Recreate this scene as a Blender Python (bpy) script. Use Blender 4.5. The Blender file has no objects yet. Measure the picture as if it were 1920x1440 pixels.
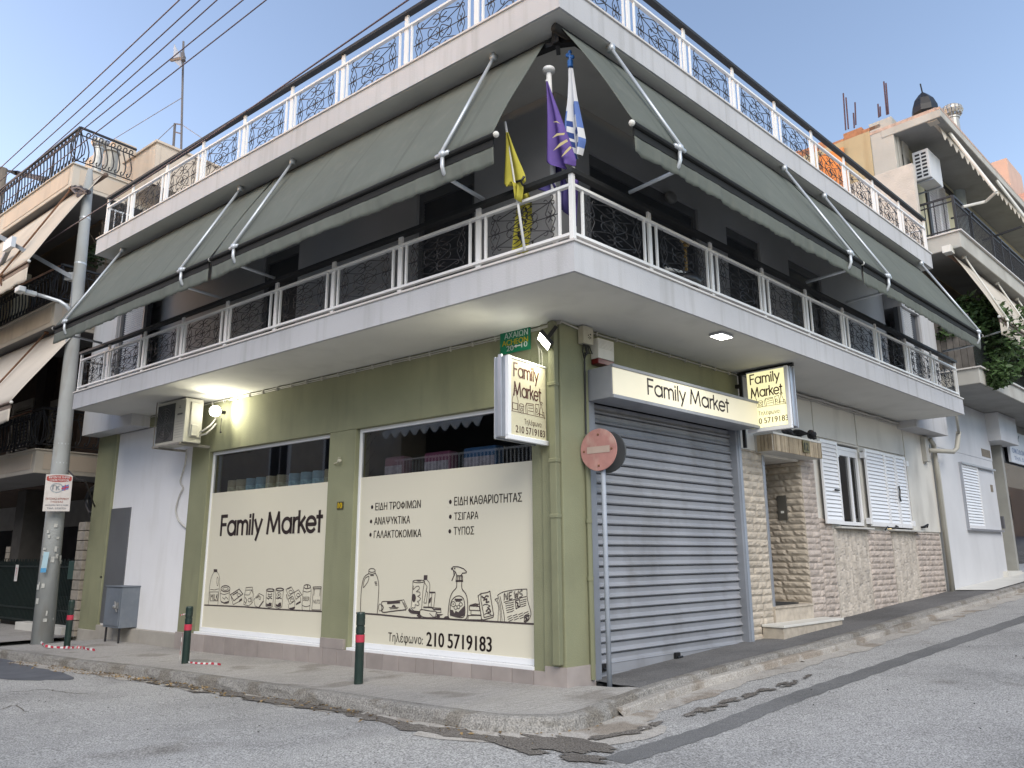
import bpy, bmesh, math, random
from mathutils import Vector, Matrix
random.seed(7)
V = Vector
S = bpy.context.scene
COL = S.collection

# ---------------------------------------------------------------- camera geometry
F_PX = 1440.0; PIT = math.radians(12.63); ROLL = math.radians(-0.29)
AL = math.radians(-51.49); AR = math.radians(46.30); HC = 1.5
Z = V((0, 0, 1))
_c, _s = math.cos(PIT), math.sin(PIT)
c_r, c_f, c_u = V((1, 0, 0)), V((0, _c, _s)), V((0, -_s, _c))
_cr, _sr = math.cos(ROLL), math.sin(ROLL)
c_r, c_u = _cr*c_r + _sr*c_u, -_sr*c_r + _cr*c_u
CAM = V((0, 0, HC))
def ray(px, py): return c_f + c_r*((px-960)/F_PX) - c_u*((py-720)/F_PX)
def hit(px, py, P0, N):
    d = ray(px, py); return CAM + d*((P0-CAM).dot(N)/d.dot(N))
def onz(px, py, z=0): return hit(px, py, V((0, 0, z)), Z)
O = onz(1063, 1289)
XL = V((-math.sin(AL), -math.cos(AL), 0)); XR = V((math.sin(AR), math.cos(AR), 0))
YL = Z.cross(XL); YR = Z.cross(XR)
ROTL = math.atan2(XL.y, XL.x); ROTR = math.atan2(XR.y, XR.x)
def L(x, y, z): return O + XL*x + YL*y + Z*z      # left street facade: x right, y into the wall, z up
def R(x, y, z): return O + XR*x + YR*y + Z*z      # right street facade
def inL(P): d = P-O; return V((d.dot(XL), d.dot(YL), d.z))
def inR(P): d = P-O; return V((d.dot(XR), d.dot(YR), d.z))
def aL(px, py, n=0): return inL(hit(px, py, L(0, n, 0), YL))
def aR(px, py, n=0): return inR(hit(px, py, R(0, n, 0), YR))
def aLx(px, py, x): return inL(hit(px, py, L(x, 0, 0), XL))
def aRx(px, py, x): return inR(hit(px, py, R(x, 0, 0), XR))
def lerp(a, b, t): return a+(b-a)*t
def interp(x, xs, ys):
    if x <= xs[0]: return ys[0]
    for i in range(len(xs)-1):
        if x <= xs[i+1]: return lerp(ys[i], ys[i+1], (x-xs[i])/(xs[i+1]-xs[i]))
    return ys[-1]
def h(P):                                          # pavement height
    a = (P-O).dot(XL); b = (P-O).dot(XR)
    return interp(a, [-60, -20, -13, -8.3, 0], [-.16, -.14, -.135, -.148, 0]) + interp(b, [0, 4.2, 13.65, 60], [0, .195, .65, 2.9])
def ong(px, py, dz=0):
    d = ray(px, py); f = lambda t: (CAM+d*t).z-h(CAM+d*t)-dz; t = 1.0     # first point where the sight line meets the sloping ground
    while f(t) > 0 and t < 80: t += .25
    a, b = t-.25, t
    for _ in range(40):
        m_ = (a+b)/2
        if f(m_) > 0: a = m_
        else: b = m_
    return CAM+d*a

# ---------------------------------------------------------------- materials
MATS = {}
def M(name, col, rough=.8, var=.12, scale=2.5, bump=0, bscale=60, metal=0, spec=.4, dirt=None, dscale=(1.2, 1.2, .25), damt=.5, island=0, emis=None, estr=0, coat=0, fine=0):
    if name in MATS: return MATS[name]
    m = bpy.data.materials.new(name); m.use_nodes = True
    nt = m.node_tree; N = nt.nodes; K = nt.links
    b = N['Principled BSDF']
    b.inputs['Roughness'].default_value = rough; b.inputs['Metallic'].default_value = metal
    b.inputs['Specular IOR Level'].default_value = spec
    if coat: b.inputs['Coat Weight'].default_value = coat
    tc = N.new('ShaderNodeTexCoord')
    def noise(sc, det=5, mapscale=None):
        n = N.new('ShaderNodeTexNoise'); n.inputs['Scale'].default_value = sc; n.inputs['Detail'].default_value = det
        if mapscale:
            mp = N.new('ShaderNodeMapping'); mp.inputs['Scale'].default_value = mapscale
            K.new(tc.outputs['Object'], mp.inputs[0]); K.new(mp.outputs[0], n.inputs['Vector'])
        else: K.new(tc.outputs['Object'], n.inputs['Vector'])
        return n
    def mix(fac, a, c):
        x = N.new('ShaderNodeMix'); x.data_type = 'RGBA'
        for src, idx in ((fac, 0), (a, 6), (c, 7)):
            if isinstance(src, bpy.types.NodeSocket): K.new(src, x.inputs[idx])
            elif isinstance(src, tuple): x.inputs[idx].default_value = (*src[:3], 1)
            else: x.inputs[idx].default_value = src
        return x.outputs[2]
    def ramp(sock, lo, hi):
        r = N.new('ShaderNodeMapRange'); r.inputs[1].default_value = lo; r.inputs[2].default_value = hi
        K.new(sock, r.inputs[0]); return r.outputs[0]
    dk = tuple(max(0, c*(1-var)) for c in col); lt = tuple(min(1, c*(1+var)) for c in col)
    out = mix(ramp(noise(scale).outputs[0], .3, .7), dk, lt)
    if fine:
        dk2 = tuple(c*(1-fine) for c in col)
        out = mix(ramp(noise(bscale*.7, 2).outputs[0], .5, .75), out, dk2)
    if island:
        g = N.new('ShaderNodeNewGeometry')
        hs = N.new('ShaderNodeHueSaturation')
        r = N.new('ShaderNodeMapRange'); r.inputs[3].default_value = 1-island; r.inputs[4].default_value = 1+island
        K.new(g.outputs['Random Per Island'], r.inputs[0]); K.new(r.outputs[0], hs.inputs['Value'])
        K.new(out, hs.inputs['Color']); out = hs.outputs[0]
    if dirt:
        f = ramp(noise(1.6, 8, dscale).outputs[0], .52, .8)
        mm = N.new('ShaderNodeMath'); mm.operation = 'MULTIPLY'; mm.inputs[1].default_value = damt
        K.new(f, mm.inputs[0]); out = mix(mm.outputs[0], out, dirt)
    K.new(out, b.inputs['Base Color'])
    if bump:
        bp = N.new('ShaderNodeBump'); bp.inputs['Strength'].default_value = bump; bp.inputs['Distance'].default_value = .01
        K.new(noise(bscale, 6).outputs[0], bp.inputs['Height']); K.new(bp.outputs[0], b.inputs['Normal'])
    if emis:
        b.inputs['Emission Color'].default_value = (*emis, 1); b.inputs['Emission Strength'].default_value = estr
    MATS[name] = m
    return m
def glassmat(name, tint=(.6, .62, .62), tr=.35, rough=.02):
    m = bpy.data.materials.new(name); m.use_nodes = True; nt = m.node_tree; N = nt.nodes; K = nt.links
    N.clear(); o = N.new('ShaderNodeOutputMaterial')
    t = N.new('ShaderNodeBsdfTransparent'); t.inputs[0].default_value = (*tint, 1)
    g = N.new('ShaderNodeBsdfGlossy'); g.inputs['Roughness'].default_value = rough
    fr = N.new('ShaderNodeLayerWeight'); fr.inputs[0].default_value = .35
    mp = N.new('ShaderNodeMapRange'); mp.inputs[3].default_value = .20; mp.inputs[4].default_value = .85
    mx = N.new('ShaderNodeMixShader')
    K.new(fr.outputs['Fresnel'], mp.inputs[0]); K.new(mp.outputs[0], mx.inputs[0]); K.new(t.outputs[0], mx.inputs[1]); K.new(g.outputs[0], mx.inputs[2]); K.new(mx.outputs[0], o.inputs[0])
    MATS[name] = m; return m
def speckle(name, base, lo, hi, big=.35, sc=140, bump=.5, patches=None):
    """granular ground: fine light/dark grains, broad wear, optional stains"""
    m = M(name, base, rough=.92, var=.0, spec=.25)
    nt = m.node_tree; N = nt.nodes; K = nt.links; b = N['Principled BSDF']
    tc = N.new('ShaderNodeTexCoord')
    def noise(s, d, mp=None):
        n = N.new('ShaderNodeTexNoise'); n.inputs['Scale'].default_value = s; n.inputs['Detail'].default_value = d
        if mp:
            q = N.new('ShaderNodeMapping'); q.inputs['Scale'].default_value = mp; q.inputs['Rotation'].default_value = (0, 0, ROTR); K.new(tc.outputs['Object'], q.inputs[0]); K.new(q.outputs[0], n.inputs['Vector'])
        else: K.new(tc.outputs['Object'], n.inputs['Vector'])
        return n.outputs[0]
    def cr(sock, pts):
        r = N.new('ShaderNodeValToRGB'); e = r.color_ramp.elements
        while len(e) < len(pts): e.new(.5)
        for q, (p, c) in zip(e, pts): q.position = p; q.color = (*c, 1)
        K.new(sock, r.inputs[0]); return r.outputs[0]
    def mul(a, c, f=1):
        x = N.new('ShaderNodeMix'); x.data_type = 'RGBA'; x.blend_type = 'MULTIPLY'; x.inputs[0].default_value = f
        K.new(a, x.inputs[6]); K.new(c, x.inputs[7]); return x.outputs[2]
    out = cr(noise(sc, 2), [(.33, lo), (.5, base), (.68, hi)])
    out = mul(out, cr(noise(sc*.22, 4), [(.3, (.86,)*3), (.55, (1,)*3), (.75, (1.06,)*3)]))
    out = mul(out, cr(noise(.55, 6), [(.32, (1-big,)*3), (.5, (1,)*3), (.7, (1+big*.4,)*3)]))
    out = mul(out, cr(noise(.9, 5, (1, 9, 1)), [(.42, (.955,)*3), (.55, (1,)*3)]))
    if patches:
        out2 = cr(noise(patches[0], 7), [(patches[1], (1,)*3), (patches[1]+.07, patches[2])])
        out = mul(out, out2)
    K.new(out, b.inputs['Base Color'])
    bp = N.new('ShaderNodeBump'); bp.inputs['Strength'].default_value = bump; bp.inputs['Distance'].default_value = .012
    K.new(noise(sc, 3), bp.inputs['Height']); K.new(bp.outputs[0], b.inputs['Normal'])
    return m

# ---------------------------------------------------------------- mesh builder
ORG = {}
class MB:
    def __init__(s): s.v = []; s.f = []; s.m = []; s.k = 0
    def add(s, vs, fs):
        n = len(s.v); s.v += [V(p) for p in vs]; s.f += [tuple(i+n for i in f) for f in fs]; s.m += [s.k]*len(fs); return s
    def box(s, fr, x0, x1, y0, y1, z0, z1):
        p = [fr(x, y, z) for z in (z0, z1) for (x, y) in ((x0, y0), (x1, y0), (x1, y1), (x0, y1))]
        return s.add(p, [(0, 3, 2, 1), (4, 5, 6, 7), (0, 1, 5, 4), (1, 2, 6, 5), (2, 3, 7, 6), (3, 0, 4, 7)])
    def quad(s, a, b, c, d): return s.add([a, b, c, d], [(0, 1, 2, 3)])
    def poly(s, pts): return s.add(pts, [tuple(range(len(pts)))])
    def prism(s, pts, off):
        n = len(pts); p = [V(q) for q in pts]
        s.add(p+[q+off for q in p], [tuple(range(n-1, -1, -1)), tuple(range(n, 2*n))]+[(i, (i+1) % n, n+(i+1) % n, n+i) for i in range(n)]); return s
    def bar(s, p, q, w, hh=None, up=Z):
        p, q = V(p), V(q); hh = hh or w; d = (q-p).normalized()
        if abs(d.dot(up)) > .98: up = XL if abs(d.dot(XL)) < .9 else YL
        a = d.cross(up).normalized()*w/2; b = a.cross(d).normalized()*hh/2
        s.add([p-a-b, p+a-b, p+a+b, p-a+b, q-a-b, q+a-b, q+a+b, q-a+b], [(0, 1, 2, 3), (7, 6, 5, 4), (0, 4, 5, 1), (1, 5, 6, 2), (2, 6, 7, 3), (3, 7, 4, 0)]); return s
    def tube(s, pts, r, n=8, cap=True):
        pts = [V(p) for p in pts]; m = len(pts); rs = r if isinstance(r, (list, tuple)) else [r]*m
        d0 = (pts[1]-pts[0]).normalized(); a = d0.cross(Z if abs(d0.z) < .9 else XL).normalized()
        vs = []
        for i, p in enumerate(pts):
            d = (pts[min(i+1, m-1)]-pts[max(i-1, 0)]); d = d.normalized() if d.length > 1e-9 else d0
            a = (a-d*a.dot(d)); a = a.normalized() if a.length > 1e-6 else d.orthogonal().normalized()
            b = d.cross(a)
            vs += [p+(a*math.cos(t)+b*math.sin(t))*rs[i] for t in [2*math.pi*k/n for k in range(n)]]
        fs = [(i*n+k, i*n+(k+1) % n, (i+1)*n+(k+1) % n, (i+1)*n+k) for i in range(m-1) for k in range(n)]
        if cap: fs += [tuple(range(n-1, -1, -1)), tuple((m-1)*n+k for k in range(n))]
        return s.add(vs, fs)
    def lathe(s, base, prof, n=20, ax=None):
        ax = ax or Z; a = ax.orthogonal().normalized(); b = ax.cross(a); vs = []
        for r, z in prof: vs += [base+ax*z+(a*math.cos(2*math.pi*k/n)+b*math.sin(2*math.pi*k/n))*r for k in range(n)]
        m = len(prof)
        fs = [(i*n+k, i*n+(k+1) % n, (i+1)*n+(k+1) % n, (i+1)*n+k) for i in range(m-1) for k in range(n)]
        fs += [tuple(range(n-1, -1, -1)), tuple((m-1)*n+k for k in range(n))]
        return s.add(vs, fs)
    def ball(s, c, rx, ry=None, rz=None, n=10, fr=None):
        ry = ry or rx; rz = rz or rx; vs = []; ax = fr or (V((1, 0, 0)), V((0, 1, 0)), Z)
        for i in range(1, n):
            t = math.pi*i/n
            for k in range(n*2):
                p = math.pi*k/n; vs.append(c+ax[0]*(rx*math.sin(t)*math.cos(p))+ax[1]*(ry*math.sin(t)*math.sin(p))+ax[2]*(rz*math.cos(t)))
        q = n*2; fs = [(i*q+k, (i+1)*q+k, (i+1)*q+(k+1) % q, i*q+(k+1) % q) for i in range(n-2) for k in range(q)]
        vs += [c+ax[2]*rz, c-ax[2]*rz]; t0 = len(vs)-2
        fs += [(t0, k, (k+1) % q) for k in range(q)]+[(t0+1, (n-2)*q+(k+1) % q, (n-2)*q+k) for k in range(q)]
        return s.add(vs, fs)
    def grid(s, fn, nu, nv):
        vs = [fn(i/nu, j/nv) for j in range(nv+1) for i in range(nu+1)]
        return s.add(vs, [(j*(nu+1)+i, j*(nu+1)+i+1, (j+1)*(nu+1)+i+1, (j+1)*(nu+1)+i) for j in range(nv) for i in range(nu)])
    def strokes(s, lines, w, P):
        """flat ribbons; lines of (u, v), P maps to the surface"""
        split = []
        for ln in lines:                              # break at sharp corners so that ribbons keep their width
            cur = [ln[0]]
            for i in range(1, len(ln)):
                cur.append(ln[i])
                if i < len(ln)-1:
                    d1, d2 = V(ln[i])-V(ln[i-1]), V(ln[i+1])-V(ln[i])
                    if d1.length > 1e-9 and d2.length > 1e-9 and d1.angle(d2) > .6: split.append(cur); cur = [ln[i]]
            split.append(cur)
        for ln in split:
            if len(ln) < 2: continue
            pts = [V((a, b)) for a, b in ln]; lf = []; rt = []
            closed = (pts[0]-pts[-1]).length < 1e-6
            for i, p in enumerate(pts):
                a = pts[i-1] if i else (pts[-2] if closed else p); b = pts[i+1] if i < len(pts)-1 else (pts[1] if closed else p)
                d = b-a
                if d.length < 1e-9: d = V((1, 0))
                d.normalize(); nn = V((-d.y, d.x))*w/2
                ext = d*w*.35 if not closed and i in (0, len(pts)-1) else V((0, 0))
                if i == 0: ext = -ext
                lf.append(P(*(p+nn+ext))); rt.append(P(*(p-nn+ext)))
            n = len(pts); s.add(lf+rt, [(i, i+1, n+i+1, n+i)[::-1] for i in range(n-1)])
        return s
    def build(s, name, mat, parent=None, bevel=0, smooth=False, solid=0, label=None, cat=None, group=None, kind=None, loc=None):
        me = bpy.data.meshes.new(name)
        if parent is not None: org = ORG[parent.name]
        elif loc is not None: org = V(loc)
        else:
            xs = [p.x for p in s.v]; ys = [p.y for p in s.v]; zs = [p.z for p in s.v]
            org = V(((min(xs)+max(xs))/2, (min(ys)+max(ys))/2, min(zs)))
        me.from_pydata([p-org for p in s.v], [], s.f)
        for mm in (mat if isinstance(mat, (list, tuple)) else [mat]): me.materials.append(mm)
        if any(s.m): me.polygons.foreach_set('material_index', s.m)
        if smooth: me.polygons.foreach_set('use_smooth', [True]*len(s.f))
        me.update()
        o = bpy.data.objects.new(name, me); COL.objects.link(o); ORG[o.name] = org
        if parent is not None: o.parent = parent
        else: o.location = org
        if bevel:
            bv = o.modifiers.new('bevel', 'BEVEL'); bv.width = bevel; bv.segments = 2; bv.limit_method = 'ANGLE'; bv.angle_limit = math.radians(50)
        if solid:
            sd = o.modifiers.new('solid', 'SOLIDIFY'); sd.thickness = solid; sd.offset = 0
        tag(o, label, cat, group, kind); return o
def tag(o, label=None, cat=None, group=None, kind=None):
    for k, v in (('label', label), ('category', cat), ('group', group), ('kind', kind)):
        if v: o[k] = v
    return o
def thing(name, label, cat, loc, group=None):
    o = bpy.data.objects.new(name, None); COL.objects.link(o); o.location = loc; o.empty_display_size = .2
    ORG[o.name] = V(loc); return tag(o, label, cat, group)
def kids(o): return [c for c in COL.objects if c.parent == o]
def copy_tree(o, parent=None):
    c = o.copy(); COL.objects.link(c); c.parent = parent; ORG[c.name] = ORG[o.name]
    for ch in kids(o): copy_tree(ch, c)
    return c
def move_to(o, P): o.location = P; ORG[o.name] = V(P)

# ---------------------------------------------------------------- lettering
def text2d(s, size=1, offset=0, xs=1, align='LEFT'):
    cu = bpy.data.curves.new('t', 'FONT'); cu.body = s; cu.size = size; cu.offset = offset; cu.align_x = align; cu.resolution_u = 3
    ob = bpy.data.objects.new('t', cu); COL.objects.link(ob)
    dg = bpy.context.evaluated_depsgraph_get(); dg.update()
    me = bpy.data.meshes.new_from_object(ob.evaluated_get(dg))
    vs = [(v.co.x*xs, v.co.y) for v in me.vertices]; fs = [tuple(p.vertices) for p in me.polygons]
    bpy.data.objects.remove(ob); bpy.data.meshes.remove(me); bpy.data.curves.remove(cu)
    return vs, fs
def _w(s):
    xs = [p[0] for p in text2d(s, 1)[0]]; return max(xs)-min(xs)
_ADV = {}
def layout(s):
    """letters set one by one; K and PHI are drawn here because the font's overlapping outlines fill badly"""
    ch = max(p[1] for p in text2d('H', 1)[0]); hh = _w('HH'); x = 0; vs = []; fs = []
    for c in s:
        if c == ' ': x += ch*.36; continue
        if c in 'KΚ':
            for q in ([(0, 0), (.15, 0), (.15, 1), (0, 1)], [(.15, .34), (.58, .94-.08), (.72, 1), (.53, 1), (.15, .53)], [(.30, .56), (.42, .70), (.80, 0), (.60, 0)]):
                n = len(vs); vs += [(x+ch*(.08+a), ch*b) for a, b in q]; fs.append(tuple(range(n, n+len(q))))
            x += ch*.92; continue
        if c == 'Φ':
            n = len(vs); N_ = 22
            for rx, ry in ((.50, .37), (.35, .245)): vs += [(x+ch*(.56+rx*math.cos(2*math.pi*k/N_)), ch*(.5+ry*math.sin(2*math.pi*k/N_))) for k in range(N_)]
            fs += [(n+k, n+(k+1) % N_, n+N_+(k+1) % N_, n+N_+k) for k in range(N_)]
            n = len(vs); vs += [(x+ch*a, ch*b) for a, b in ((.485, -.02), (.635, -.02), (.635, 1.02), (.485, 1.02))]; fs.append((n, n+1, n+2, n+3)); x += ch*1.14; continue
        if c not in _ADV: _ADV[c] = (_w('H'+c+'H')-hh, text2d(c, 1))
        ad, (v_, f_) = _ADV[c]; n = len(vs); vs += [(a+x, b) for a, b in v_]; fs += [tuple(i+n for i in f) for f in f_]; x += ad
    return vs, fs
def put_text(mb, s, P, x0, y0, capw=None, caph=None, offset=0, align='LEFT'):
    """text whose cap height is caph, optionally squeezed to width capw; origin at (x0, y0) on the surface P"""
    vs, fs = layout(s); offset = max(0, offset)*2.5
    if not vs: return
    hx = text2d('H', 1)[0]; ch = max(p[1] for p in hx); k = caph/ch
    mn = min(p[0] for p in vs); mx = max(p[0] for p in vs); kx = capw/(mx-mn) if capw else k
    sh = {'LEFT': 0, 'CENTER': -(mx-mn)*kx/2}[align]
    for q in ([0] if not offset else [-offset*kx*.5, 0, offset*kx*.5]):   # heavier lettering: the same outline set slightly apart
        mb.add([P(x0+sh+(p[0]-mn)*kx+q, y0+p[1]*k) for p in vs], fs)
def arc(cx, cy, r, a0, a1, n=14, ry=None):
    ry = ry or r
    return [(cx+r*math.cos(math.radians(lerp(a0, a1, i/n))), cy+ry*math.sin(math.radians(lerp(a0, a1, i/n)))) for i in range(n+1)]
GLY = {
 'F': ([[(0, 0), (0, .72), (.36, .72)], [(0, .39), (.31, .39)]], .47),
 'a': ([arc(.25, .25, .25, 0, 360, 24), [(.5, 0), (.5, .5)]], .66),
 'm': ([[(0, 0), (0, .5)], arc(.16, .33, .16, 180, 0)+[(.32, 0)], arc(.48, .33, .16, 180, 0)+[(.64, 0)]], .8),
 'i': ([[(0, 0), (0, .5)], [(0, .64), (0, .70)]], .18), 'l': ([[(0, 0), (0, .72)]], .15),
 'y': ([[(0, .5), (.21, .03)], [(.42, .5), (.1, -.22)]], .5),
 'M': ([[(0, 0), (.09, .72), (.37, .08), (.65, .72), (.74, 0)]], .9),
 'r': ([[(0, 0), (0, .5)], arc(.2, .29, .2, 180, 85, 8)], .3),
 'k': ([[(0, 0), (0, .72)], [(0, .2), (.31, .5)], [(.11, .3), (.36, 0)]], .43),
 'e': ([[(0, .25), (.5, .25)]+arc(.25, .25, .25, 0, 318, 20)], .6),
 't': ([[(.1, .68), (.1, 0)], [(-.03, .5), (.24, .5)]], .3), ' ': ([], .3)}
def geo_text(mb, s, P, x0, y0, cap, width, w):
    tot = sum(GLY[c][1] for c in s)-.1; k = cap/.72; kx = width/tot; x = 0
    for c in s:
        ls, ad = GLY[c]
        mb.strokes([[(x0+(x+a)*kx, y0+b*k) for a, b in ln] for ln in ls], w, P); x += ad
def smooth_poly(pts, n=4):
    """Catmull-Rom through 2-D points"""
    out = []
    for i in range(len(pts)-1):
        p0 = pts[max(i-1, 0)]; p1 = pts[i]; p2 = pts[i+1]; p3 = pts[min(i+2, len(pts)-1)]
        for k in range(n):
            t = k/n
            out.append(tuple(.5*(2*b+(c-a)*t+(2*a-5*b+4*c-d)*t*t+(3*b-a-3*c+d)*t**3) for a, b, c, d in zip(p0, p1, p2, p3)))
    return out+[tuple(pts[-1])]
# ================================================================ materials
green = M('green plaster', (.22, .225, .14), .9, .12, 1.1, .4, 70, dirt=(.13, .125, .085), dscale=(2.5, 2.5, .4), damt=.45)
greenp = M('green paint', (.19, .195, .12), .6, .08, 2)
white = M('white render', (.455, .457, .47), .88, .07, .8, .3, 55, dirt=(.27, .265, .25), dscale=(5, 5, .35), damt=.5)
whitep = M('white paint', (.72, .72, .71), .45, .03, 2)
soffitm = M('soffit render', (.56, .555, .52), .9, .06, .8, .2, 60, dirt=(.3, .3, .28), damt=.3)
greyw = M('grey veranda wall', (.40, .405, .425), .85, .10, .7, .15, 60)  # one even grey for the recessed upper wall, darker than the end bays
greyd = M('dark door grey', (.045, .05, .06), .55, .15, 2)
panelw = M('white wall paint', (.70, .70, .72), .85, .06, .6, .3, 50, dirt=(.5, .49, .47), dscale=(2, 2, .5), damt=.35)
cement = M('cement base', (.33, .31, .28), .92, .15, 2, .4, 50, dirt=(.2, .18, .15), damt=.5)
tilem = M('brown tile', (.30, .265, .25), .5, .1, 4, .05, 40, island=.12)
alum = M('white aluminium', (.72, .73, .75), .35, .03, 2)
alug = M('grey aluminium', (.40, .42, .46), .35, .05, 3, metal=.6)
vinyl = M('cream film', (.635, .60, .49), .38, .02, .6)
ink = M('dark brown ink', (.022, .012, .012), .6, .05)
inkthin = M('line ink', (.06, .045, .045), .6, .05)
shut = M('grey shutter paint', (.25, .26, .285), .42, .12, 1.2, .05, 30, dirt=(.12, .115, .105), dscale=(2.2, 2.2, .7), damt=.5)
shutd = M('shutter frame paint', (.20, .215, .245), .5, .1, 2, dirt=(.12, .11, .1), damt=.4)
blackp = M('black paint', (.012, .012, .013), .4, .1)
iron = M('wrought iron', (.022, .022, .025), .55, .1, 4)
stone = M('split stone', (.43, .38, .315), .93, .16, 9, .9, 60, island=.13, dirt=(.22, .19, .16), dscale=(3, 3, 3), damt=.45)
stonep = M('pink split stone', (.42, .365, .325), .93, .16, 9, .9, 60, island=.13, dirt=(.2, .17, .15), dscale=(3, 3, 3), damt=.45)
stoneg = M('grey strip stone', (.41, .375, .335), .93, .16, 7, .8, 45, island=.13, dirt=(.2, .18, .16), dscale=(4, 4, 2), damt=.5)
mortar = M('mortar', (.27, .24, .2), .95, .1, 8, .4, 60)
plast = M('grey plaster', (.60, .585, .54), .9, .07, .8, .2, 60, dirt=(.22, .21, .19), dscale=(1, 1, .4), damt=.5)
marble = M('white marble', (.62, .61, .57), .4, .08, 2)
canvas = M('grey green canvas', (.185, .203, .178), .85, .09, 1.2, .15, 120, dirt=(.25, .255, .225), dscale=(5, 5, .3), damt=.5)
def translucent(m, amt):
    nt = m.node_tree; N = nt.nodes; K = nt.links; b = N['Principled BSDF']; o = [n for n in N if n.type == 'OUTPUT_MATERIAL'][0]
    t = N.new('ShaderNodeBsdfTranslucent'); mx = N.new('ShaderNodeMixShader'); mx.inputs[0].default_value = amt
    K.new(b.inputs['Base Color'].links[0].from_socket, t.inputs[0]); K.new(b.outputs[0], mx.inputs[1]); K.new(t.outputs[0], mx.inputs[2]); K.new(mx.outputs[0], o.inputs[0])
translucent(canvas, .38)
bar_shade = M('dark bar and shade band', (.008, .009, .009), .85, .1)  # dark tubes, and near-black that paints the shade below the canvas edge
creamc = M('cream canvas', (.50, .45, .38), .9, .06, 1, .1, 120, dirt=(.36, .32, .27), damt=.4)
galv = M('galvanised tube', (.52, .55, .58), .38, .06, 3, metal=.35)
plastic = M('white plastic', (.66, .65, .60), .45, .05, 2, dirt=(.4, .38, .33), damt=.4)
acw = M('beige air conditioner paint', (.44, .43, .37), .5, .05, 2, dirt=(.28, .26, .21), damt=.4)
concrete = M('raw concrete', (.40, .39, .36), .93, .12, 2, .5, 40, dirt=(.2, .19, .17), damt=.5)
polem = M('pole concrete', (.33, .345, .345), .9, .12, 1.5, .3, 50, dirt=(.22, .18, .135), dscale=(2.5, 2.5, .5), damt=.65)
darkin = M('dark interior', (.03, .03, .032), .9)
rust = M('rusty steel', (.16, .08, .045), .85, .3, 8)
leafm = M('leaves', (.055, .10, .03), .6, .35, 9, island=.45)
leafd = M('dry leaves', (.22, .15, .07), .8, .3, 9, island=.5)
bark = M('bark', (.10, .075, .05), .9, .2, 8)
glassm = glassmat('window glass', (.74, .76, .77))
glassd = glassmat('dark glass', (.25, .28, .3))
redp = M('red paint', (.5, .03, .05), .5)
def lamp_mat(n, c, s): return M(n, c, .5, 0, emis=c, estr=s)

# ================================================================ ground
road_m = speckle('road asphalt', (.345, .34, .332), (.16, .157, .152), (.55, .545, .53), .22, 70, .45, (.5, .60, (.66, .64, .62)))
pave_m = speckle('pavement concrete', (.345, .33, .312), (.23, .22, .207), (.43, .415, .395), .26, 110, .5, (1.1, .58, (.7, .68, .66)))
pavd_m = speckle('dark asphalt pavement', (.15, .147, .147), (.09, .09, .09), (.21, .205, .205), .3, 120, .6)
kerb_m = speckle('kerb concrete', (.25, .24, .225), (.15, .145, .135), (.35, .335, .31), .35, 60, .9, (2.2, .52, (.74, .71, .67)))
gut_m = speckle('gutter concrete', (.40, .375, .34), (.27, .25, .23), (.50, .48, .45), .3, 80, .6, (1.5, .55, (.68, .63, .58)))
dirt_m = speckle('dirt', (.15, .135, .12), (.07, .06, .052), (.25, .23, .21), .4, 60, 1)
patch_m = speckle('asphalt patch', (.165, .165, .165), (.11, .11, .11), (.24, .24, .24), .2, 90, .4)

def axis():
    a = [i*.5 for i in range(-52, 53)]; s = .6; x = 26
    while x < 420: s *= 1.35; x += s; a += [x, -x]
    return sorted(a)
ax = axis(); ay = [v+10 for v in ax]
g = MB(); n = len(ax); P0s = []
for y in ay:
    for x in ax:
        P = V((x, y, 0)); P.z = h(P)-.135; P0s.append(P)
g.add(P0s, [(j*n+i, j*n+i+1, (j+1)*n+i+1, (j+1)*n+i) for j in range(n-1) for i in range(n-1)])
g.build('road', road_m, kind='structure', smooth=True, loc=(0, 0, 0))

# kerb line: points on the top outer edge, along the left street, round the corner, up the right street
kp = [ong(*p) for p in ((20, 1222), (60, 1227), (247, 1250), (430, 1275), (633, 1303), (815, 1330), (900, 1341), (960, 1345), (1050, 1345), (1110, 1334), (1180, 1307), (1280, 1273), (1430, 1233), (1587, 1193), (1740, 1147))]
kp += [R(13.4, -.97, 0), R(20, -1.0, 0), R(34, -1.0, 0)]
kp.insert(0, kp[0]-XL*1.5 if False else kp[0]-(kp[1]-kp[0]).normalized()*.9)
pl2 = smooth_poly([(p.x, p.y) for p in kp], 8)
res = []; acc = 0; last = None                       # resample every 0.12 m
for a, b in zip(pl2[:-1], pl2[1:]):
    a, b = V(a), V(b); d = (b-a).length; t = acc
    while t < d: res.append(a+(b-a)*t/d); t += .12
    acc = t-d
KL = []
for i, p in enumerate(res):
    t = (res[min(i+1, len(res)-1)]-res[max(i-1, 0)]).normalized(); KL.append((V((p.x, p.y, 0)), V((t.y, -t.x, 0))))  # outward = to the road
def wob(i, k, a): return a*(math.sin(i*.37+k)+.6*math.sin(i*1.13+2*k)+.5*(random.random()-.5))
ci = min(range(len(KL)), key=lambda i: (KL[i][0]-V((onz(1000, 1345).x, onz(1000, 1345).y, 0))).length)
kb = MB(); gt = MB(); gl = MB(); rows = []
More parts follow.
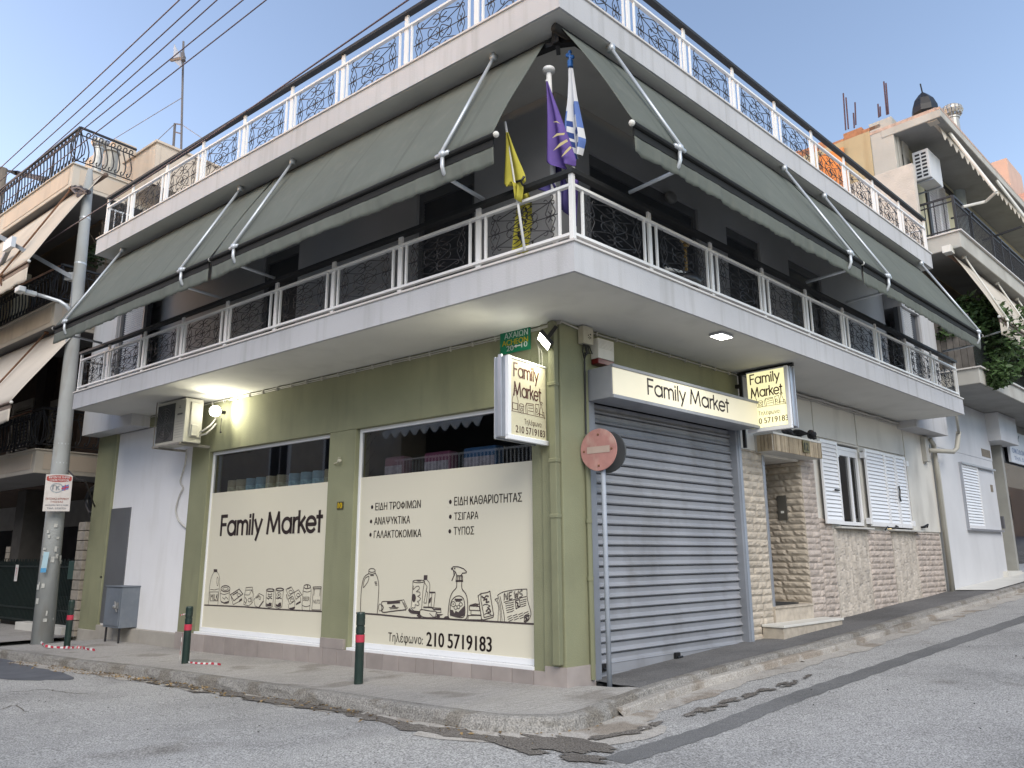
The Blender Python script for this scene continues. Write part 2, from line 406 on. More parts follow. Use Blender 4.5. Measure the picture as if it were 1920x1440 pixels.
for i, (p, o) in enumerate(KL):
    hh = h(p); chip = .016*max(0, random.gauss(0, .6)); right = i > ci+8
    q = [(-.16, 0), (-.05+wob(i, 1, .01), .004), (-.012-chip, -.008), (.0-chip*.6, -.03-chip*.5), (.012+wob(i, 3, .012), -.075), (.03+wob(i, 2, .01), -.14)]
    if right:                                         # thin broken lip above a separate row of kerb stones
        q = [(-.16, 0), (-.04, .004), (-.01-chip, -.01), (.0-chip, -.045-chip*.4), (.018+wob(i, 3, .012), -.055), (.03, -.14)]
    rows.append([p+o*a+Z*(hh+b) for a, b in q])
for i in range(len(rows)-1):
    for j in range(5): kb.quad(rows[i][j], rows[i][j+1], rows[i+1][j+1], rows[i+1][j])
kb.build('kerb', kerb_m, kind='structure')
ks = MB(); i = ci+10
while i < len(KL)-12:                                 # kerb stones of the right street
    j = min(i+8+random.randint(0, 2), len(KL)-1)
    fs = []
    for k in range(i, j+1):
        p, o = KL[k]; hh = h(p); inset = .012 if k in (i, j) else 0
        fs.append([p+o*(.02+a-inset)+Z*(hh+b) for a, b in ((0, -.05), (.075+wob(k, 1, .004), -.052), (.09, -.065), (.10, -.137))])
    for a, b in zip(fs[:-1], fs[1:]):
        for q in range(3): ks.quad(a[q], a[q+1], b[q+1], b[q])
    ks.poly(fs[0]); ks.poly(fs[-1][::-1]); i = j
    KLn = None
    i += 0
ks.build('kerb_stones', gut_m, kind='structure')
# gutters: pale strip on the right street, worn strip and dirt on the left
for i in range(len(KL)-1):
    for k, mb, w0, w1, z in ((i, gt, .02, .48, .005),):
        (p, o), (p2, o2) = KL[i], KL[i+1]
        def wd(ii): return (.40 if ii > ci else .26)+wob(ii, 5, .045)+(.25 if abs(ii-ci) < 9 else 0)
        a, b = p+o*.01, p2+o2*.01; c, d = p2+o2*wd(i+1), p+o*wd(i)
        for q in (a, b, c, d): q.z = h(q)-.135+z
        if i > 10: mb.quad(a, d, c, b)
gt.build('gutter', gut_m, kind='structure')
dm = MB()
def blob(mb, c, rx, ry, ang, z, n=22, rough=.5):
    ph = random.random()*9; pts = []
    for k in range(n):
        t = 2*math.pi*k/n; r = 1+rough*(math.sin(3*t+ph)*.5+math.sin(7*t+2*ph)*.3+(random.random()-.5)*.5)
        u, v = rx*r*math.cos(t), ry*r*math.sin(t)
        p = V((c.x+u*math.cos(ang)-v*math.sin(ang), c.y+u*math.sin(ang)+v*math.cos(ang), 0)); p.z = h(p)-.135+z; pts.append(p)
    mb.poly(pts)
zz = .009
random.seed(21)
for (px, py, px2, py2, n_, sz, fr) in ((660, 1340, 860, 1378, 16, .10, 0), (860, 1378, 1010, 1402, 14, .11, 0), (1000, 1392, 1100, 1400, 18, .13, 0), (1060, 1420, 1110, 1425, 4, .07, 0), (250, 1275, 640, 1333, 34, .10, 0),
                                     (1290, 1340, 1330, 1328, 5, .05, 1), (1330, 1330, 1520, 1268, 20, .055, 1), (1110, 1388, 1240, 1360, 9, .06, 1)):
    for k in range(n_):
        t_ = (k+random.random()*.8)/n_; P = ong(lerp(px, px2, t_)+random.gauss(0, 3), lerp(py, py2, t_)+random.gauss(0, 3), -.13)
        s_ = sz*random.uniform(.5, 1.35); blob(dm, P, s_*random.uniform(1.4, 2.6), s_*random.uniform(.5, .9), (ROTL if fr == 0 else ROTR)+random.gauss(0, .15), zz, 14); zz += .00006
dm.build('dirt_patches', dirt_m, kind='stuff', label='dark damp dirt lying in the gutter along the kerb', cat='dirt')
pt = MB(); pr = [ong(x, y, -.13) for x, y in ((1297, 1380), (1450, 1322), (1600, 1269), (1760, 1214), (1920, 1160))]
dd = (pr[-1]-pr[-2]).normalized(); pr.append(pr[-1]+dd*5); pr.append(pr[-1]+dd*14); pr.insert(0, pr[0]+(pr[0]-pr[1]).normalized()*1.2)
pp = smooth_poly([(p.x, p.y) for p in pr], 14); edges = []
for i, p in enumerate(pp):
    a = V(pp[max(i-1, 0)]); b = V(pp[min(i+1, len(pp)-1)]); t = (b-a).normalized(); nn = V((-t.y, t.x))
    w = .13+.012*math.sin(i*1.7)+.01*random.random(); q = []
    for s in (1, -1):
        u = V(p)+nn*w*s; u = V((u.x, u.y, 0)); u.z = h(u)-.131; q.append(u)
    edges.append(q)
for a, b in zip(edges[:-1], edges[1:]): pt.quad(a[0], a[1], b[1], b[0])
pt.build('road_patch', patch_m, kind='structure')
pt = MB(); p0 = ong(40, 1262, -.13)
blob(pt, p0-XL*1.2, 2.6, .55, ROTL, .004, 40, .12); pt.build('dark_asphalt_patch', M('fresh asphalt', (.10, .105, .12), .9, .15, 3, .4, 80), kind='structure')

# pavements
def strip(name, i0, i1, inner, mat, segs=6):
    mb = MB()
    def row(i):
        p, o = KL[i]; a = p-o*.15; b = inner(a); r = []
        for k in range(segs+1):
            q = a.lerp(b, k/segs); q.z = h(q)+.002+(.006*math.sin(i*.21+k*1.9) if 0 < k < segs else 0); r.append(q)
        return r
    prev = row(i0)
    for i in range(i0+1, i1+1):
        cur = row(i)
        for k in range(segs): mb.quad(prev[k], cur[k], cur[k+1], prev[k+1])
        prev = cur
    return mb.build(name, mat, kind='structure', smooth=True)
def innL(a): q = inL(a); return L(min(q.x, .04), .15, 0)
def innR(a): q = inR(a); return R(max(q.x, 0), .15, 0)
c0 = min(i for i in range(len(KL)) if inR(KL[i][0]).x > .45)
strip('pavement', 0, c0, lambda a: innL(a) if inL(a).x < .0 else L(0, .12, 0), pave_m)
strip('asphalt_pavement', c0, len(KL)-2, innR, pavd_m)
# worn tile grooves are in the material: fine ribbed cement tiles
nt = pave_m.node_tree; N = nt.nodes; K = nt.links; b = N['Principled BSDF']
tc = N.new('ShaderNodeTexCoord'); mp = N.new('ShaderNodeMapping'); mp.inputs['Rotation'].default_value = (0, 0, -ROTL)
br = N.new('ShaderNodeTexBrick'); br.offset = 0; br.inputs['Scale'].default_value = 1; br.inputs['Brick Width'].default_value = .3; br.inputs['Row Height'].default_value = .075; br.inputs['Mortar Size'].default_value = .006
br.inputs['Color1'].default_value = br.inputs['Color2'].default_value = (1, 1, 1, 1); br.inputs['Mortar'].default_value = (.74, .73, .72, 1)
K.new(tc.outputs['Object'], mp.inputs[0]); K.new(mp.outputs[0], br.inputs[0])
src = b.inputs['Base Color'].links[0].from_socket; mx = N.new('ShaderNodeMix'); mx.data_type = 'RGBA'; mx.blend_type = 'MULTIPLY'; mx.inputs[0].default_value = .8
K.new(src, mx.inputs[6]); K.new(br.outputs[0], mx.inputs[7]); K.new(mx.outputs[2], b.inputs['Base Color'])
# apron before the left neighbour
ap = MB(); e0 = KL[0][0]
ap.grid(lambda u, v: (lambda q: V((q.x, q.y, h(q)-.05-.05*u)))(L(lerp(-13.2, -34, u), lerp(.5, -1.9, v), 0)), 20, 4)
ap.build('concrete_apron', pave_m, kind='structure', smooth=True)

# litter and fallen leaves along the left gutter
lv = MB()
for k in range(520):
    i = int(random.triangular(6, ci+14, 30)); p, o = KL[i]; q = p+o*abs(random.gauss(.12, .12))+V((random.uniform(-.06, .06), random.uniform(-.06, .06), 0))
    q.z = h(q)-.118; s = random.uniform(.012, .034); a = random.random()*6.3; u = V((math.cos(a), math.sin(a), random.uniform(-.4, .4)))*s; w = V((-math.sin(a), math.cos(a), random.uniform(-.4, .4)))*s*.55
    lv.add([q-u, q+w+Z*.006, q+u, q-w+Z*.008], [(0, 1, 2, 3)])
lv.build('fallen_leaves', leafd, kind='stuff', label='brown dry leaves strewn in the gutter below the kerb', cat='leaves')
pl_ = MB()
for px_, py_ in ((640, 1324), (215, 1241), (452, 1274), (930, 1371), (700, 1300), (520, 1290), (1210, 1368), (1505, 1240), (330, 1270), (90, 1232), (1240, 1330)):
    q = ong(px_, py_, -.125); a_ = random.random()*3; s = random.uniform(.02, .05); u = V((math.cos(a_), math.sin(a_), 0))*s; w = V((-math.sin(a_), math.cos(a_), 0))*s*.6
    pl_.add([q-u-w, q+u-w+Z*.01, q+u+w, q-u+w+Z*.015], [(0, 1, 2, 3)])
pl_.build('paper_litter', M('litter paper', (.6, .58, .55), .8), kind='stuff', label='scraps of pale paper litter along the kerb', cat='litter')
ck = MB()
for pts in ([(-10, 1300), (40, 1296), (90, 1293), (130, 1299), (180, 1301)], [(0, 1330), (30, 1322), (45, 1335)]):
    P_ = [ong(x, y, -.131) for x, y in pts]; q2 = smooth_poly([(p.x, p.y) for p in P_], 6); q2 = [(a+random.gauss(0, .02), b+random.gauss(0, .02)) for a, b in q2]
    ck.strokes([q2], .014, lambda u, v: V((u, v, h(V((u, v, 0)))-.130)))
ck.build('road_crack', dirt_m, kind='structure')
gr = MB(); grm = M('road chips', (.07, .065, .06), .9, .4, 9, island=.8)
for k in range(420):
    q = V((random.uniform(-7, 8), random.uniform(5.6, 14), 0)); a = inL(q); c = inR(q)
    if a.y > -2.3 and c.y > -1.7: continue
    q.z = h(q)-.133; s = random.uniform(.004, .016)
    gr.add([q+V((random.uniform(-s, s), random.uniform(-s, s), random.uniform(0, s))) for _ in range(4)], [(0, 1, 2), (0, 2, 3), (0, 3, 1), (1, 3, 2)])
gr.build('loose_chips', grm, kind='stuff', label='tiny dark chips of grit scattered on the grey road', cat='grit')
# ================================================================ corner building
ZS0, ZS1, ZR0, ZR1 = 4.47, 4.81, 7.80, 8.15
NL, NR, ML, MR = 1.37, 1.33, 1.35, 1.19
def cnr(a, b, z):                                     # point a metres out of the left and b out of the right facade
    # P = O + p XL + q XR, P.YL = -a, P.YR = -b
    q = -a/XR.dot(YL); p = -b/XL.dot(YR); return O+XL*p+XR*q+Z*z
bld = thing('corner_building', 'two storey corner building with olive green shop ground floor and white balconies', 'building', O)
GZ = lambda x: h(L(x, 0, 0))-.3
def fr_(F): return F
# --- ground floor, left street
w1 = [aL(403, 848.4, .1).x-.02, aL(625.8, 812.5, .1).x+.03]; w2 = [aL(678.8, 804.4, .1).x-.02, aL(1009, 1250, .1).x+.01]
WT = 3.47; WB = .19
pw0, pw1 = aL(226, 806, .05).x, aL(356, 900, 0).x      # white panel
mb = MB()
mb.box(L, w1[0], w2[1], 0, .3, WT, ZS0); mb.box(L, w1[1], w2[0], -.001, .3, -.25, WT); mb.box(L, w2[1], -.30, 0, .3, -.3, ZS0-.001)
mb.box(L, pw1, w1[0], .001, .3, -.4, ZS0); mb.box(L, -13.02, pw0, 0, .4, -.4, ZS0); mb.box(L, pw0, pw1, .002, .3, 4.22, ZS0-.002)
mb.prism([L(-.30, -.03, -.3), R(.02, 0, -.3)+YL*-.03, R(.50, -.03, -.3), R(.50, .3, -.3), L(-.30, .3, -.3)], Z*(ZS0+.298))
mb.box(R, .50, 4.36, .0, .3, 3.86, ZS0-.003)
mb.build('green_wall', green, bld, bevel=.012)
mb = MB(); mb.box(L, pw0, pw1, .06, .3, .12, 4.22); mb.build('white_wall_panel', panelw, bld)
dx0, dx1 = aL(199, 953, .06).x, aL(247, 952, .06).x
dr = MB().box(L, dx0, dx1, .04, .09, .16, 2.56).build('side_door', M('grey steel door', (.10, .105, .115), .5, .1, 1.5), bld, bevel=.004)
mb = MB(); mb.box(L, dx0-.01, dx0+.05, .02, .06, .16, 2.56); mb.box(L, dx0+.12, dx0+.15, .03, .05, .16, 2.5)
for k in range(5): mb.tube([L(dx0+.135, .028, .5+k*.45), L(dx0+.135, .028, .62+k*.45)], .016, 8)
mb.build('hinge', blackp, dr); MB().box(L, dx0+.2, dx0+.30, .0, .035, 1.08, 1.12).build('handle', blackp, dr)
mb = MB(); mb.box(L, pw0, pw1+.02, -.03, .2, -.5, .12); mb.box(L, -13.0, pw0, -.02, .2, -.5, .0); mb.build('cement_base', cement, bld, bevel=.01)
tb = MB(); x = pw1+.02
while x < -.04:
    x1 = min(x+.335, -.03)
    tb.box(L, x+.004, x1-.004, -.045, .15, -.6, WB-.035-.004*random.random()); x = x1
tb.box(L, w1[1]+.05, w2[0]-.05, -.0461, .1, .155, .30)
tb.prism([L(-.28, -.05, -.3), cnr(.05, .05, -.3), R(.47, -.05, -.3), R(.47, .1, -.3), L(-.28, .1, -.3)], Z*.52)
tb.build('tile_base', tilem, bld, bevel=.003)
# rooms behind the glass
mb = MB()
mb.box(L, w1[0]-.2, -.5, 3.5, 3.6, -.2, 4.4); mb.box(L, w1[0]-.25, w1[0]-.2, .3, 3.6, -.2, 4.4); mb.box(L, w1[0]-.2, -.5, .3, 3.6, 4.2, 4.3); mb.box(L, w1[0], -.5, .3, 3.6, -.25, -.2)
mb.box(L, w1[0]-.1, w1[1]+.1, .16, .5, 2.57, 2.60); mb.box(L, w2[0]-.1, w2[1], .16, .5, 2.57, 2.60); mb.build('shop_interior', M('shop interior', (.10, .10, .105), .9, .2, .6), bld)
FY = .10
def shopwin(x0, x1, zf, thick=.055):
    f = MB()
    for a, b, c, d in ((x0, x1, WT-thick, WT), (x0, x1, WB, WB+thick+.02), (x0, x0+thick*.8, WB+thick+.02, WT-thick), (x1-thick*.8, x1, WB+thick+.02, WT-thick)):
        f.box(L, a, b, FY-.02, FY+.04, c, d)
    f.box(L, x0-.01, x1+.01, -.02, FY-.02, WB-.04, WB)
    fr = f.build('shop_window', alum, bld, bevel=.004)
    p = MB(); p.quad(L(x0+.03, FY+.01, WB+.05), L(x1-.03, FY+.01, WB+.05), L(x1-.03, FY+.01, WT-.03), L(x0+.03, FY+.01, WT-.03)); p.build('pane', glassm, fr)
    v = MB(); v.box(L, x0+thick*.8, x1-thick*.8, FY, FY+.003, WB+thick+.02, zf); v.build('vinyl_film', vinyl, fr)
    return fr
zf = aL(401.7, 924.6, FY).z; zf2 = aL(1000.3, 863.4, FY).z
sw1 = shopwin(w1[0], w1[1], zf); sw2 = shopwin(w2[0], w2[1], zf2)
PW = lambda u, v: L(u, FY-.0035, v)
def px1(X, Y): q = aL(X, Y, FY); return (q.x, q.z)
# lettering of the windows
t = MB(); a = aL(413, 1003, FY); b = aL(600, 1000, FY); cp = aL(413, 968.5, FY).z-a.z
geo_text(t, 'Family Market', PW, a.x+.02, a.z, cp, b.x-a.x, .062); t.build('lettering', ink, sw1)
t = MB()
for s, x0, x1, y0, y1 in (('ΕΙΔΗ ΤΡΟΦΙΜΩΝ', 704, 789, 957, 944), ('ΑΝΑΨΥΚΤΙΚΑ', 702, 769, 984, 971), ('ΓΑΛΑΚΤΟΚΟΜΙΚΑ', 701, 790, 1009, 996),
                          ('ΕΙΔΗ ΚΑΘΑΡΙΟΤΗΤΑΣ', 852, 979, 948, 933), ('ΤΣΙΓΑΡΑ', 852, 897, 975, 962), ('ΤΥΠΟΣ', 851, 889, 1003, 989)):
    a = aL(x0, y0, FY); b = aL(x1, y0-2, FY); hh = aL(x0, y1, FY).z-a.z
    put_text(t, s, PW, a.x, a.z, b.x-a.x, hh, .012)
    t.poly([PW(a.x-.075+.026*math.cos(k), a.z+hh*.5+.03*math.sin(k)) for k in [i*.5236 for i in range(12)]])
a = aL(728, 1203, FY); b = aL(793, 1209, FY); put_text(t, 'Τηλέφωνο:', PW, a.x, a.z+.005, b.x-a.x, .115, .004)
a = aL(800, 1211, FY); b = aL(922, 1216, FY); put_text(t, '210 5719183', PW, a.x, a.z, b.x-a.x, aL(800, 1185, FY).z-a.z, .02)
t.build('lettering', ink, sw2)
# line drawings on the film, traced in the window plane
def drw(fn, items, mbk, w=.0095):
    for it in items:
        sm = it[0] == 's'; pts = [fn(x, y) for x, y in it[1]]
        if it[0] == 'f': mbk.poly([P2(*p) for p in pts]); continue
        mbk.strokes([smooth_poly(pts, 3) if sm else pts], it[2] if len(it) > 2 else w, P2)
P2 = lambda u, v: L(u, FY-.004, v)
f1 = lambda X, Y: px1(380+X/8, 1050+Y/8); f2 = lambda X, Y: px1(660+X/10.283, 1050+Y/10.286); f3 = lambda X, Y: px1(820+X/10.105, 1050+Y/10.107)
def ell(cx, cy, rx, ry, n=14, a0=0, a1=360): return [(cx+rx*math.cos(math.radians(lerp(a0, a1, i/n))), cy+ry*math.sin(math.radians(lerp(a0, a1, i/n)))) for i in range(n+1)]
d1 = MB()
drw(f1, [('l', [(30, 675), (600, 700), (1100, 738), (1810, 774)], .022),
 ('f', [(168, 138), (222, 138), (222, 182), (168, 182)]), ('s', [(170, 182), (130, 270), (108, 400), (98, 540), (88, 668)]), ('s', [(225, 182), (255, 260), (255, 400), (238, 560), (230, 672)]),
 ('l', [(112, 478), (236, 478), (232, 612), (110, 612), (112, 478)]), ('s', ell(226, 320, 12, 65)), ('l', [(118, 440), (180, 448), (245, 432)]),
 ('s', ell(345, 430, 68, 45), .016), ('s', ell(345, 432, 42, 22)), ('s', [(277, 440), (268, 500), (270, 600), (320, 648), (390, 640), (400, 560), (408, 450)]), ('s', [(268, 500), (330, 515), (405, 490)]), ('f', [(272, 612), (320, 636), (395, 612), (398, 632), (330, 655), (280, 636)]), ('l', [(300, 560), (330, 590), (350, 550), (385, 590)]),
 ('l', [(418, 520), (550, 436), (605, 510), (470, 610), (418, 520)], .016), ('l', [(430, 560), (460, 668), (590, 600), (590, 570)]), ('f', [(560, 590), (592, 572), (588, 606), (540, 636)]), ('l', [(455, 525), (530, 480)], .02), ('s', ell(545, 525, 28, 20)),
 ('l', [(655, 412), (750, 408), (762, 520), (750, 640), (690, 688), (620, 668), (630, 520), (655, 412)]), ('l', [(652, 452), (745, 448)]), ('l', [(632, 522), (700, 526), (740, 450), (764, 520)]), ('s', [(640, 560), (660, 600), (650, 650), (630, 620)], .014), ('s', ell(705, 600, 22, 28)), ('l', [(728, 560), (732, 630)], .016),
 ('l', [(775, 590), (850, 500), (915, 535), (912, 610), (840, 710), (790, 690), (770, 600)]), ('l', [(810, 570), (850, 530)], .018), ('s', ell(860, 570, 14, 22)), ('f', [(912, 605), (918, 622), (850, 716), (836, 710)]),
 ('s', ell(1018, 452, 58, 20), .018), ('l', [(960, 460), (948, 690), (1000, 716), (1050, 700), (1075, 460)]), ('f', [(956, 650), (985, 660), (1000, 640), (1036, 640), (1036, 690), (1000, 697), (956, 686)]), ('l', [(965, 565), (990, 585), (1010, 560), (1040, 580)], .016), ('l', [(985, 505), (1000, 520), (1030, 515), (1040, 500), (1040, 545), (985, 545), (985, 505)]),
 ('s', ell(1158, 442, 58, 20), .018), ('l', [(1100, 455), (1085, 700), (1140, 724), (1190, 705), (1214, 455)]), ('f', [(1098, 660), (1125, 670), (1150, 640), (1178, 635), (1180, 695), (1140, 706), (1098, 694)]), ('s', ell(1145, 525, 32, 36)), ('f', ell(1145, 525, 10, 14, 8)), ('l', [(1105, 570), (1135, 580), (1160, 565), (1185, 580)], .016),
 ('l', [(1252, 440), (1330, 402), (1376, 478), (1295, 545), (1252, 440)]), ('l', [(1278, 430), (1320, 412)], .02), ('s', ell(1322, 480, 26, 26)), ('l', [(1370, 490), (1440, 445), (1490, 520), (1400, 590), (1370, 490)]), ('s', ell(1435, 525, 24, 24)), ('l', [(1280, 590), (1350, 540), (1385, 610), (1310, 665), (1280, 590)]), ('s', ell(1340, 605, 22, 24)), ('l', [(1300, 575), (1335, 555)], .018), ('f', [(1400, 655), (1470, 610), (1474, 640), (1405, 676)]), ('l', [(1285, 660), (1295, 725), (1350, 745), (1385, 720), (1385, 620)]), ('f', [(1300, 722), (1384, 700), (1384, 725), (1350, 748)]), ('l', [(1262, 520), (1270, 580)], .018), ('l', [(1470, 560), (1474, 610)]),
 ('s', ell(1570, 400, 50, 30), .014), ('l', [(1570, 372), (1578, 412)], .02), ('s', [(1520, 405), (1508, 470), (1492, 690), (1500, 752)]), ('s', [(1620, 405), (1630, 480), (1612, 690), (1606, 756)]), ('s', [(1510, 465), (1570, 480), (1628, 462)]), ('s', [(1494, 680), (1550, 700), (1612, 682)]),
 ('l', [(1660, 405), (1780, 402), (1778, 430), (1660, 432), (1660, 405)], .014), ('l', [(1662, 432), (1640, 745), (1775, 750), (1778, 430)]), ('l', [(1680, 440), (1670, 530)]), ('l', [(1765, 440), (1760, 540)])], d1)
for s, X0, Y0, X1, hp in (('MILK', 118, 598, 228, 90), ('BEER', 1512, 610, 1608, 62), ('NUTS', 1662, 652, 1758, 58)):
    a = f1(X0, Y0); b = f1(X1, Y0); put_text(d1, s, P2, a[0], a[1], b[0]-a[0], f1(X0, Y0-hp)[1]-a[1], -.005)
d1.build('line_drawing', inkthin, sw1)
d2 = MB()
drw(f2, [('l', [(90, 1022), (500, 1050), (1140, 1115), (1850, 1138)], .022),
 ('s', ell(388, 200, 62, 36), .011), ('l', [(326, 205), (328, 260)], .011), ('l', [(450, 205), (448, 260)], .011), ('s', [(328, 262), (388, 275), (448, 258)], .011), ('s', [(325, 262), (240, 330), (200, 460), (180, 620), (170, 820), (172, 990), (200, 1025)], .013), ('s', [(450, 250), (495, 340), (520, 500), (512, 700), (500, 900), (488, 1044)], .013), ('s', [(330, 310), (260, 350), (225, 450), (222, 530), (290, 450), (325, 370), (330, 310)], .011), ('l', [(362, 298), (420, 296)], .016), ('l', [(440, 425), (480, 425)], .012), ('l', [(448, 450), (484, 455)], .012), ('l', [(455, 480), (486, 485)], .012),
 ('s', ell(545, 915, 28, 68)), ('s', [(570, 850), (595, 800), (760, 800), (960, 775)], .013), ('s', [(575, 985), (620, 1010), (800, 985), (1040, 960)], .016), ('l', [(960, 775), (1000, 765), (1070, 925), (1045, 955), (960, 775)]), ('s', [(580, 870), (605, 920), (575, 980)], .02), ('l', [(690, 830), (920, 815)], .03), ('f', [(765, 905), (780, 875), (810, 862), (835, 875), (850, 905)]), ('l', [(720, 915), (900, 915)]), ('l', [(735, 940), (880, 935)]), ('l', [(1000, 820), (1040, 910)]),
 ('s', ell(1290, 412, 112, 25), .011), ('f', ell(1295, 405, 48, 8, 10)), ('l', [(1178, 415), (1165, 700), (1140, 930)]), ('l', [(1402, 420), (1370, 600), (1345, 960)]), ('s', [(1140, 930), (1210, 985), (1310, 995)]), ('f', ell(1195, 730, 40, 80, 14)), ('s', [(1190, 500), (1185, 570), (1230, 520), (1290, 505), (1300, 560), (1245, 610), (1310, 620), (1310, 680), (1270, 700), (1325, 740), (1290, 790), (1265, 800), (1300, 850), (1270, 880), (1225, 860), (1215, 920), (1160, 920)]), ('f', [(1390, 292), (1458, 292), (1455, 385), (1385, 385)]), ('s', [(1385, 385), (1405, 420)]), ('s', [(1455, 390), (1495, 440), (1505, 520), (1495, 620)]), ('l', [(1405, 440), (1450, 515), (1430, 590), (1462, 630), (1435, 830), (1390, 830)]), ('l', [(1450, 520), (1390, 820)]),
 ('f', [(1490, 608), (1612, 612), (1608, 640), (1490, 640)]), ('l', [(1608, 640), (1580, 915), (1475, 900), (1495, 640)]), ('f', [(1482, 760), (1535, 710), (1520, 810), (1480, 850)]), ('l', [(1545, 645), (1530, 900)]), ('s', [(1110, 960), (1150, 1000), (1300, 1015)], .045), ('s', [(1310, 1000), (1340, 955), (1520, 985), (1620, 990), (1640, 1050), (1610, 1105), (1400, 1105), (1320, 1060), (1310, 1000)], .012), ('l', [(1500, 1030), (1570, 1100), (1610, 1095), (1630, 1000)]), ('l', [(1385, 910), (1540, 915), (1590, 960)], .02), ('l', [(1590, 920), (1715, 930), (1720, 1010), (1640, 1010)]), ('l', [(1600, 950), (1712, 955)], .02), ('f', [(1250, 1075), (1300, 1000), (1345, 1100), (1300, 1115)]), ('f', [(1640, 1040), (1765, 1045), (1730, 1068), (1695, 1070), (1700, 1110), (1640, 1115)])], d2)
drw(f3, [('l', [(-20, 1105), (560, 1142), (900, 1158), (1860, 1215)], .022), ('f', [(120, 1100), (150, 1068), (210, 1060), (240, 1110), (180, 1125)]),
 ('l', [(300, 128), (400, 128), (500, 165), (555, 220), (550, 242), (480, 250), (455, 285)], .014), ('l', [(300, 190), (345, 225), (372, 285)], .014), ('f', [(262, 150), (302, 130), (302, 190), (265, 185)]), ('f', ell(332, 162, 14, 16, 8)), ('l', [(312, 215), (320, 290), (280, 390)], .016), ('l', [(340, 230), (325, 300)], .012), ('l', [(372, 298), (478, 298), (484, 405), (356, 405), (368, 298)], .014), ('f', [(364, 380), (480, 380), (484, 405), (356, 405)]), ('l', [(395, 300), (390, 380)], .016), ('l', [(425, 300), (424, 380)], .016), ('l', [(455, 300), (456, 380)], .016),
 ('s', [(370, 405), (365, 520), (290, 610), (240, 740), (212, 960), (210, 1060), (250, 1120), (400, 1135), (530, 1125), (570, 1060), (580, 900), (570, 740), (540, 640), (470, 540), (468, 405)], .014), ('s', [(250, 1040), (245, 930), (270, 780), (340, 700), (420, 680), (490, 720), (520, 830), (520, 1050), (430, 1090), (250, 1045)], .013), ('l', [(340, 750), (470, 750)], .024), ('l', [(355, 780), (440, 780)], .014), ('s', ell(305, 835, 40, 48)), ('f', ell(305, 835, 13, 15, 8)), ('s', ell(448, 840, 30, 34)), ('s', ell(350, 900, 30, 36)), ('s', ell(405, 890, 26, 34)), ('f', [(252, 940), (300, 950), (325, 1010), (350, 960), (400, 990), (520, 860), (518, 1050), (430, 1082), (255, 1040)]),
 ('l', [(620, 862), (720, 830), (785, 840)], .016), ('l', [(612, 870), (612, 950), (810, 960), (800, 880), (612, 870)], .012), ('l', [(640, 960), (640, 1035), (822, 1045)], .012), ('l', [(590, 1050), (580, 1130), (840, 1135)], .012), ('l', [(590, 1050), (830, 1050)], .012), ('f', [(630, 862), (700, 848), (760, 845), (780, 868)]),
 ('l', [(775, 680), (830, 635), (950, 615), (1000, 590), (1020, 740), (1070, 1040), (1060, 1085), (880, 1135), (840, 1120), (800, 820), (775, 680)], .013), ('l', [(830, 640), (830, 760), (890, 1090), (1060, 1045)], .012), ('s', [(850, 690), (890, 720), (930, 680), (970, 690)], .02), ('s', [(880, 760), (940, 740), (930, 800), (980, 790)], .02), ('s', [(870, 860), (920, 840), (1000, 870), (950, 900)], .012), ('s', [(930, 970), (980, 920), (1010, 980), (960, 990)], .02), ('s', [(900, 1030), (940, 1010), (1020, 1030)], .012),
 ('s', [(1145, 670), (1250, 605), (1500, 560), (1700, 550)], .010), ('s', [(1700, 550), (1710, 750), (1770, 960), (1770, 1060), (1720, 1150), (1660, 1180)], .010), ('s', [(1190, 690), (1240, 900), (1270, 1060), (1275, 1160)], .010), ('s', [(1145, 670), (1200, 850), (1230, 1150)], .008), ('s', [(1095, 745), (1160, 870), (1150, 1160)], .008), ('s', [(1130, 730), (1185, 900), (1200, 1160)], .008), ('l', [(1095, 745), (1150, 720)]), ('l', [(1265, 800), (1690, 690)], .010)]
 + [('s', [(1290+k*8, 830+k*42), (1340+k*8, 815+k*42), (1390+k*8, 812+k*40), (1450, 795+k*38)], .009) for k in range(5)] + [('l', [(1580+k*6, 765+k*40), (1690-k*2, 740+k*38)], .009) for k in range(4)] + [('l', [(1330+k*14+j*105, 1085+k*38-j*25), (1410+k*14+j*105, 1050+k*38-j*25)], .009) for k in range(3) for j in range(4)]
 + [('l', [(1480, 775), (1560, 750), (1575, 880), (1495, 920), (1480, 775)], .012), ('l', [(1500, 800), (1530, 820), (1520, 870), (1560, 880)], .018), ('l', [(1655, 1065), (1735, 1045), (1725, 1130), (1650, 1165), (1655, 1065)], .012), ('l', [(1670, 1090), (1700, 1110), (1680, 1140)], .02)], d2)
a = f3(1265, 770); b = f3(1660, 700); nw = MB()
PN = lambda u, v: P2(u, v+(u-a[0])*(b[1]-a[1])/(b[0]-a[0]))
geoN = {'N': [(0, 0), (0, 1), (.8, 0), (.8, 1)], 'E': [(.7, 0), (0, 0), (0, .5), (.5, .5), (0, .5), (0, 1), (.7, 1)], 'W': [(0, 1), (.25, 0), (.5, .7), (.75, 0), (1, 1)], 'S': [(.7, .85), (.4, 1), (.05, .8), (.2, .55), (.55, .45), (.7, .2), (.4, 0), (0, .12)]}
x = a[0]; cw = (b[0]-a[0])/4.1
for c in 'NEWS':
    for dx in (0, .012): d2.strokes([[(x+p*cw*.8+dx, a[1]+q*.085+dx*.6) for p, q in geoN[c]]], .007, PN)
    x += cw
d2.build('line_drawing', inkthin, sw2)

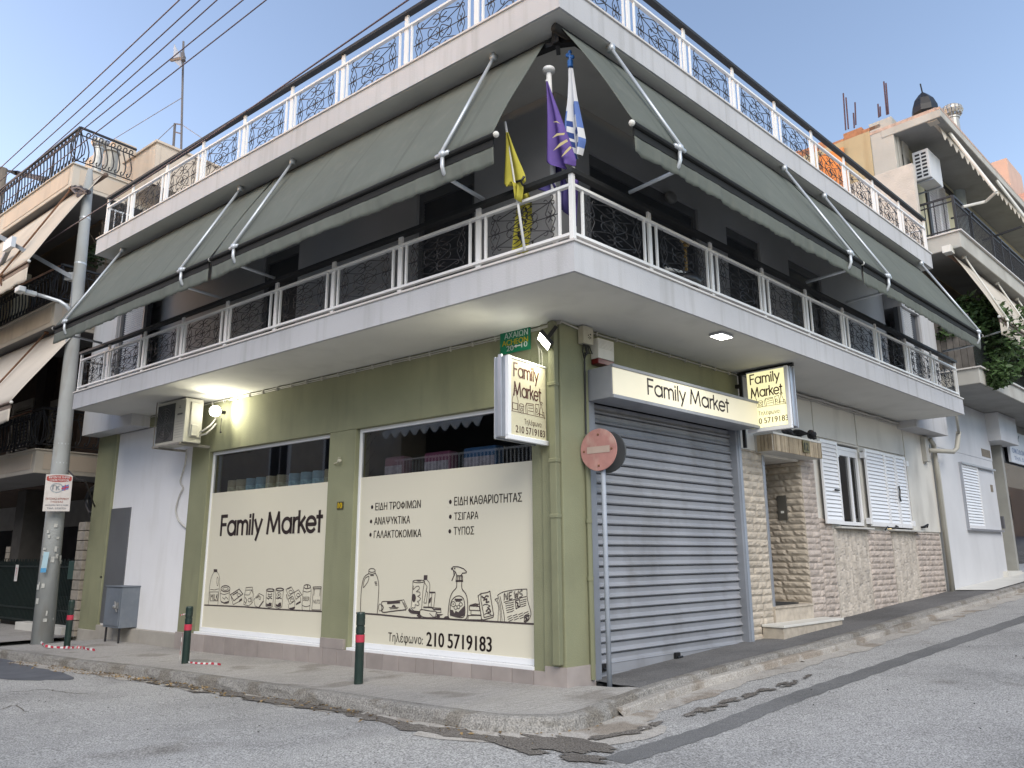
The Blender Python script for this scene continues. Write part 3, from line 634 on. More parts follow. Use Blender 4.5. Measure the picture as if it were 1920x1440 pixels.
# --- roller shutter on the right street
sx0, sx1 = .60, 4.16; sb = lambda x: h(R(x, 0, 0))
rs = MB(); zt = 3.50; nsl = 25; zb0 = .16; hgt = (zt-zb0)/nsl
for i in range(nsl):
    z0 = zb0+i*hgt; prof = [(.14, 0), (.088, .005), (.072, .020), (.084, .038), (.100, .050), (.107, hgt*.5), (.101, hgt*.86), (.120, hgt*.93), (.14, hgt)]
    for (a, b), (c, d) in zip(prof[:-1], prof[1:]):
        rs.quad(R(sx0, a, z0+b), R(sx1, a, z0+b), R(sx1, c, z0+d), R(sx0, c, z0+d))
rsh = rs.build('roller_shutter', shut, bld)
mb = MB(); mb.box(R, sx0, sx1, .08, .15, .06, .20); mb.box(R, sx0, sx1, .07, .155, .02, .06)
mb.build('bottom_bar', shut, rsh, bevel=.004)
for x0, x1 in ((.505, .62), (4.14, 4.20)):
    MB().box(R, x0, x1, -.02, .14, -.1, 3.9).build('guide_rail', shutd, rsh, bevel=.006)
MB().box(R, 4.20, 4.27, -.035, .1, -.1, 3.6).build('shutter_post', M('steel post paint', (.24, .27, .32), .45, .08, 2), rsh, bevel=.006)
for x in (.74, 2.32, 4.05):
    m_ = MB(); m_.box(R, x-.05, x+.05, .035, .09, .10, .19); m_.tube([R(x-.03, .03, .13), R(x+.09, .03, .13)], .014); m_.build('shutter_lock', blackp, rsh)
mb = MB(); mb.box(R, .505, 4.27, .16, .3, -.2, 3.86); mb.box(R, .5, 4.3, -.12, .3, -.2, .0); mb.build('shutter_backing', darkin, bld)

# --- house part on the right street
mb = MB()
xw = [(6.40, 7.92), (9.12, 10.22), (11.75, 13.42)]
mb.box(R, 4.30, 5.06, .05, .3, -.2, ZS0-.01); mb.box(R, 5.06, 6.38, .05, 1.2, 3.15, ZS0-.011)
for a, b in xw: mb.box(R, a, b, .05, .3, -.2, ZS0-.012)
for a, b in ((7.92, 9.12), (10.22, 11.75)): mb.box(R, a, b, .051, .3, -.2, 2.02); mb.box(R, a, b, .0515, .3, 3.66, ZS0-.013)
for a, b in ((4.36, 7.05), (7.09, 9.0), (9.05, 11.58), (11.64, 13.42)): mb.box(R, a, b, .02, .06, 3.70 if a < 11.6 else 2.0, ZS0-.014)
mb.build('plaster_wall', plast, bld, bevel=.006)
def cladding(name, F, x0, x1, z0f, z1, mat, vertical=False, y=.05, ch=.115):
    c = MB(); z = min(z0f(x0), z0f(x1))-.15
    def stone_(a, b, c0, c1):
        d = random.uniform(.016, .034); nu = max(2, int((b-a)/.045)); nv = max(3, int((c1-c0)/.03)); hs = {}
        def f(u, v):
            edge = min(u, 1-u)*(b-a) < .001 or min(v, 1-v)*(c1-c0) < .001
            k = (0 if edge else d*.55+random.uniform(-.010, .010))
            return F(lerp(a, b, u), y-.012-k*.8-(.008 if not edge else 0), lerp(c0, c1, v))
        c.grid(f, nu, nv)
        # sides
        c.add([F(a, y-.012, c0), F(b, y-.012, c0), F(b, y-.012, c1), F(a, y-.012, c1), F(a, y, c0), F(b, y, c0), F(b, y, c1), F(a, y, c1)], [(0, 4, 5, 1), (1, 5, 6, 2), (2, 6, 7, 3), (3, 7, 4, 0)])
    if not vertical:
        while z < z1-.02:
            c1 = min(z+ch*random.uniform(.9, 1.1), z1); x = x0
            while x < x1-.02:
                b = min(x+random.uniform(.22, .55), x1)
                if x1-b < .1: b = x1
                if c1 > min(z0f(x), z0f(b))-.1: stone_(x+.003, b-.003, z+.003, c1-.003)
                x = b
            z = c1
    else:
        x = x0
        while x < x1-.01:
            b = min(x+random.uniform(.05, .10), x1); zz = z
            while zz < z1-.02:
                c1 = min(zz+random.uniform(.2, .55), z1)
                if z1-c1 < .08: c1 = z1
                stone_(x+.002, b-.002, zz+.002, c1-.002); zz = c1
            x = b
    return c.build(name, mat, bld)
gz = lambda x: h(R(x, 0, 0))
cladding('stone_cladding', R, 4.29, 5.04, gz, 3.22, stone)
cladding('stone_cladding', R, 6.40, 7.52, gz, 3.15, stonep) if False else None
cladding('stone_cladding', R, 6.40, 6.98, gz, 3.25, stonep); cladding('stone_cladding', R, 6.985, 7.53, gz, 2.16, stonep)
cladding('stone_cladding', R, 7.56, 9.08, gz, 1.98, stoneg, True)
cladding('stone_cladding', R, 9.11, 10.33, gz, 1.98, stonep)
cladding('stone_cladding', R, 10.36, 11.70, gz, 1.97, stoneg, True)
cladding('stone_cladding', R, 11.73, 13.30, gz, 1.98, stonep)
FJ = lambda x, y, z: R(6.40+y-.05+.0, 0, 0)+YR*(x)+Z*z
cladding('doorway_cladding', lambda x, y, z: O+XR*(6.385+(y-.05))+YR*x+Z*z, .0, 1.05, lambda x: .62, 3.16, stone)
mb = MB(); mb.box(R, 5.06, 6.38, 1.05, 1.15, .5, 3.16); mb.box(R, 6.385, 6.40, .04, 1.1, .5, 3.16); mb.build('doorway_recess', mortar, bld)
dl = MB(); dl.box(R, 5.12, 6.3, 1.0, 1.05, .66, 2.9).build('front_door', M('brown door', (.10, .06, .04), .4, .15, 3), bld, bevel=.01)
mb = MB(); mb.box(R, 5.045, 5.12, .03, .10, .64, 3.16); mb.build('door_frame', alug, bld, bevel=.004)
mb = MB(); mb.box(R, 5.04, 6.39, .0, 1.1, .2, .64); mb.box(R, 5.04, 6.39, -.02, 1.1, .641, .67); mb.build('threshold', stone, bld)
mb = MB(); mb.box(R, 5.2, 6.1, .12, .75, .672, .695); mb.build('door_mat', M('dark mat', (.03, .03, .03), .95), bld)
stp = MB(); stp.box(R, 4.62, 6.72, -.34, .02, -.05, .385); stb = stp.build('doorstep', stone, bld, bevel=.01)
MB().box(R, 4.60, 6.75, -.36, .02, .387, .425).build('marble_top', marble, stb, bevel=.006)
ic = MB(); q = aRx(1468, 950, 6.37); ic.box(lambda x, y, z: R(6.37+x, q.y+y, q.z+z), -.035, .01, -.09, .09, -.24, .2)
icm = ic.build('intercom', M('intercom brown', (.09, .085, .075), .4), bld, bevel=.004)
mb = MB(); mb.box(lambda x, y, z: R(6.335+x, q.y+y, q.z+z), -.004, .0, -.03, .03, -.12, -.08); mb.build('button', plastic, icm)
# canopy over the doorway, clad with upright strips
cn = MB(); cn.box(R, 4.86, 6.62, -.28, .1, 3.19, 3.47); cn.box(R, 4.84, 6.64, -.31, .1, 3.47, 3.505)
can = cn.build('door_canopy', soffitm, bld, bevel=.004)
cs = MB(); x = 4.87
while x < 6.60:
    b = min(x+random.uniform(.04, .09), 6.61); d = random.uniform(.012, .03); cs.box(R, x+.002, b-.002, -.28-d, -.279, 3.192, 3.468); x = b
y = -.28
while y < .0:
    cs.box(R, 4.86-random.uniform(.012, .028), 4.861, y+.003, y+.065, 3.192, 3.468); y += .07
cs.build('canopy_cladding', M('brown strip stone', (.34, .28, .2), .9, .2, 5, .6, 50, island=.25, dirt=(.16, .13, .06), damt=.5), can)
t = MB(); t.box(R, 5.86, 6.10, -.325, -.315, 3.25, 3.46); pl = t.build('number_plate', M('brass plate', (.16, .13, .05), .4, .2, 9, metal=.5), can)
t = MB(); put_text(t, '12', lambda u, v: R(u, -.327, v), 5.98, 3.285, .16, .13, .02, 'CENTER'); t.build('number', blackp, pl)
# windows with louvred leaves
def leaf(mb, F, x0, x1, z0, z1, y, n=19):
    st = .055
    for a, b, c, d in ((x0, x0+st, z0, z1), (x1-st, x1, z0, z1), (x0+st, x1-st, z0, z0+.08), (x0+st, x1-st, z1-.06, z1)): mb.box(F, a, b, y, y+.035, c, d)
    k = (z1-z0-.14)/n
    for i in range(n):
        z = z0+.08+i*k
        mb.add([F(x0+st, y+.002, z+.002), F(x1-st, y+.002, z+.002), F(x1-st, y+.028, z+k*.97), F(x0+st, y+.028, z+k*.97), F(x0+st, y+.012, z-.004), F(x1-st, y+.012, z-.004), F(x1-st, y+.034, z+k*.97), F(x0+st, y+.034, z+k*.97)], [(0, 1, 2, 3), (4, 7, 6, 5), (0, 4, 5, 1)])
    mb.box(F, x0+st, x1-st, y+.03, y+.034, z0+.05, z1-.05)
def housewin(x0, x1, z0, z1, leaves, sill):
    w = MB()
    for a, b, c, d in ((x0, x1, z1-.07, z1), (x0, x1, z0, z0+.07), (x0, x0+.07, z0+.07, z1-.07), (x1-.07, x1, z0+.07, z1-.07), (x0+.07, x0+.32, z1-.22, z1-.07)): w.box(R, a, b, .08, .15, c, d)
    w.box(R, x0+.07, x1-.07, .09, .14, z1-.18, z1-.07)
    for xx in (x0+(x1-x0)*.62,): w.box(R, xx, xx+.07, .085, .13, z0+.07, z1-.18)
    wo = w.build('window', alum, bld, bevel=.004)
    MB().box(R, x0+.05, x1-.05, .12, .126, z0+.05, z1-.1).build('pane', glassd, wo)
    MB().box(R, x0, x1, .30, .32, z0, z1).build('curtain', darkin, wo)
    MB().box(R, sill[0], sill[1], -.10, .1, 1.985, 2.02).build('sill', M('sill paint', (.5, .49, .46), .5, .1), wo, bevel=.004)
    for (a, b, y) in leaves:
        m_ = MB(); leaf(m_, R, a, b, z0-.0, z1+.02, y)
        m_.build('shutter_leaf', alum, wo)
    return wo
wa = housewin(7.92, 9.12, 2.06, 3.62, [(7.12, 7.86, -.06), (9.16, 10.18, -.06)], (7.62, 9.16))
wb = housewin(10.22, 11.75, 2.06, 3.62, [(10.22, 10.80, -.04), (10.81, 11.42, -.04)], (10.22, 11.86))
for (x, z, wo) in ((9.14, 3.5, wa), (9.13, 2.16, wa), (11.46, 3.5, wb), (11.45, 2.16, wb)):
    MB().box(R, x-.05, x+.06, -.075, .03, z-.06, z+.06).build('hinge', alum, wo, bevel=.004)
for pts, wo in (([(10.76, 2.95), (10.80, 2.85), (10.76, 2.72), (10.79, 2.62)], wb), ([(10.30, 2.0), (10.36, 2.09), (10.46, 2.07)], wb), ([(7.55, 2.70), (7.72, 2.70)], wa), ([(9.75, 1.99), (9.9, 2.06), (9.95, 2.03)], wa)):
    MB().tube([R(x, -.075, z) for x, z in pts], .017, 6).build('latch', blackp, wo)
mb = MB(); mb.tube([R(12.05, -.04, 2.1), R(12.2, -.1, 2.16), R(12.3, -.04, 2.1)], .02, 6); mb.tube([R(12.1, .02, 2.1), R(12.1, -.08, 2.1)], .025, 6); mb.build('garden_tap', blackp, bld)

# --- slabs
def slab(name, z0, z1, a, b, xl, xr, mat):
    m_ = MB(); A = cnr(a, b, z0); c = L(xl, .8, z0)
    m_.prism([A, R(xr, -b, z0), R(xr, .8, z0), R(1.2, .8, z0), L(-1.2, .8, z0), L(xl, .8, z0), L(xl, -a, z0)][::-1], Z*(z1-z0))
    m_.k = 1; k = .022
    m_.prism([cnr(a+k, b+k, z1+.001), R(xr+k, -b-k, z1+.001), R(xr+k, .5, z1+.001), R(1.2, .5, z1+.001), L(-1.2, .5, z1+.001), L(xl-k, .5, z1+.001), L(xl-k, -a-k, z1+.001)][::-1], Z*.025)
    return m_.build(name, [mat, M('marble edging', (.60, .57, .54), .5, .06)], bld)
sl = slab('balcony_slab', ZS0, ZS1, NL, NR, -11.2, 11.55, white)
rl = slab('roof_slab', ZR0, ZR1, ML, MR, -11.05, 11.2, white)
# painted undersides, set a few millimetres below the slabs
def under(name, z, a, b, xl, xr, par):
    m_ = MB(); k = .03
    m_.prism([cnr(a-k, b-k, z-.006), R(xr-k, -b+k, z-.006), R(xr-k, .02, z-.006), R(.02, .02, z-.006), L(xl+k, .02, z-.006), L(xl+k, -a+k, z-.006)][::-1], Z*.004); return m_.build(name, soffitm, par)
under('soffit', ZS0, NL, NR, -11.2, 11.55, sl); under('soffit', ZR0, ML, MR, -11.05, 11.2, rl)
# --- upper floor: recessed wall and projecting end bays
mb = MB(); dl_ = [(-6.83, -5.72), (-2.69, -1.49)]; T = 7.10
xs = [-10.6, -6.83, -5.72, -2.69, -1.49]
for a, b in ((-10.68, -6.83), (-5.72, -2.69), (-1.49, -.0)): mb.box(L, a, b, 0, .3, ZS1, ZR0)
for a, b in dl_: mb.box(L, a, b, 0.001, .3, T, ZR0)
for a, b in ((0.0, .68), (3.45, 4.33), (5.5, 6.59), (8.0, 11.3)): mb.box(R, a, b, 0, .3, ZS1, ZR0)
for a, b in ((.68, 3.45), (4.33, 5.5), (6.59, 8.0)): mb.box(R, a, b, 0.001, .3, T+.05, ZR0)
mb.build('veranda_wall', greyw, bld)
def balc_door(F, a, b, t, nm='balcony_door'):
    m_ = MB()
    for p, q in ((a, a+.08), (b-.08, b)): m_.box(F, p, q, .05, .12, ZS1, t)
    m_.box(F, a+.08, b-.08, .05, .12, t-.16, t)
    d = m_.build(nm, M('grey door frame', (.13, .135, .145), .5, .08), bld)
    m_ = MB(); z = ZS1+.05; n_ = 36; k = (t-.16-z)/n_
    for i in range(n_): m_.add([F(a+.08, .10, z+i*k), F(b-.08, .10, z+i*k), F(b-.08, .085, z+(i+.85)*k), F(a+.08, .085, z+(i+.85)*k), F(b-.08, .10, z+(i+1)*k), F(a+.08, .10, z+(i+1)*k)], [(0, 1, 2, 3), (3, 2, 4, 5)])
    m_.build('door_shutter', greyd, d)
for a, b in dl_: balc_door(L, a, b, T)
for a, b in ((.68, 3.45), (4.33, 5.5), (6.59, 8.0)): balc_door(R, a, b, T+.05)
def bay(F, x0, x1, zb, wx0, wx1, side):
    m_ = MB(); y = -.40
    for a, b in ((x0, wx0), (wx1, x1)):
        if b-a > .01: m_.box(F, a, b, y, .3, zb, ZR1-.02)
    m_.box(F, wx0, wx1, y+.001, .3, 7.15, ZR1-.021); m_.box(F, wx0, wx1, y+.001, .3, zb, ZS1)
    o = m_.build('end_bay', white, bld)
    f = MB()
    for a, b in ((wx0, wx0+.10), (wx1-.06, wx1)): f.box(F, a, b, -.36, -.30, ZS1, 7.15)
    fo = f.build('bay_door', M('grey window frame', (.22, .225, .235), .5, .1), bld)
    s0, s1 = (wx0+.26, wx1-.06) if side == 'L' else (wx0+.06, wx1-.42)
    f = MB(); z = ZS1+.02; n_ = 48; k = (7.15-z)/n_
    for i in range(n_): f.add([F(s0, -.32, z+i*k), F(s1, -.32, z+i*k), F(s1, -.345, z+(i+.45)*k), F(s0, -.345, z+(i+.45)*k), F(s1, -.32, z+(i+.92)*k), F(s0, -.32, z+(i+.92)*k)], [(0, 1, 2, 3), (3, 2, 4, 5)])
    f.build('door_shutter', alum, fo); MB().box(F, wx0, wx1, -.30, -.2, ZS1, 7.15).build('door_backing', greyd, fo)
bay(L, -13.0, -10.68, 4.22, -11.86, -10.681, 'L'); bay(R, 11.32, 13.42, 4.30, 11.321, 12.45, 'R')
# body behind, flat roof
mb = MB(); mb.box(L, -13.0, 0, .35, 8.5, 4.5, ZR1-.03); mb.box(R, .3, 13.40, .35, 9, 4.48, ZR1-.031); mb.box(R, 4.4, 13.40, 1.3, 9, -.2, 4.47); mb.box(L, -12.98, -12.6, .4, 8, -.3, 4.4); mb.box(L, -8.6, -8.5, .3, 4, -.2, 4.46)
mb.build('rear_block', panelw, bld)

# --- railings
def spade(tip, base, hw):
    tx, ty = tip; bx, by = base; ax, ay = bx-tx, by-ty; ln = math.hypot(ax, ay); nx, ny = -ay/ln, ax/ln; out = []
    for s in (1, -1):
        out.append([(tx+ax*t+nx*s*hw*k, ty+ay*t+ny*s*hw*k) for t, k in ((0, 0), (.3, .42), (.6, .82), (.78, 1.0), (.92, .86), (1.0, .45), (.97, .10), (.86, -.06), (.74, -.30), (.66, -.42))])
    return out
def cscroll(x, y, d, s): return [[(x, y), (x+d*.05, y+s*.07), (x+d*.0, y+s*.115), (x-d*.04, y+s*.115), (x-d*.05, y+s*.085)]]
def orn_lines():
    ls = []; W, H = .96, .62
    for yb in (.60, .02):                             # not symmetric: spades of the top row hang, of the bottom row stand
        yc = .505 if yb > .3 else .115
        ls += spade((.13, yc), (.475, yc), .085); ls += spade((.83, yc), (.485, yc), .085)
    ls += spade((.30, .31), (.475, .31), .085); ls += spade((.66, .31), (.485, .31), .085)
    for x in (.10, .86): ls += spade((x, .53), (x, .315), .062); ls += spade((x, .09), (x, .305), .062)
    ls += [[(0, .31), (.06, .31)], [(.14, .31), (.46, .31)], [(.50, .31), (.82, .31)], [(.90, .31), (.96, .31)]]
    for x, d in ((.10, 1), (.86, -1)):
        ls += [[(x, .53), (x-d*.035, .565), (x-d*.03, .60), (x-d*.005, .61)], [(x, .53), (x+d*.03, .505)], [(x, .09), (x-d*.035, .055), (x-d*.03, .02), (x-d*.005, .01)], [(x, .09), (x+d*.03, .115)],
               [(x, .53), (x-d*.045, .52), (x-d*.05, .485), (x-d*.03, .475)], [(x, .09), (x-d*.045, .10), (x-d*.05, .135), (x-d*.03, .145)]]
    for x, d in ((.13, 1), (.83, -1)):
        for yc, s in ((.505, 1), (.115, -1)): ls += [[(x, yc), (x+d*.012, yc+s*.045), (x+d*.035, yc+s*.06), (x+d*.055, yc+s*.045)], [(x, yc), (x-d*.03, yc+s*.025)]]
    for x, d in ((.30, -1), (.66, 1)):
        for s in (1, -1): ls += [[(x, .31), (x+d*.03, .31+s*.04), (x+d*.025, .31+s*.09), (x-d*.01, .31+s*.115), (x-d*.04, .31+s*.09)]]
    return ls
ORN = None
def ornament(F, rot, x0, x1, y, z0, z1, parent):
    """wrought iron panel of 0.96 x 0.62, shared mesh scaled to its bay"""
    global ORN
    if ORN is None:
        m_ = MB()
        for ln in orn_lines(): m_.tube([V((a, 0, b)) for a, b in (smooth_poly(ln, 3) if len(ln) > 3 else ln)], .0062, 5, cap=False)
        for x, z in ((.475, .505), (.475, .115), (.475, .31), (.10, .31), (.86, .31)): m_.ball(V((x, 0, z)), 0.011, n=4)
        me = bpy.data.meshes.new('ornament'); me.from_pydata(m_.v, [], m_.f); me.materials.append(iron); ORN = me
    o = bpy.data.objects.new('ornament', ORN); COL.objects.link(o); o.parent = parent
    o.location = F(x0, y, z0)-ORG[parent.name]; o.rotation_euler = (0, 0, rot); o.scale = ((x1-x0)/.96, 1, (z1-z0)/.62); ORG[o.name] = F(x0, y, z0)
def railing(nmL, z, a, b, postsL, postsR, zt, zh, xlE, xrE, low=.085):
    """white bar railing: posts, thin side bars, two rails, iron panels, black handrail"""
    r = MB(); zr0 = z+low; zr1 = zt; yL, yR = -a+.05, -b+.05
    C0 = cnr(a-.05, b-.05, 0)
    for zz, w, t in ((zr0, .05, .035), (zr1, .055, .035)):
        r.bar(C0+Z*zz, L(xlE, yL, zz), w, t); r.bar(C0+Z*zz, R(xrE, yR, zz), w, t)
    for (F, xe, y) in ((L, xlE, yL), (R, xrE, yR)):
        for zz in (zr0, zr1): r.bar(F(xe, y, zz), F(xe, -.42, zz), .04, .03)
        n = 4
        for k in range(1, n): r.bar(F(xe, lerp(y, -.42, k/n), zr0), F(xe, lerp(y, -.42, k/n), zr1), .022)
        r.bar(F(xe, y, z-.0), F(xe, y, zh-.04), .045, .045)
    r.bar(C0+Z*z, C0+Z*(zh-.03), .055, .055)
    pl = []
    for F, ps, y, c, sg in ((L, postsL, yL, inL(C0).x, -1), (R, postsR, yR, inR(C0).x, 1)):
        for x in ps:
            r.bar(F(x, y+.012, z), F(x, y+.012, zh-.03), .075, .03, XL if F is R else YL)
            for d in (-.125, .125): r.bar(F(x+d, y, zr0), F(x+d, y, zr1), .032, .028)
        allp = sorted(ps)
        q = [c]+[x for x in (sorted(ps, reverse=True) if sg < 0 else allp)]+[xlE if sg < 0 else xrE]
        for i in range(len(q)-1):
            lo, hi = sorted((q[i], q[i+1])); e0 = .125; e1 = .125
            if i == 0: r.bar(F(q[0]+sg*.17, y, zr0), F(q[0]+sg*.17, y, zr1), .032, .028)
            if i == len(q)-2: r.bar(F(q[-1]-sg*.10, y, zr0), F(q[-1]-sg*.10, y, zr1), .026, .026)
            pl.append((F, lo+(.17 if (i == 0 and sg > 0) else .145), hi-(.17 if (i == 0 and sg < 0) else .145), y))
    ro = r.build(nmL, whitep, bld, bevel=.003)
    hb = MB(); k = .05
    for F, xe, y in ((L, xlE-.05, yL), (R, xrE+.05, yR)): pass
    A = cnr(a-.05+k, b-.05+k, zh); B = cnr(a-.05-k, b-.05-k, zh)
    hb.prism([A, L(xlE-.04, yL-k, zh), L(xlE-.04, yL+k, zh), B], Z*-.05); hb.prism([A, B, R(xrE+.04, yR+k, zh), R(xrE+.04, yR-k, zh)], Z*-.0501)
    hb.build('handrail', M('black handrail', (.02, .021, .022), .6, .1), ro)
    for F, a0, a1, y in pl: ornament(F, ROTL if F is L else ROTR, a0+.02, a1-.02, y, zr0+.03, zr1-.025, ro)
    return ro
railing('balcony_railing', ZS1+.026, NL, NR, [-.26, -1.62, -3.0, -4.37, -5.74, -7.14, -8.51, -9.95], [.27, 1.65, 3.04, 4.41, 5.78, 7.16, 8.62, 10.02], 5.50, 5.68, -11.16, 11.48)
RB = .30                                               # the roof railing stands back from the slab edge
def upx(F, px, n, z):
    lo, hi = -900, 1500
    for _ in range(50):
        m_ = (lo+hi)/2
        if F(px, m_, n).z > z: lo = m_
        else: hi = m_
    return F(px, lo, n).x
ZU = aL(203, 392, -ML+RB).z+.02
railing('roof_railing', ZR1+.026, ML-RB+.05, MR-RB+.05, [upx(aL, p, -ML+RB, ZU) for p in (893, 762, 643, 547, 458, 380, 312, 248)], [upx(aR, p, -MR+RB, ZU) for p in (1177, 1283, 1375, 1454, 1523, 1584, 1638, 1687)], ZU, ZU+.26, upx(aL, 203, -ML+RB, ZU), upx(aR, 1733, -MR+RB, ZU), low=.14)
# --- pipes on the walls
mb = MB(); x = -.065
mb.box(L, x-.05, x+.05, -.12, -.032, .25, ZS0-.02)
for z in (1.95, 2.63, 3.60): mb.box(L, x-.06, x+.06, -.13, -.032, z, z+.05)
mb.build('drainpipe', greenp, bld, bevel=.008)
mb = MB(); mb.tube([R(.40, -.06, .05), R(.40, -.06, 3.0)], .032, 8)
for z in (1.2, 1.9): mb.tube([R(.40, -.06, z), R(.40, -.06, z+.05)], .042, 8)
mb.build('conduit', greenp, bld, smooth=False)
mb = MB(); pm = M('beige drainpipe paint', (.36, .35, .31), .6, .1, 2, dirt=(.2, .18, .14), damt=.5)
mb.tube([R(13.36, -.07, .55), R(13.36, -.07, 3.95), R(13.30, -.09, 4.1), R(13.0, -.12, 4.2)], .05, 10)
mb.tube([R(13.52, -.06, .6), R(13.52, -.06, 3.7)], .03, 8)
mb.tube([R(12.9, -.1, 3.93), R(13.8, -.35, 3.95), R(13.95, -.4, 4.05), R(13.9, -.5, 4.45)], .055, 10); mb.tube([R(13.9, -.5, 4.4), R(13.0, -.75, 4.75)], .03, 8)
mb.build('drainpipe', pm, bld, smooth=True)
mb = MB(); mb.box(R, 12.72, 12.95, -.09, .02, 3.65, 4.25); mb.build('meter_box', M('grey box', (.38, .37, .34), .6, .1), bld, bevel=.01)
# ================================================================ awnings
seam_m = M('canvas seam', (.165, .182, .158), .85, .05); translucent(seam_m, .38)
def awning(F, x0, x1, arms, label, yt=-1.04, zt=7.70, yb=-2.05, zb=5.99, group='grey green balcony awnings', cm=None, rod=True, endy=-1.36, endz=5.70, val=.22, name='awning', armm=None, dark=None, sc=1.0):
    cm = cm or canvas; armm = armm or galv; dark = dark or bar_shade
    t = thing(name, label, 'awning', F((x0+x1)/2, yb, zb), group)
    ph = random.random()*6
    dn = V((0, -(zt-zb), -(yt-yb))).normalized()      # outward normal in (x, y, z)
    def f(u, v):
        x = lerp(x0, x1, u); w = (1-abs(2*v-1)**3)*(.016*math.sin(x*4.1+v*3+ph)+.010*math.sin(x*11.7-v*8+ph)*(.5+.5*math.sin(x*1.3+ph))+.006*math.sin(x*27+v*9+2*math.sin(x*2)))-.045*math.sin(math.pi*v)*(1+.35*math.sin(x*1.9+ph))
        return F(x, lerp(yt, yb, v)+dn.y*-w, lerp(zt, zb, v)+abs(dn.z)*w)
    c = MB(); c.grid(f, 90, 10); step = max(6, int(90*1.18/(x1-x0)))
    c.m = [1 if (k % 90) % step == step//2 else 0 for k in range(len(c.f))]; c.build('canvas', [cm, seam_m if cm is canvas else cm], t, smooth=True, solid=.004)
    b = MB(); b.tube([F(x0-.03, yb, zb-.03), F(x1+.03, yb, zb-.03)], .034*sc, 10); b.box(F, x0, x1, yb+.005, yb+.03, zb-.15, zb-.03); b.build('front_bar', dark, t)  # the strip under the bar stands in for the valance's shaded top
    v_ = MB(); ph2 = random.random()*9
    def g_(u, v):
        x = lerp(x0, x1, u); a = v*(.014*math.sin(x*5.3+ph2)*math.sin(x*1.7)+.012*math.sin(x*13+ph2*2+2*math.sin(x*2.1))+.009*math.sin(x*37+3*math.sin(x*3)))
        return F(x, yb+.012-a, zb-.13-val*v*(1+.06*math.sin(x*1.3+ph2)+.012*math.sin(x*7)))
    v_.grid(g_, 150, 4); v_.build('valance', cm, t, smooth=True, solid=.003)
    for x in (x0-.05, x1+.05): e = MB(); e.ball(F(x, yb, zb-.03), .036*sc, n=6); e.build('end_cap', plastic, t, smooth=True)
    r = MB(); r.tube([F(x0-.08, yt+.05, zt), F(x1+.08, yt+.05, zt)], .055*sc, 10); r.build('roller_tube', dark, t, smooth=True)
    for x in arms:
        a = MB(); a.tube([F(x, yt-.13, zt+.04), F(x, yb-.05, zb+.0)], .022*sc, 8)
        a.box(F, x-.03, x+.03, yt-.17, yt-.08, zt, zt+.09)
        if rod:
            a.ball(F(x, yb-.03, zb-.01), .05, n=5); a.tube([F(x-.10, yb-.03, zb-.015), F(x+.10, yb-.03, zb-.015)], .028, 8)
            cv = [(yb-.03, zb-.03), (yb-.03, zb-.16), (yb+.0, zb-.235), (yb+.08, zb-.27), (yb+.22, zb-.275), (endy, endz)]
            a.tube([F(x, p, q) for p, q in cv], .024, 8)
        a.build('arm', armm, t, smooth=True)
    return t
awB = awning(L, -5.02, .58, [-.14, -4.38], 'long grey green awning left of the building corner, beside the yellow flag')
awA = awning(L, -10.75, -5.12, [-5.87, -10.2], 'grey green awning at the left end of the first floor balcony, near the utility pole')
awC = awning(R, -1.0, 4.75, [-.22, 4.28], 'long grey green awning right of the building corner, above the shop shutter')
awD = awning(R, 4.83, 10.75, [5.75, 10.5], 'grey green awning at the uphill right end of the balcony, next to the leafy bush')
mb = MB(); q = cnr(.95, .82, 7.70)
mb.ball(q, .08, n=5); mb.bar(cnr(1.0, .87, 7.8), cnr(1.0, .87, 7.62), .10, .10); mb.bar(cnr(.98, .85, 7.66), L(.35, -1.02, 7.66), .09); mb.bar(cnr(.98, .85, 7.66), R(-.75, -1.02, 7.66), .09); mb.bar(cnr(1.08, .92, 7.74), cnr(.9, .8, 7.56), .05)
mb.build('awning_bracket', blackp, label='black metal awning bracket under the roof slab at the very corner', cat='bracket')

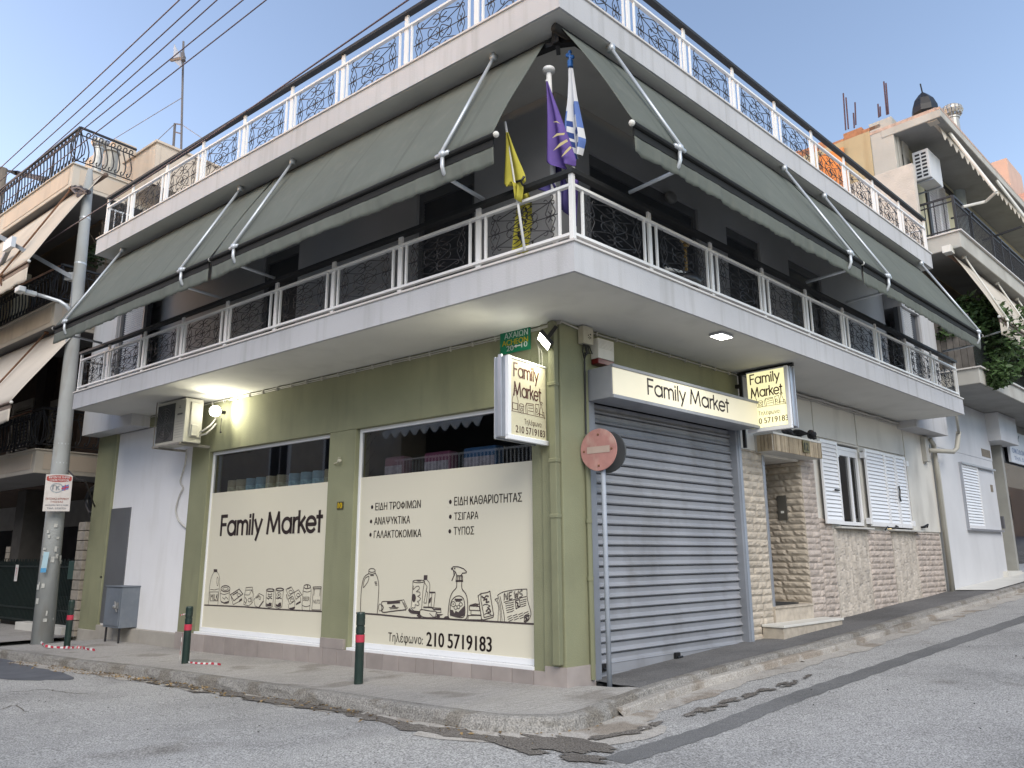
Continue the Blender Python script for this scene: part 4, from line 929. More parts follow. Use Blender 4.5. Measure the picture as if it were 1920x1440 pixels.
# ================================================================ signs and lamps
cream_l = M('lit cream sign', (.50, .465, .33), .4, .02, emis=(1, .90, .62), estr=.03)
cream_r = M('lit yellow sign', (.68, .65, .44), .4, .02, emis=(1, .93, .50), estr=.26)
cream_f = M('lit fascia panel', (.68, .64, .50), .4, .02, emis=(1, .88, .62), estr=.08)
brown_i = M('brown lettering', (.075, .022, .018), .5, .05)
def mini_goods(mb, P, u0, v0, w):
    """the little shelf of groceries on the hanging signs; w = width of the shelf"""
    s = w
    mb.strokes([[(u0, v0), (u0+s, v0)]], .007, P)
    g = lambda pts: [(u0+a*s, v0+b*s) for a, b in pts]
    L_ = [g([(.02, 0), (.02, .2), (.06, .32), (.07, .38), (.13, .38), (.14, .32), (.19, .2), (.19, 0)]), g([(.07, .38), (.07, .41), (.13, .41), (.13, .38)]), g([(.03, .04), (.17, .04), (.17, .15), (.03, .15), (.03, .04)]), g(ell(.29, .14, .065, .025, 10)), g([(.225, .13), (.24, .01), (.29, -.005), (.34, .01), (.355, .13)]), g(ell(.29, .06, .03, .03, 8)),
          g([(.42, .0), (.40, .14), (.44, .2), (.64, .21), (.66, .02)]), g([(.44, .2), (.46, .0)]), g([(.48, .17), (.62, .18)]), g([(.49, .12), (.62, .13)]), g([(.49, .07), (.63, .07)]), g([(.71, .02), (.70, .22), (.81, .23), (.82, .02)]), g(ell(.74, .11, .025, .04, 8)), g([(.83, .02), (.84, .15), (.86, .18), (.865, .25), (.895, .25), (.90, .18), (.92, .15), (.93, .03)]), g([(.86, .25), (.84, .27), (.90, .29), (.93, .26)]), g([(.74, .03), (.80, .06), (.9, .05), (.97, .03), (.98, -.01)]), g([(.92, .1), (.96, .1), (.97, .04)])]
    mb.strokes(L_, .0085, P)
def lightbox(F3, name, label, W, H, T, mat, P, tx, par_loc):
    t = thing(name, label, 'sign', par_loc, None)
    return t
# left hanging sign: stands out from the left facade, face towards the right
SX = -.20
a = aLx(950.6, 667, SX); y0, y1 = -.85, -.05; z0, z1 = 2.885, 3.875
sg = thing('hanging_sign', 'lit cream hanging sign on the green corner pillar, under the green street plate', 'sign', L(SX-.08, (y0+y1)/2, z0))
mb = MB(); mb.box(L, SX-.17, SX, y0, y1, z0, z1)
mb.box(L, SX-.185, SX-.165, y0-.02, y1, z0-.02, z1+.0); mb.box(L, SX-.11, SX-.06, y0-.035, y0, z0-.0, z1+.02)
mb.build('case', alug, sg, bevel=.005)
fp = MB(); fp.box(L, SX, SX+.006, y0+.05, y1-.02, z0+.03, z1-.03); fp.build('front_panel', cream_l, sg)
rim = MB(); rim.box(L, SX-.02, SX+.03, y0-.01, y0+.05, z0, z1); rim.box(L, SX-.02, SX+.035, y0-.01, y1, z0-.035, z0+.025); rim.box(L, SX-.02, SX+.012, y0-.01, y1, z1-.025, z1); rim.build('rim', alum, sg, bevel=.006)
PSL = lambda u, v: L(SX+.008, u, v)
t = MB(); u0 = y0+.13; W_ = y1-y0-.2
geo_text(t, 'Family', PSL, u0, z1-.235, .165, W_*.82, .022); geo_text(t, 'Market', PSL, u0, z1-.475, .165, W_*.90, .022)
mini_goods(t, PSL, y0+.08, z0+.315, y1-y0-.12)
put_text(t, 'Τηλέφωνο:', PSL, u0+.2, z0+.185, W_*.60, .062, .006); put_text(t, '210 5719183', PSL, u0+.03, z0+.065, W_*.98, .085, .012)
t.build('lettering', brown_i, sg)
mb = MB(); mb.box(L, SX-.12, SX-.05, y1, .0, z0+.15, z0+.2); mb.box(L, SX-.12, SX-.05, y1, .0, z1-.2, z1-.15); mb.build('wall_bracket', alug, sg)
# right hanging sign
SX = 4.205; y0, y1 = -.965, -.25; z0, z1 = 3.45, 4.405
sg = thing('hanging_sign', 'lit pale yellow hanging sign on a black bracket above the house doorway', 'sign', R(SX+.08, (y0+y1)/2, z0))
mb = MB(); mb.box(R, SX, SX+.17, y0, y1, z0, z1); mb.box(R, SX+.03, SX+.08, y0-.02, y0, z0, z1); mb.box(R, SX+.165, SX+.185, y0-.02, y1, z0-.02, z1); mb.build('case', alug, sg, bevel=.005)
fp = MB(); fp.box(R, SX-.006, SX, y0+.05, y1-.01, z0+.03, z1-.02); fp.build('front_panel', cream_r, sg)
rim = MB(); rim.box(R, SX-.035, SX+.02, y0-.01, y0+.05, z0, z1); rim.box(R, SX-.04, SX+.02, y0-.01, y1+.02, z0-.04, z0+.02); rim.box(R, SX-.015, SX+.02, y0-.01, y1, z1-.02, z1); rim.build('rim', alum, sg, bevel=.006)
PSR = lambda u, v: R(SX-.008, -u, v)
t = MB(); u0 = -y1+.07; W_ = y1-y0
geo_text(t, 'Family', PSR, u0, z1-.205, .155, W_*.70, .021); geo_text(t, 'Market', PSR, u0, z1-.425, .155, W_*.74, .021)
mini_goods(t, PSR, -y1+.04, z0+.36, W_*.86)
put_text(t, 'Τηλέφωνο:', PSR, u0+.10, z0+.225, W_*.52, .062, .006); put_text(t, '210 5719183', PSR, u0-.02, z0+.09, W_*.86, .088, .012)
t.build('lettering', brown_i, sg)
mb = MB(); mb.bar(R(SX+.09, -.09, 3.2), R(SX+.09, -.09, 4.44), .05, .05); mb.bar(R(SX+.09, -.05, 4.43), R(SX+.09, -1.02, 4.43), .05, .05)
for y in (-.42, -.82): mb.bar(R(SX+.09, y, 4.43), R(SX+.09, y, z1), .03); mb.box(R, SX+.05, SX+.13, y-.06, y+.06, z1, z1+.012)
mb.box(R, SX+.06, SX+.12, -.10, .0, 3.5, 3.56); mb.box(R, SX+.06, SX+.12, -.10, .0, 4.2, 4.26); mb.build('bracket', blackp, sg)
# fascia lightbox over the shutter
fx0, fx1, fy, fz0, fz1 = .505, 4.175, -.42, 3.475, 3.895
sg = thing('fascia_sign', 'long lit fascia sign above the grey roller shutter', 'sign', R((fx0+fx1)/2, fy/2, fz0))
mb = MB(); mb.box(R, fx0, fx1, fy+.004, 0, fz0, fz1); mb.box(R, fx0-.004, fx1+.01, fy-.022, fy+.03, fz1-.028, fz1+.012); mb.box(R, fx0-.004, fx1+.01, fy-.022, fy+.03, fz0-.012, fz0+.035); mb.build('case', shut, sg, bevel=.005)
mb = MB(); mb.box(R, fx0+.012, fx1-.01, fy-.006, fy+.002, fz0+.035, fz1-.03); mb.build('front_panel', cream_f, sg)
a = aR(1216, 748, fy-.008); b = aR(1367, 782, fy-.008); PF = lambda u, v: R(u, fy-.0085, v); t = MB()
geo_text(t, 'Family Market', PF, a.x, fz0+.14, .205, b.x-a.x, .03); t.build('lettering', M('black brown lettering', (.02, .01, .01), .5), sg)

# street name plate
q0, q1 = aL(938, 625, -.035), aL(995, 653, -.035); x0, x1 = q0.x, q1.x; z0, z1 = 4.165, 4.475
pl = MB(); pl.box(L, x0, x1, -.04, -.03, z0, z1)
ps = pl.build('street_name_plate', M('green enamel', (.0, .16, .075), .35, .05), label='green street name plate with white and yellow lettering under the balcony', cat='street sign', bevel=.002)
PP = lambda u, v: L(u, -.042, v); wtx = M('white lettering', (.75, .75, .75), .5); ytx = M('yellow lettering', (.75, .52, .0), .5)
t = MB(); put_text(t, 'ΑΧΑΙΩΝ', PP, (x0+x1)/2+.02, z1-.105, .40, .075, .010, 'CENTER'); put_text(t, '20', PP, x0+.115, z0+.03, .12, .072, .01); put_text(t, '10', PP, x1-.15, z0+.045, .10, .072, .01)
t.strokes([[(x0+.255, z0+.08), (x1-.165, z0+.08)]], .015, PP); t.poly([PP(x0+.24, z0+.08), PP(x0+.285, z0+.055), PP(x0+.285, z0+.105)]); t.build('lettering', wtx, ps)
t = MB(); put_text(t, 'ACHEON', PP, (x0+x1)/2, z1-.20, .44, .075, .012, 'CENTER'); t.build('lettering', ytx, ps)
# house number 10
a = aL(638, 948, -.008); pl = MB(); pl.box(L, a.x-.075, a.x+.075, -.014, -.004, a.z-.06, a.z+.06)
ps = pl.build('house_number', M('dark plate', (.05, .045, .02), .5), label='small dark house number plate 10 on the green pillar between the windows', cat='number plate')
t = MB(); put_text(t, '10', lambda u, v: L(u, -.0155, v), a.x, a.z-.04, .10, .085, .03, 'CENTER'); t.build('number', ytx, ps)

# lamps that are lit
def light(name, P, energy, col, size=.1, spot=None, d=None, blend=.6):
    ld = bpy.data.lights.new(name, 'SPOT' if spot else 'POINT'); ld.energy = energy; ld.color = col; ld.shadow_soft_size = size
    if spot: ld.spot_size = math.radians(spot); ld.spot_blend = blend
    o = bpy.data.objects.new(name, ld); COL.objects.link(o); o.location = P
    if d is not None: o.rotation_euler = V(d).to_track_quat('-Z', 'Y').to_euler()
    o['kind'] = 'structure'; return o
bulb = lamp_mat('lit bulb', (1, .96, .85), 8); bulb2 = lamp_mat('lit flood', (1, .97, .85), 9); bulb3 = lamp_mat('lit downlight', (1, .97, .88), 4)
P = L(-7.78, -.20, 4.19)
wl = thing('wall_lamp', 'round lit wall lamp beside the air conditioner', 'lamp', P); mb = MB(); mb.ball(P, .105, n=8); mb.build('bulb', bulb, wl, smooth=True)
mb = MB(); mb.tube([P+YL*.09, P+YL*.2], .035, 8); mb.tube([L(-7.78, -.06, 4.08), L(-7.80, -.05, 3.92), L(-7.79, -.05, 3.82)], .008, 6); mb.ball(L(-7.79, -.05, 3.81), .02, n=4); mb.build('fitting', blackp, wl)
light('wall_lamp_light', L(-7.66, -.24, 4.19), 40, (1, .95, .74), .06, 172, XL*.9+Z*.05-YL*.12, .7)
q_ = aL(1020, 640, -.26); P = L(q_.x, -.26, q_.z); dn = (XL*-.55-YL*.5-Z*.62).normalized(); sd = dn.cross(Z).normalized(); up = sd.cross(dn)
fl = thing('floodlight', 'black lit floodlight tilted down beside the green street plate', 'lamp', P)
mb = MB(); G = lambda x, y, z: P+sd*x+up*y-dn*z
mb.box(G, -.15, .15, -.11, .11, .0, .05); mb.bar(G(0, 0, .05), G(0, .05, .25), .05); mb.bar(G(.16, 0, .02), L(-.28, -.02, 4.36), .025); mb.build('housing', blackp, fl, bevel=.006)
mb = MB(); mb.box(G, -.135, .135, -.095, .095, -.006, -.001); mb.build('lens', bulb2, fl)
mb = MB(); mb.tube([L(-.36, -.05, 4.3), L(-.27, -.10, 4.12), L(-.28, -.07, 3.95), L(-.33, -.05, 3.85), L(-.26, -.05, 3.8), L(-.26, -.05, 3.7)], .011, 6); mb.tube([L(-.30, -.06, 4.2), L(-.22, -.1, 4.05), L(-.25, -.05, 3.6)], .009, 6); mb.build('cord', M('grey cord', (.25, .25, .2), .6), fl)
light('floodlight_light', P+dn*.05, 26, (1, .95, .72), .08, 150, dn)
P = R(2.07, -1.10, ZS0-.045)
dl2 = thing('ceiling_lamp', 'square lit downlight under the balcony above the shop shutter', 'lamp', P)
mb = MB(); Q = lambda x, y, z: R(2.07+x, -1.10+y, ZS0+z); mb.box(Q, -.15, .15, -.10, .10, -.045, -.012); mb.box(Q, -.05, .19, .10, .13, -.04, -.011); mb.build('housing', alug, dl2, bevel=.004)
mb = MB(); mb.box(Q, -.135, .135, -.088, .088, -.05, -.046); mb.build('lens', bulb3, dl2)
light('ceiling_lamp_light', R(2.07, -1.10, ZS0-.08), 14, (1, .95, .78), .1, 165, (0, 0, -1))

# air conditioner on the left facade
ax0, ax1, ay0, ay1, az0, az1 = -9.17, -8.13, -.60, -.24, 3.60, 4.425
ac = thing('air_conditioner', 'beige air conditioner unit on a bracket below the balcony slab', 'air conditioner', L(-8.65, -.42, 3.6))
mb = MB(); mb.box(L, ax0, ax1, ay0, ay1, az0, az1); mb.box(L, ax1, ax1+.03, ay0+.10, ay1-.03, az0+.1, az1-.06); mb.box(L, ax1, ax1+.06, ay0+.12, ay1-.11, az0+.12, az0+.34); mb.box(L, ax0-.01, ax1+.005, ay0-.008, ay1, az1-.015, az1+.012)
mb.build('casing', acw, ac, bevel=.015)
mb = MB(); cx, cz, rr = -8.83, 4.0, .335; mb.box(L, ax0+.03, -8.5, ay0-.012, ay0-.002, az0+.06, az1-.05); mb.build('grille_panel', M('dark grille', (.04, .042, .042), .6), ac)
mb = MB()
for r_ in [.05*k for k in range(1, 7)]: mb.tube([L(cx+r_*math.cos(t_), ay0-.02, cz+r_*math.sin(t_)) for t_ in [k*math.pi/12 for k in range(25)]], .006, 4, cap=False)
for k in range(8): mb.tube([L(cx, ay0-.02, cz), L(cx+.33*math.cos(k*math.pi/4), ay0-.02, cz+.33*math.sin(k*math.pi/4))], .006, 4)
mb.box(L, -8.40, -8.22, ay0-.004, ay0+.002, 4.13, 4.16)
for k in range(7): mb.box(L, -8.46, -8.16, ay0-.003, ay0+.002, 3.70+k*.05, 3.703+k*.05)
mb.build('fan_guard', M('fan guard', (.08, .08, .08), .5), ac)
t = MB(); c_ = (-8.33, 4.28)
for k in range(3):
    a_ = math.radians(90+120*k); u = V((math.cos(a_), math.sin(a_))); n_ = V((-u.y, u.x))
    t.poly([L(c_[0]+p.x, ay0-.004, c_[1]+p.y) for p in (u*0, u*.022+n_*.013, u*.044, u*.022-n_*.013)])
t.build('emblem', M('emblem dark', (.08, .08, .08), .5), ac)
mb = MB(); mb.bar(L(ax0+.05, ay0-.05, az0-.03), L(ax0+.05, 0, az0-.03), .04); mb.bar(L(ax1-.1, ay0-.05, az0-.03), L(ax1-.1, 0, az0-.03), .05); mb.bar(L(ax0+.0, ay0-.03, az0-.05), L(ax0+.0, ay0-.03, ZS0), .016); mb.bar(L(ax0, ay0-.04, az0-.02), L(ax1, ay0-.04, az0-.02), .03); mb.build('bracket', M('bracket steel', (.2, .19, .17), .5, .2), ac)
mb = MB(); mb.tube([L(ax1, -.3, 3.8), L(ax1+.10, -.25, 3.85), L(ax1+.14, -.15, 3.95), L(ax1+.1, -.03, 4.1)], .018, 8); mb.tube([L(ax1, -.3, 3.74), L(ax1+.13, -.22, 3.78), L(ax1+.17, -.12, 3.9), L(ax1+.12, -.03, 4.0)], .018, 8)
pts = [(350, 842), (347, 870), (341, 890), (338, 905), (343, 915), (337, 928), (331, 948), (330, 962), (336, 978), (349, 990)]
mb.tube([L(aL(x, y, .03).x, .03, aL(x, y, .03).z) for x, y in smooth_poly(pts, 3)], .016, 7); mb.build('hose', M('grey hose', (.42, .41, .38), .6), ac, smooth=True)
# siren and junction box, cables
sr = thing('alarm_siren', 'white and red alarm siren box above the left end of the fascia sign', 'alarm', R(.76, -.06, 4.0))
mb = MB(); mb.box(R, .60, .93, -.13, 0, 4.06, 4.335)
for k in range(7): mb.box(R, .605, .925, -.138, -.129, 4.20+k*.018, 4.21+k*.018)
mb.build('case', plastic, sr, bevel=.01); mb = MB(); mb.box(R, .60, .93, -.125, 0, 3.985, 4.06); mb.build('lens', M('dark red lens', (.12, .01, .01), .3), sr, bevel=.008)
jb = thing('junction_box', 'beige cable junction box high on the green corner pillar', 'junction box', R(.41, -.07, 4.24))
mb = MB(); mb.box(R, .31, .51, -.13, -.03, 4.21, 4.45); mb.build('case', M('beige box', (.40, .38, .30), .6, .1, 4, dirt=(.2, .18, .12), damt=.5), jb, bevel=.008)
mb = MB()
for k in range(6): mb.tube([R(.36+.02*k, -.08, 4.22), R(.34+.03*k+random.uniform(-.03, .03), -.10, 4.10), R(.40, -.06, 4.0+.02*k)], .009, 5)
mb.tube([R(.41, -.05, 4.0), R(.415, -.04, 3.5), R(.40, -.05, 3.02)], .012, 6); mb.build('wires', blackp, jb)
mk = MB()
for k in range(9): u, v = random.uniform(.40, .47), random.uniform(4.27, 4.35); mk.box(R, u, u+random.uniform(.008, .02), -.1315, -.13, v, v+random.uniform(.008, .02))
mk.build('sticker', blackp, jb)
def cable(name, pts, r, label, mat, clips=None, F=None):
    mb = MB(); mb.tube(pts, r, 6); return mb.build(name, mat, label=label, cat='cable', smooth=True)
cgrey = M('pale cable', (.42, .41, .36), .6, .1); cdark = M('dark cable', (.05, .05, .045), .6)
mb = MB(); xs = [-12.9+.25*k for k in range(52)]
mb.tube([L(x, -.02, ZS0-.035-.008*abs(math.sin(x*3.1))) for x in xs if x < -.3]+[cnr(.05, .06, ZS0-.03)]+[R(.3, -.05, ZS0-.06)], .011, 6)
mb.tube([L(x, -.016, ZS0-.062-.006*abs(math.sin(x*2.3+1))) for x in xs if -7.7 < x < -.3]+[cnr(.05, .06, ZS0-.05)], .009, 6)
for k in range(int(12/.42)): mb.box(L, -12+.42*k, -11.985+.42*k, -.036, 0, ZS0-.085, ZS0-.015)
mb.build('cable', cgrey, label='pale cable clipped along the top of the green wall on the left street', cat='cable')
mb = MB(); mb.tube([R(.45, -.05, ZS0-.05)]+[R(.5+.3*k, -.02, ZS0-.04-.01*abs(math.sin(k*1.3))) for k in range(13)]+[R(4.3, -.03, ZS0-.05)], .011, 6)
for k in range(9): mb.box(R, .7+.42*k, .715+.42*k, -.036, 0, ZS0-.075, ZS0-.015)
mb.build('cable', cgrey, label='pale cable clipped above the fascia sign on the right street', cat='cable')
mb = MB(); mb.tube([R(4.75+.3*k, -.03, ZS0-.05-.02*abs(math.sin(k*.7))) for k in range(28)]+[R(12.95, -.05, 4.25)], .024, 8); mb.tube([R(4.75+.3*k, -.02, ZS0-.095-.02*abs(math.sin(k*.7+.4))) for k in range(27)], .012, 6)
mb.build('cable', M('grey conduit cable', (.40, .39, .37), .6, .1), label='thick grey cable run above the house windows on the right street', cat='cable', smooth=True)
mb = MB(); a = aL(632, 868, -.05); mb.tube([L(a.x-.12, -.01, a.z), L(a.x, -.06, a.z), L(a.x+.07, -.07, a.z+.03)], .008, 6); mb.ball(L(a.x+.08, -.07, a.z+.03), .035, .02, .03, n=5); mb.tube([L(a.x+.02, -.06, a.z+.01), L(a.x+.05, -.07, a.z+.08), L(a.x+.1, -.07, a.z+.08)], .006, 5)
mb.build('wall_hook', M('hook metal', (.4, .38, .3), .5), label='small metal hook fitting on the pillar above the house number', cat='hook')

# goods behind the glass
n10 = 10; cm_ = {0: (.62, .54, .36), 1: (.30, .48, .58)}
xs_ = [aL(380+X/7.385, 780+Y/7.385, .28).x for X, Y in ((375, 970), (490, 960), (625, 950), (760, 940), (900, 925), (1045, 915), (1215, 905), (1380, 890), (1540, 880), (1705, 860))]
kinds = [0, 0, 1, 1, 0, 0, 1, 1, 1, 0]; proto = {}
def can(kind, P):
    nm = 'cream' if kind == 0 else 'blue'
    o = MB(); o.lathe(P, [(.11, 0), (.118, .01), (.118, .305), (.112, .32), (.10, .32), (.10, .31)], 20)
    r = o.build('food_tin', M(nm+' tin label', cm_[kind], .4, .15, 9), label='x', cat='tin', group='tins on the shelf of the left shop window', loc=P, smooth=True)
    o = MB(); o.lathe(P, [(.1195, .03), (.1195, .19)], 20); o.build('label_band', M(nm+' band', tuple(min(1, c*1.5) for c in cm_[kind]), .5, .3, 20), r); return r
lab = ['cream tin at the far left of the row behind the left window', 'second cream tin of the row, left of the first blue tin', 'blue tin next to the two left cream tins', 'blue tin left of the middle cream pair', 'cream tin in the middle of the row, right of a blue tin', 'cream tin in the middle of the row, left of three blue tins', 'first of the three blue tins at the right of the row', 'middle of the three blue tins at the right of the row', 'last of the three blue tins, beside the final cream tin', 'cream tin at the far right of the row, against the window frame']
for i, x in enumerate(xs_):
    P = L(x+.12, .30, 2.60)
    if kinds[i] not in proto: o = proto[kinds[i]] = can(kinds[i], P)
    else: o = copy_tree(proto[kinds[i]]); move_to(o, P)
    o['label'] = lab[i]
for px_, w, col, lb in ((745, .42, (.30, .14, .20), 'faded pink pack on the left of the right shop window shelf'), (825, .52, (.32, .10, .18), 'deep pink pack in the middle of the right shop window shelf'), (905, .60, (.06, .16, .34), 'blue pack on the right of the right shop window shelf')):
    q = aL(px_, 880, .3); mb = MB(); mb.box(L, q.x-w/2, q.x+w/2, .22, .42, 2.60, 3.0)
    o = mb.build('paper_pack', M('pack '+str(px_), col, .4, .2, 6), label=lb, cat='pack', group='packs behind the right shop window', bevel=.03)
    m2 = MB(); m2.box(L, q.x-w/2+.02, q.x+w/2-.02, .214, .219, 2.62, 2.86); m2.build('pack_band', M('pack band', (.5, .45, .5), .4, .3, 15), o)

# ================================================================ flags on the balcony
def cloth(fnL, fnR, n, rows, nl, amp, folds):
    """draped cloth between a left and a right outline (pixels on the plane n)"""
    def f(u, v):
        a = fnL(v); b = fnR(v); px = lerp(a[0], b[0], u); py = lerp(a[1], b[1], u); q = aL(px, py, n)
        return L(q.x, n-amp*math.sin(u*math.pi*folds+v*2)*(.25+v), q.z)
    m = MB(); m.grid(f, nl, rows); return m
def outl(pts):
    ys = [i/(len(pts)-1) for i in range(len(pts))]
    return lambda v: (interp(v, ys, [p[0] for p in pts]), interp(v, ys, [p[1] for p in pts]))
def fpt(px, py, n): q = aL(px, py, n); return L(q.x, n, q.z)
yel = M('yellow cloth', (.42, .38, .05), .8, .12, 4); yb = M('black print', (.015, .015, .012), .8)
t = thing('flag', 'yellow flag tied to a thin white pole outside the railing', 'flag', fpt(983, 468, -1.42), 'flags on the corner of the balcony')
mb = MB(); mb.tube([fpt(947, 229, -1.44), fpt(962, 320, -1.44), fpt(984, 470, -1.42)], .016, 8); mb.build('pole', whitep, t, smooth=True)
m = cloth(outl([(949, 248), (948, 300), (946, 345), (952, 352), (962, 340), (966, 350), (969, 375)]), outl([(953, 248), (968, 290), (983, 325), (984, 338), (977, 345), (978, 352), (974, 378)]), -1.46, 14, 16, .035, 3); m.build('cloth', yel, t, smooth=True, solid=.003)
m = cloth(outl([(974, 352), (972, 385), (968, 420), (964, 476)]), outl([(985, 350), (998, 375), (1001, 415), (993, 474)]), -1.22, 12, 16, .04, 4); lo = m.build('cloth', yel, t, smooth=True, solid=.003)
m = MB()
for k in range(34):
    v = random.random(); px = lerp(972, 999, random.random()); py = lerp(360, 468, v); r_ = random.uniform(1.2, 3.4)
    m.poly([fpt(px+r_*random.uniform(.4, 1.3)*math.cos(a_), py+r_*1.6*random.uniform(.5, 1.3)*math.sin(a_), -1.285) for a_ in [i*.9 for i in range(7)]])
m.build('print', yb, lo)
m = MB(); m.tube([fpt(968, 341, -1.5), fpt(978, 338, -1.5), fpt(983, 331, -1.48)], .014, 6); m.tube([fpt(976, 340, -1.5), fpt(981, 348, -1.48)], .012, 6); m.build('tie', blackp, t)
pur = M('purple cloth', (.105, .062, .255), .75, .12, 4); purd = M('dark purple cloth', (.05, .04, .16), .75, .1, 4); ray_m = M('pale gold ray', (.62, .52, .26), .7)
t = thing('flag', 'purple flag with pale gold rays on the thick white pole', 'flag', fpt(1040, 440, -1.05), 'flags on the corner of the balcony')
mb = MB(); mb.tube([fpt(1029, 138, -1.05), fpt(1042, 456, -1.05)], .034, 10); q = fpt(1029, 134, -1.05); mb.lathe(q-Z*.02, [(.03, 0), (.075, .01), (.08, .04), (.07, .06), (.0, .065)], 16); mb.ball(fpt(1025, 152, -1.1), .018, n=4); mb.build('pole', whitep, t, smooth=True)
m = cloth(outl([(1025, 153), (1027, 220), (1028, 306), (1036, 312), (1050, 316)]), outl([(1027, 153), (1046, 205), (1066, 262), (1076, 297), (1074, 308)]), -1.16, 20, 18, .05, 3)
po = m.build('cloth', pur, t, smooth=True, solid=.003)
m = MB()
for p in ([(1036, 229), (1044, 227), (1051, 232), (1043, 229)], [(1035, 259), (1044, 250), (1059, 249), (1058, 253), (1046, 254)], [(1037, 283), (1050, 268), (1063, 261), (1065, 265), (1052, 273)], [(1052, 295), (1060, 283), (1069, 274), (1072, 277), (1062, 287)], [(1062, 246), (1066, 245), (1067, 246)]):
    m.poly([fpt(x, y, -1.245) for x, y in p])
m.build('gold_ray', ray_m, po)
m = cloth(outl([(1030, 300), (1036, 330), (1054, 340), (1056, 395)]), outl([(1052, 300), (1052, 320), (1062, 345), (1063, 402)]), -1.0, 12, 8, .04, 3); m.build('cloth', purd, t, smooth=True, solid=.003)
m = cloth(outl([(1076, 322), (1075, 370), (1076, 420)]), outl([(1085, 330), (1084, 380), (1080, 424)]), -1.12, 8, 6, .03, 2); m.build('cloth', pur, t, smooth=True, solid=.003)
m = cloth(outl([(1000, 352), (1012, 357), (1036, 364)]), outl([(1030, 338), (1038, 340), (1046, 352)]), -1.08, 8, 8, .03, 2); m.build('cloth', purd, t, smooth=True, solid=.003)
gw = M('white flag cloth', (.60, .61, .63), .8, .05); gb = M('blue flag cloth', (.10, .17, .42), .8, .1); gd = M('deep blue flag cloth', (.02, .05, .20), .8, .1)
t = thing('flag', 'blue and white striped flag furled on a pole with a blue cross on top', 'flag', fpt(1074, 450, -.98), 'flags on the corner of the balcony')
mb = MB(); mb.tube([fpt(1069, 125, -.98), fpt(1078, 455, -1.0)], .026, 10); mb.build('pole', whitep, t, smooth=True)
mb = MB(); mb.tube([fpt(1069.5, 126, -1.0), fpt(1069, 114, -1.0)], .034, 8); mb.tube([fpt(1069, 114, -1.0), fpt(1068.5, 99, -1.0)], .018, 6); mb.tube([fpt(1064.5, 105, -1.0), fpt(1073, 106, -1.0)], .016, 6)
for p in ((1068.5, 98), (1064, 104), (1073.5, 107)): mb.ball(fpt(*p, -1.0), .026, n=4)
mb.build('finial', M('blue finial', (.02, .12, .38), .4), t)
m = MB(); fl_, fr2 = outl([(1067, 128), (1064, 190), (1058, 230), (1057, 262), (1070, 300)]), outl([(1074, 128), (1081, 180), (1089, 220), (1097, 262), (1090, 290)])
NU, NV = 14, 26
for j in range(NV):
    for i in range(NU):
        def pt_(a, b):
            l_, r_ = fl_(b), fr2(b); q = aL(lerp(l_[0], r_[0], a), lerp(l_[1], r_[1], a), -1.06); return L(q.x, -1.06-.04*math.sin(a*math.pi*3.2)*(.3+b), q.z)
        u, v = (i+.5)/NU, (j+.5)/NV
        if u < .22: k_ = 1 if .38 < v < .72 or v > .86 else 0
        elif u < .42: k_ = 2 if int(v*14) % 2 and v > .5 else 0
        elif u < .52: k_ = 0
        elif u < .76: k_ = (1 if .3 < v < .48 else 0) if v < .5 else (2 if int((v-.5)*10) % 2 else 0)
        else: k_ = (1 if .3 < v < .5 else 0) if v < .5 else (0 if int((v-.5)*8) % 2 else 1)
        m.k = k_; m.quad(pt_(i/NU, j/NV), pt_(i/NU, (j+1)/NV), pt_((i+1)/NU, (j+1)/NV), pt_((i+1)/NU, j/NV))
m.build('cloth', [gw, gb, gd], t, smooth=True)
m = MB()
for j in range(12): m.k = j % 2; m.quad(*[fpt(*p, -1.16) for p in ((1068.5+j*.3, 330+j*10), (1068.5+j*.3, 340+j*10), (1073+j*.2, 336+j*10), (1073+j*.2, 326+j*10))])
m.build('cloth', [gw, gd], t)
# things standing on the right balcony
q = aR(1284, 452, -1.12); q2 = aR(1287, 508, -1.12); st = thing('wooden_stand', 'slim yellowish wooden post with two small knobs behind the right railing', 'stand', R(q2.x, -1.12, ZS1+.03))
mb = MB(); mb.tube([R(q.x, -1.12, q.z), R(q2.x, -1.12, q2.z)], .022, 8); mb.build('post', M('old brass wood', (.22, .14, .04), .5, .2), st)
mb = MB()
for p in ((1278, 452), (1289, 459)): c_ = aR(*p, -1.14); mb.ball(R(c_.x, -1.14, c_.z), .03, n=5)
mb.build('knob', M('pale brass', (.4, .3, .15), .4), st)
q = aR(1248, 503, -1.1); bk = thing('black_basket', 'black basket with a white rim handle behind the right railing', 'basket', R(q.x+.3, -1.0, ZS1+.03)); w_ = aR(1299, 520, -1.0).x-q.x
mb = MB(); mb.lathe(R(q.x+w_*.5, -1.02, ZS1+.03), [(.22, 0), (.30, .12), (.32, .2), (.30, .2), (.26, .05)], 18); mb.build('body', blackp, bk, smooth=True)
mb = MB(); mb.tube([R(q.x, -1.1, q.z), R(q.x+w_*.5, -1.1, q.z+.04), R(q.x+w_*.8, -1.1, q.z), R(q.x+w_, -1.1, q.z-.10)], .026, 8); mb.build('handle', whitep, bk, smooth=True)
q = aR(1272, 365, -.2); lp = MB(); lp.ball(R(q.x, -.06, q.z), .13, .08, .1, n=8, fr=(XR, YR, Z)); lp.build('bulkhead_lamp', M('unlit lamp glass', (.2, .2, .2), .3), label='round unlit lamp on the shaded wall behind the right railing', cat='lamp', smooth=True)

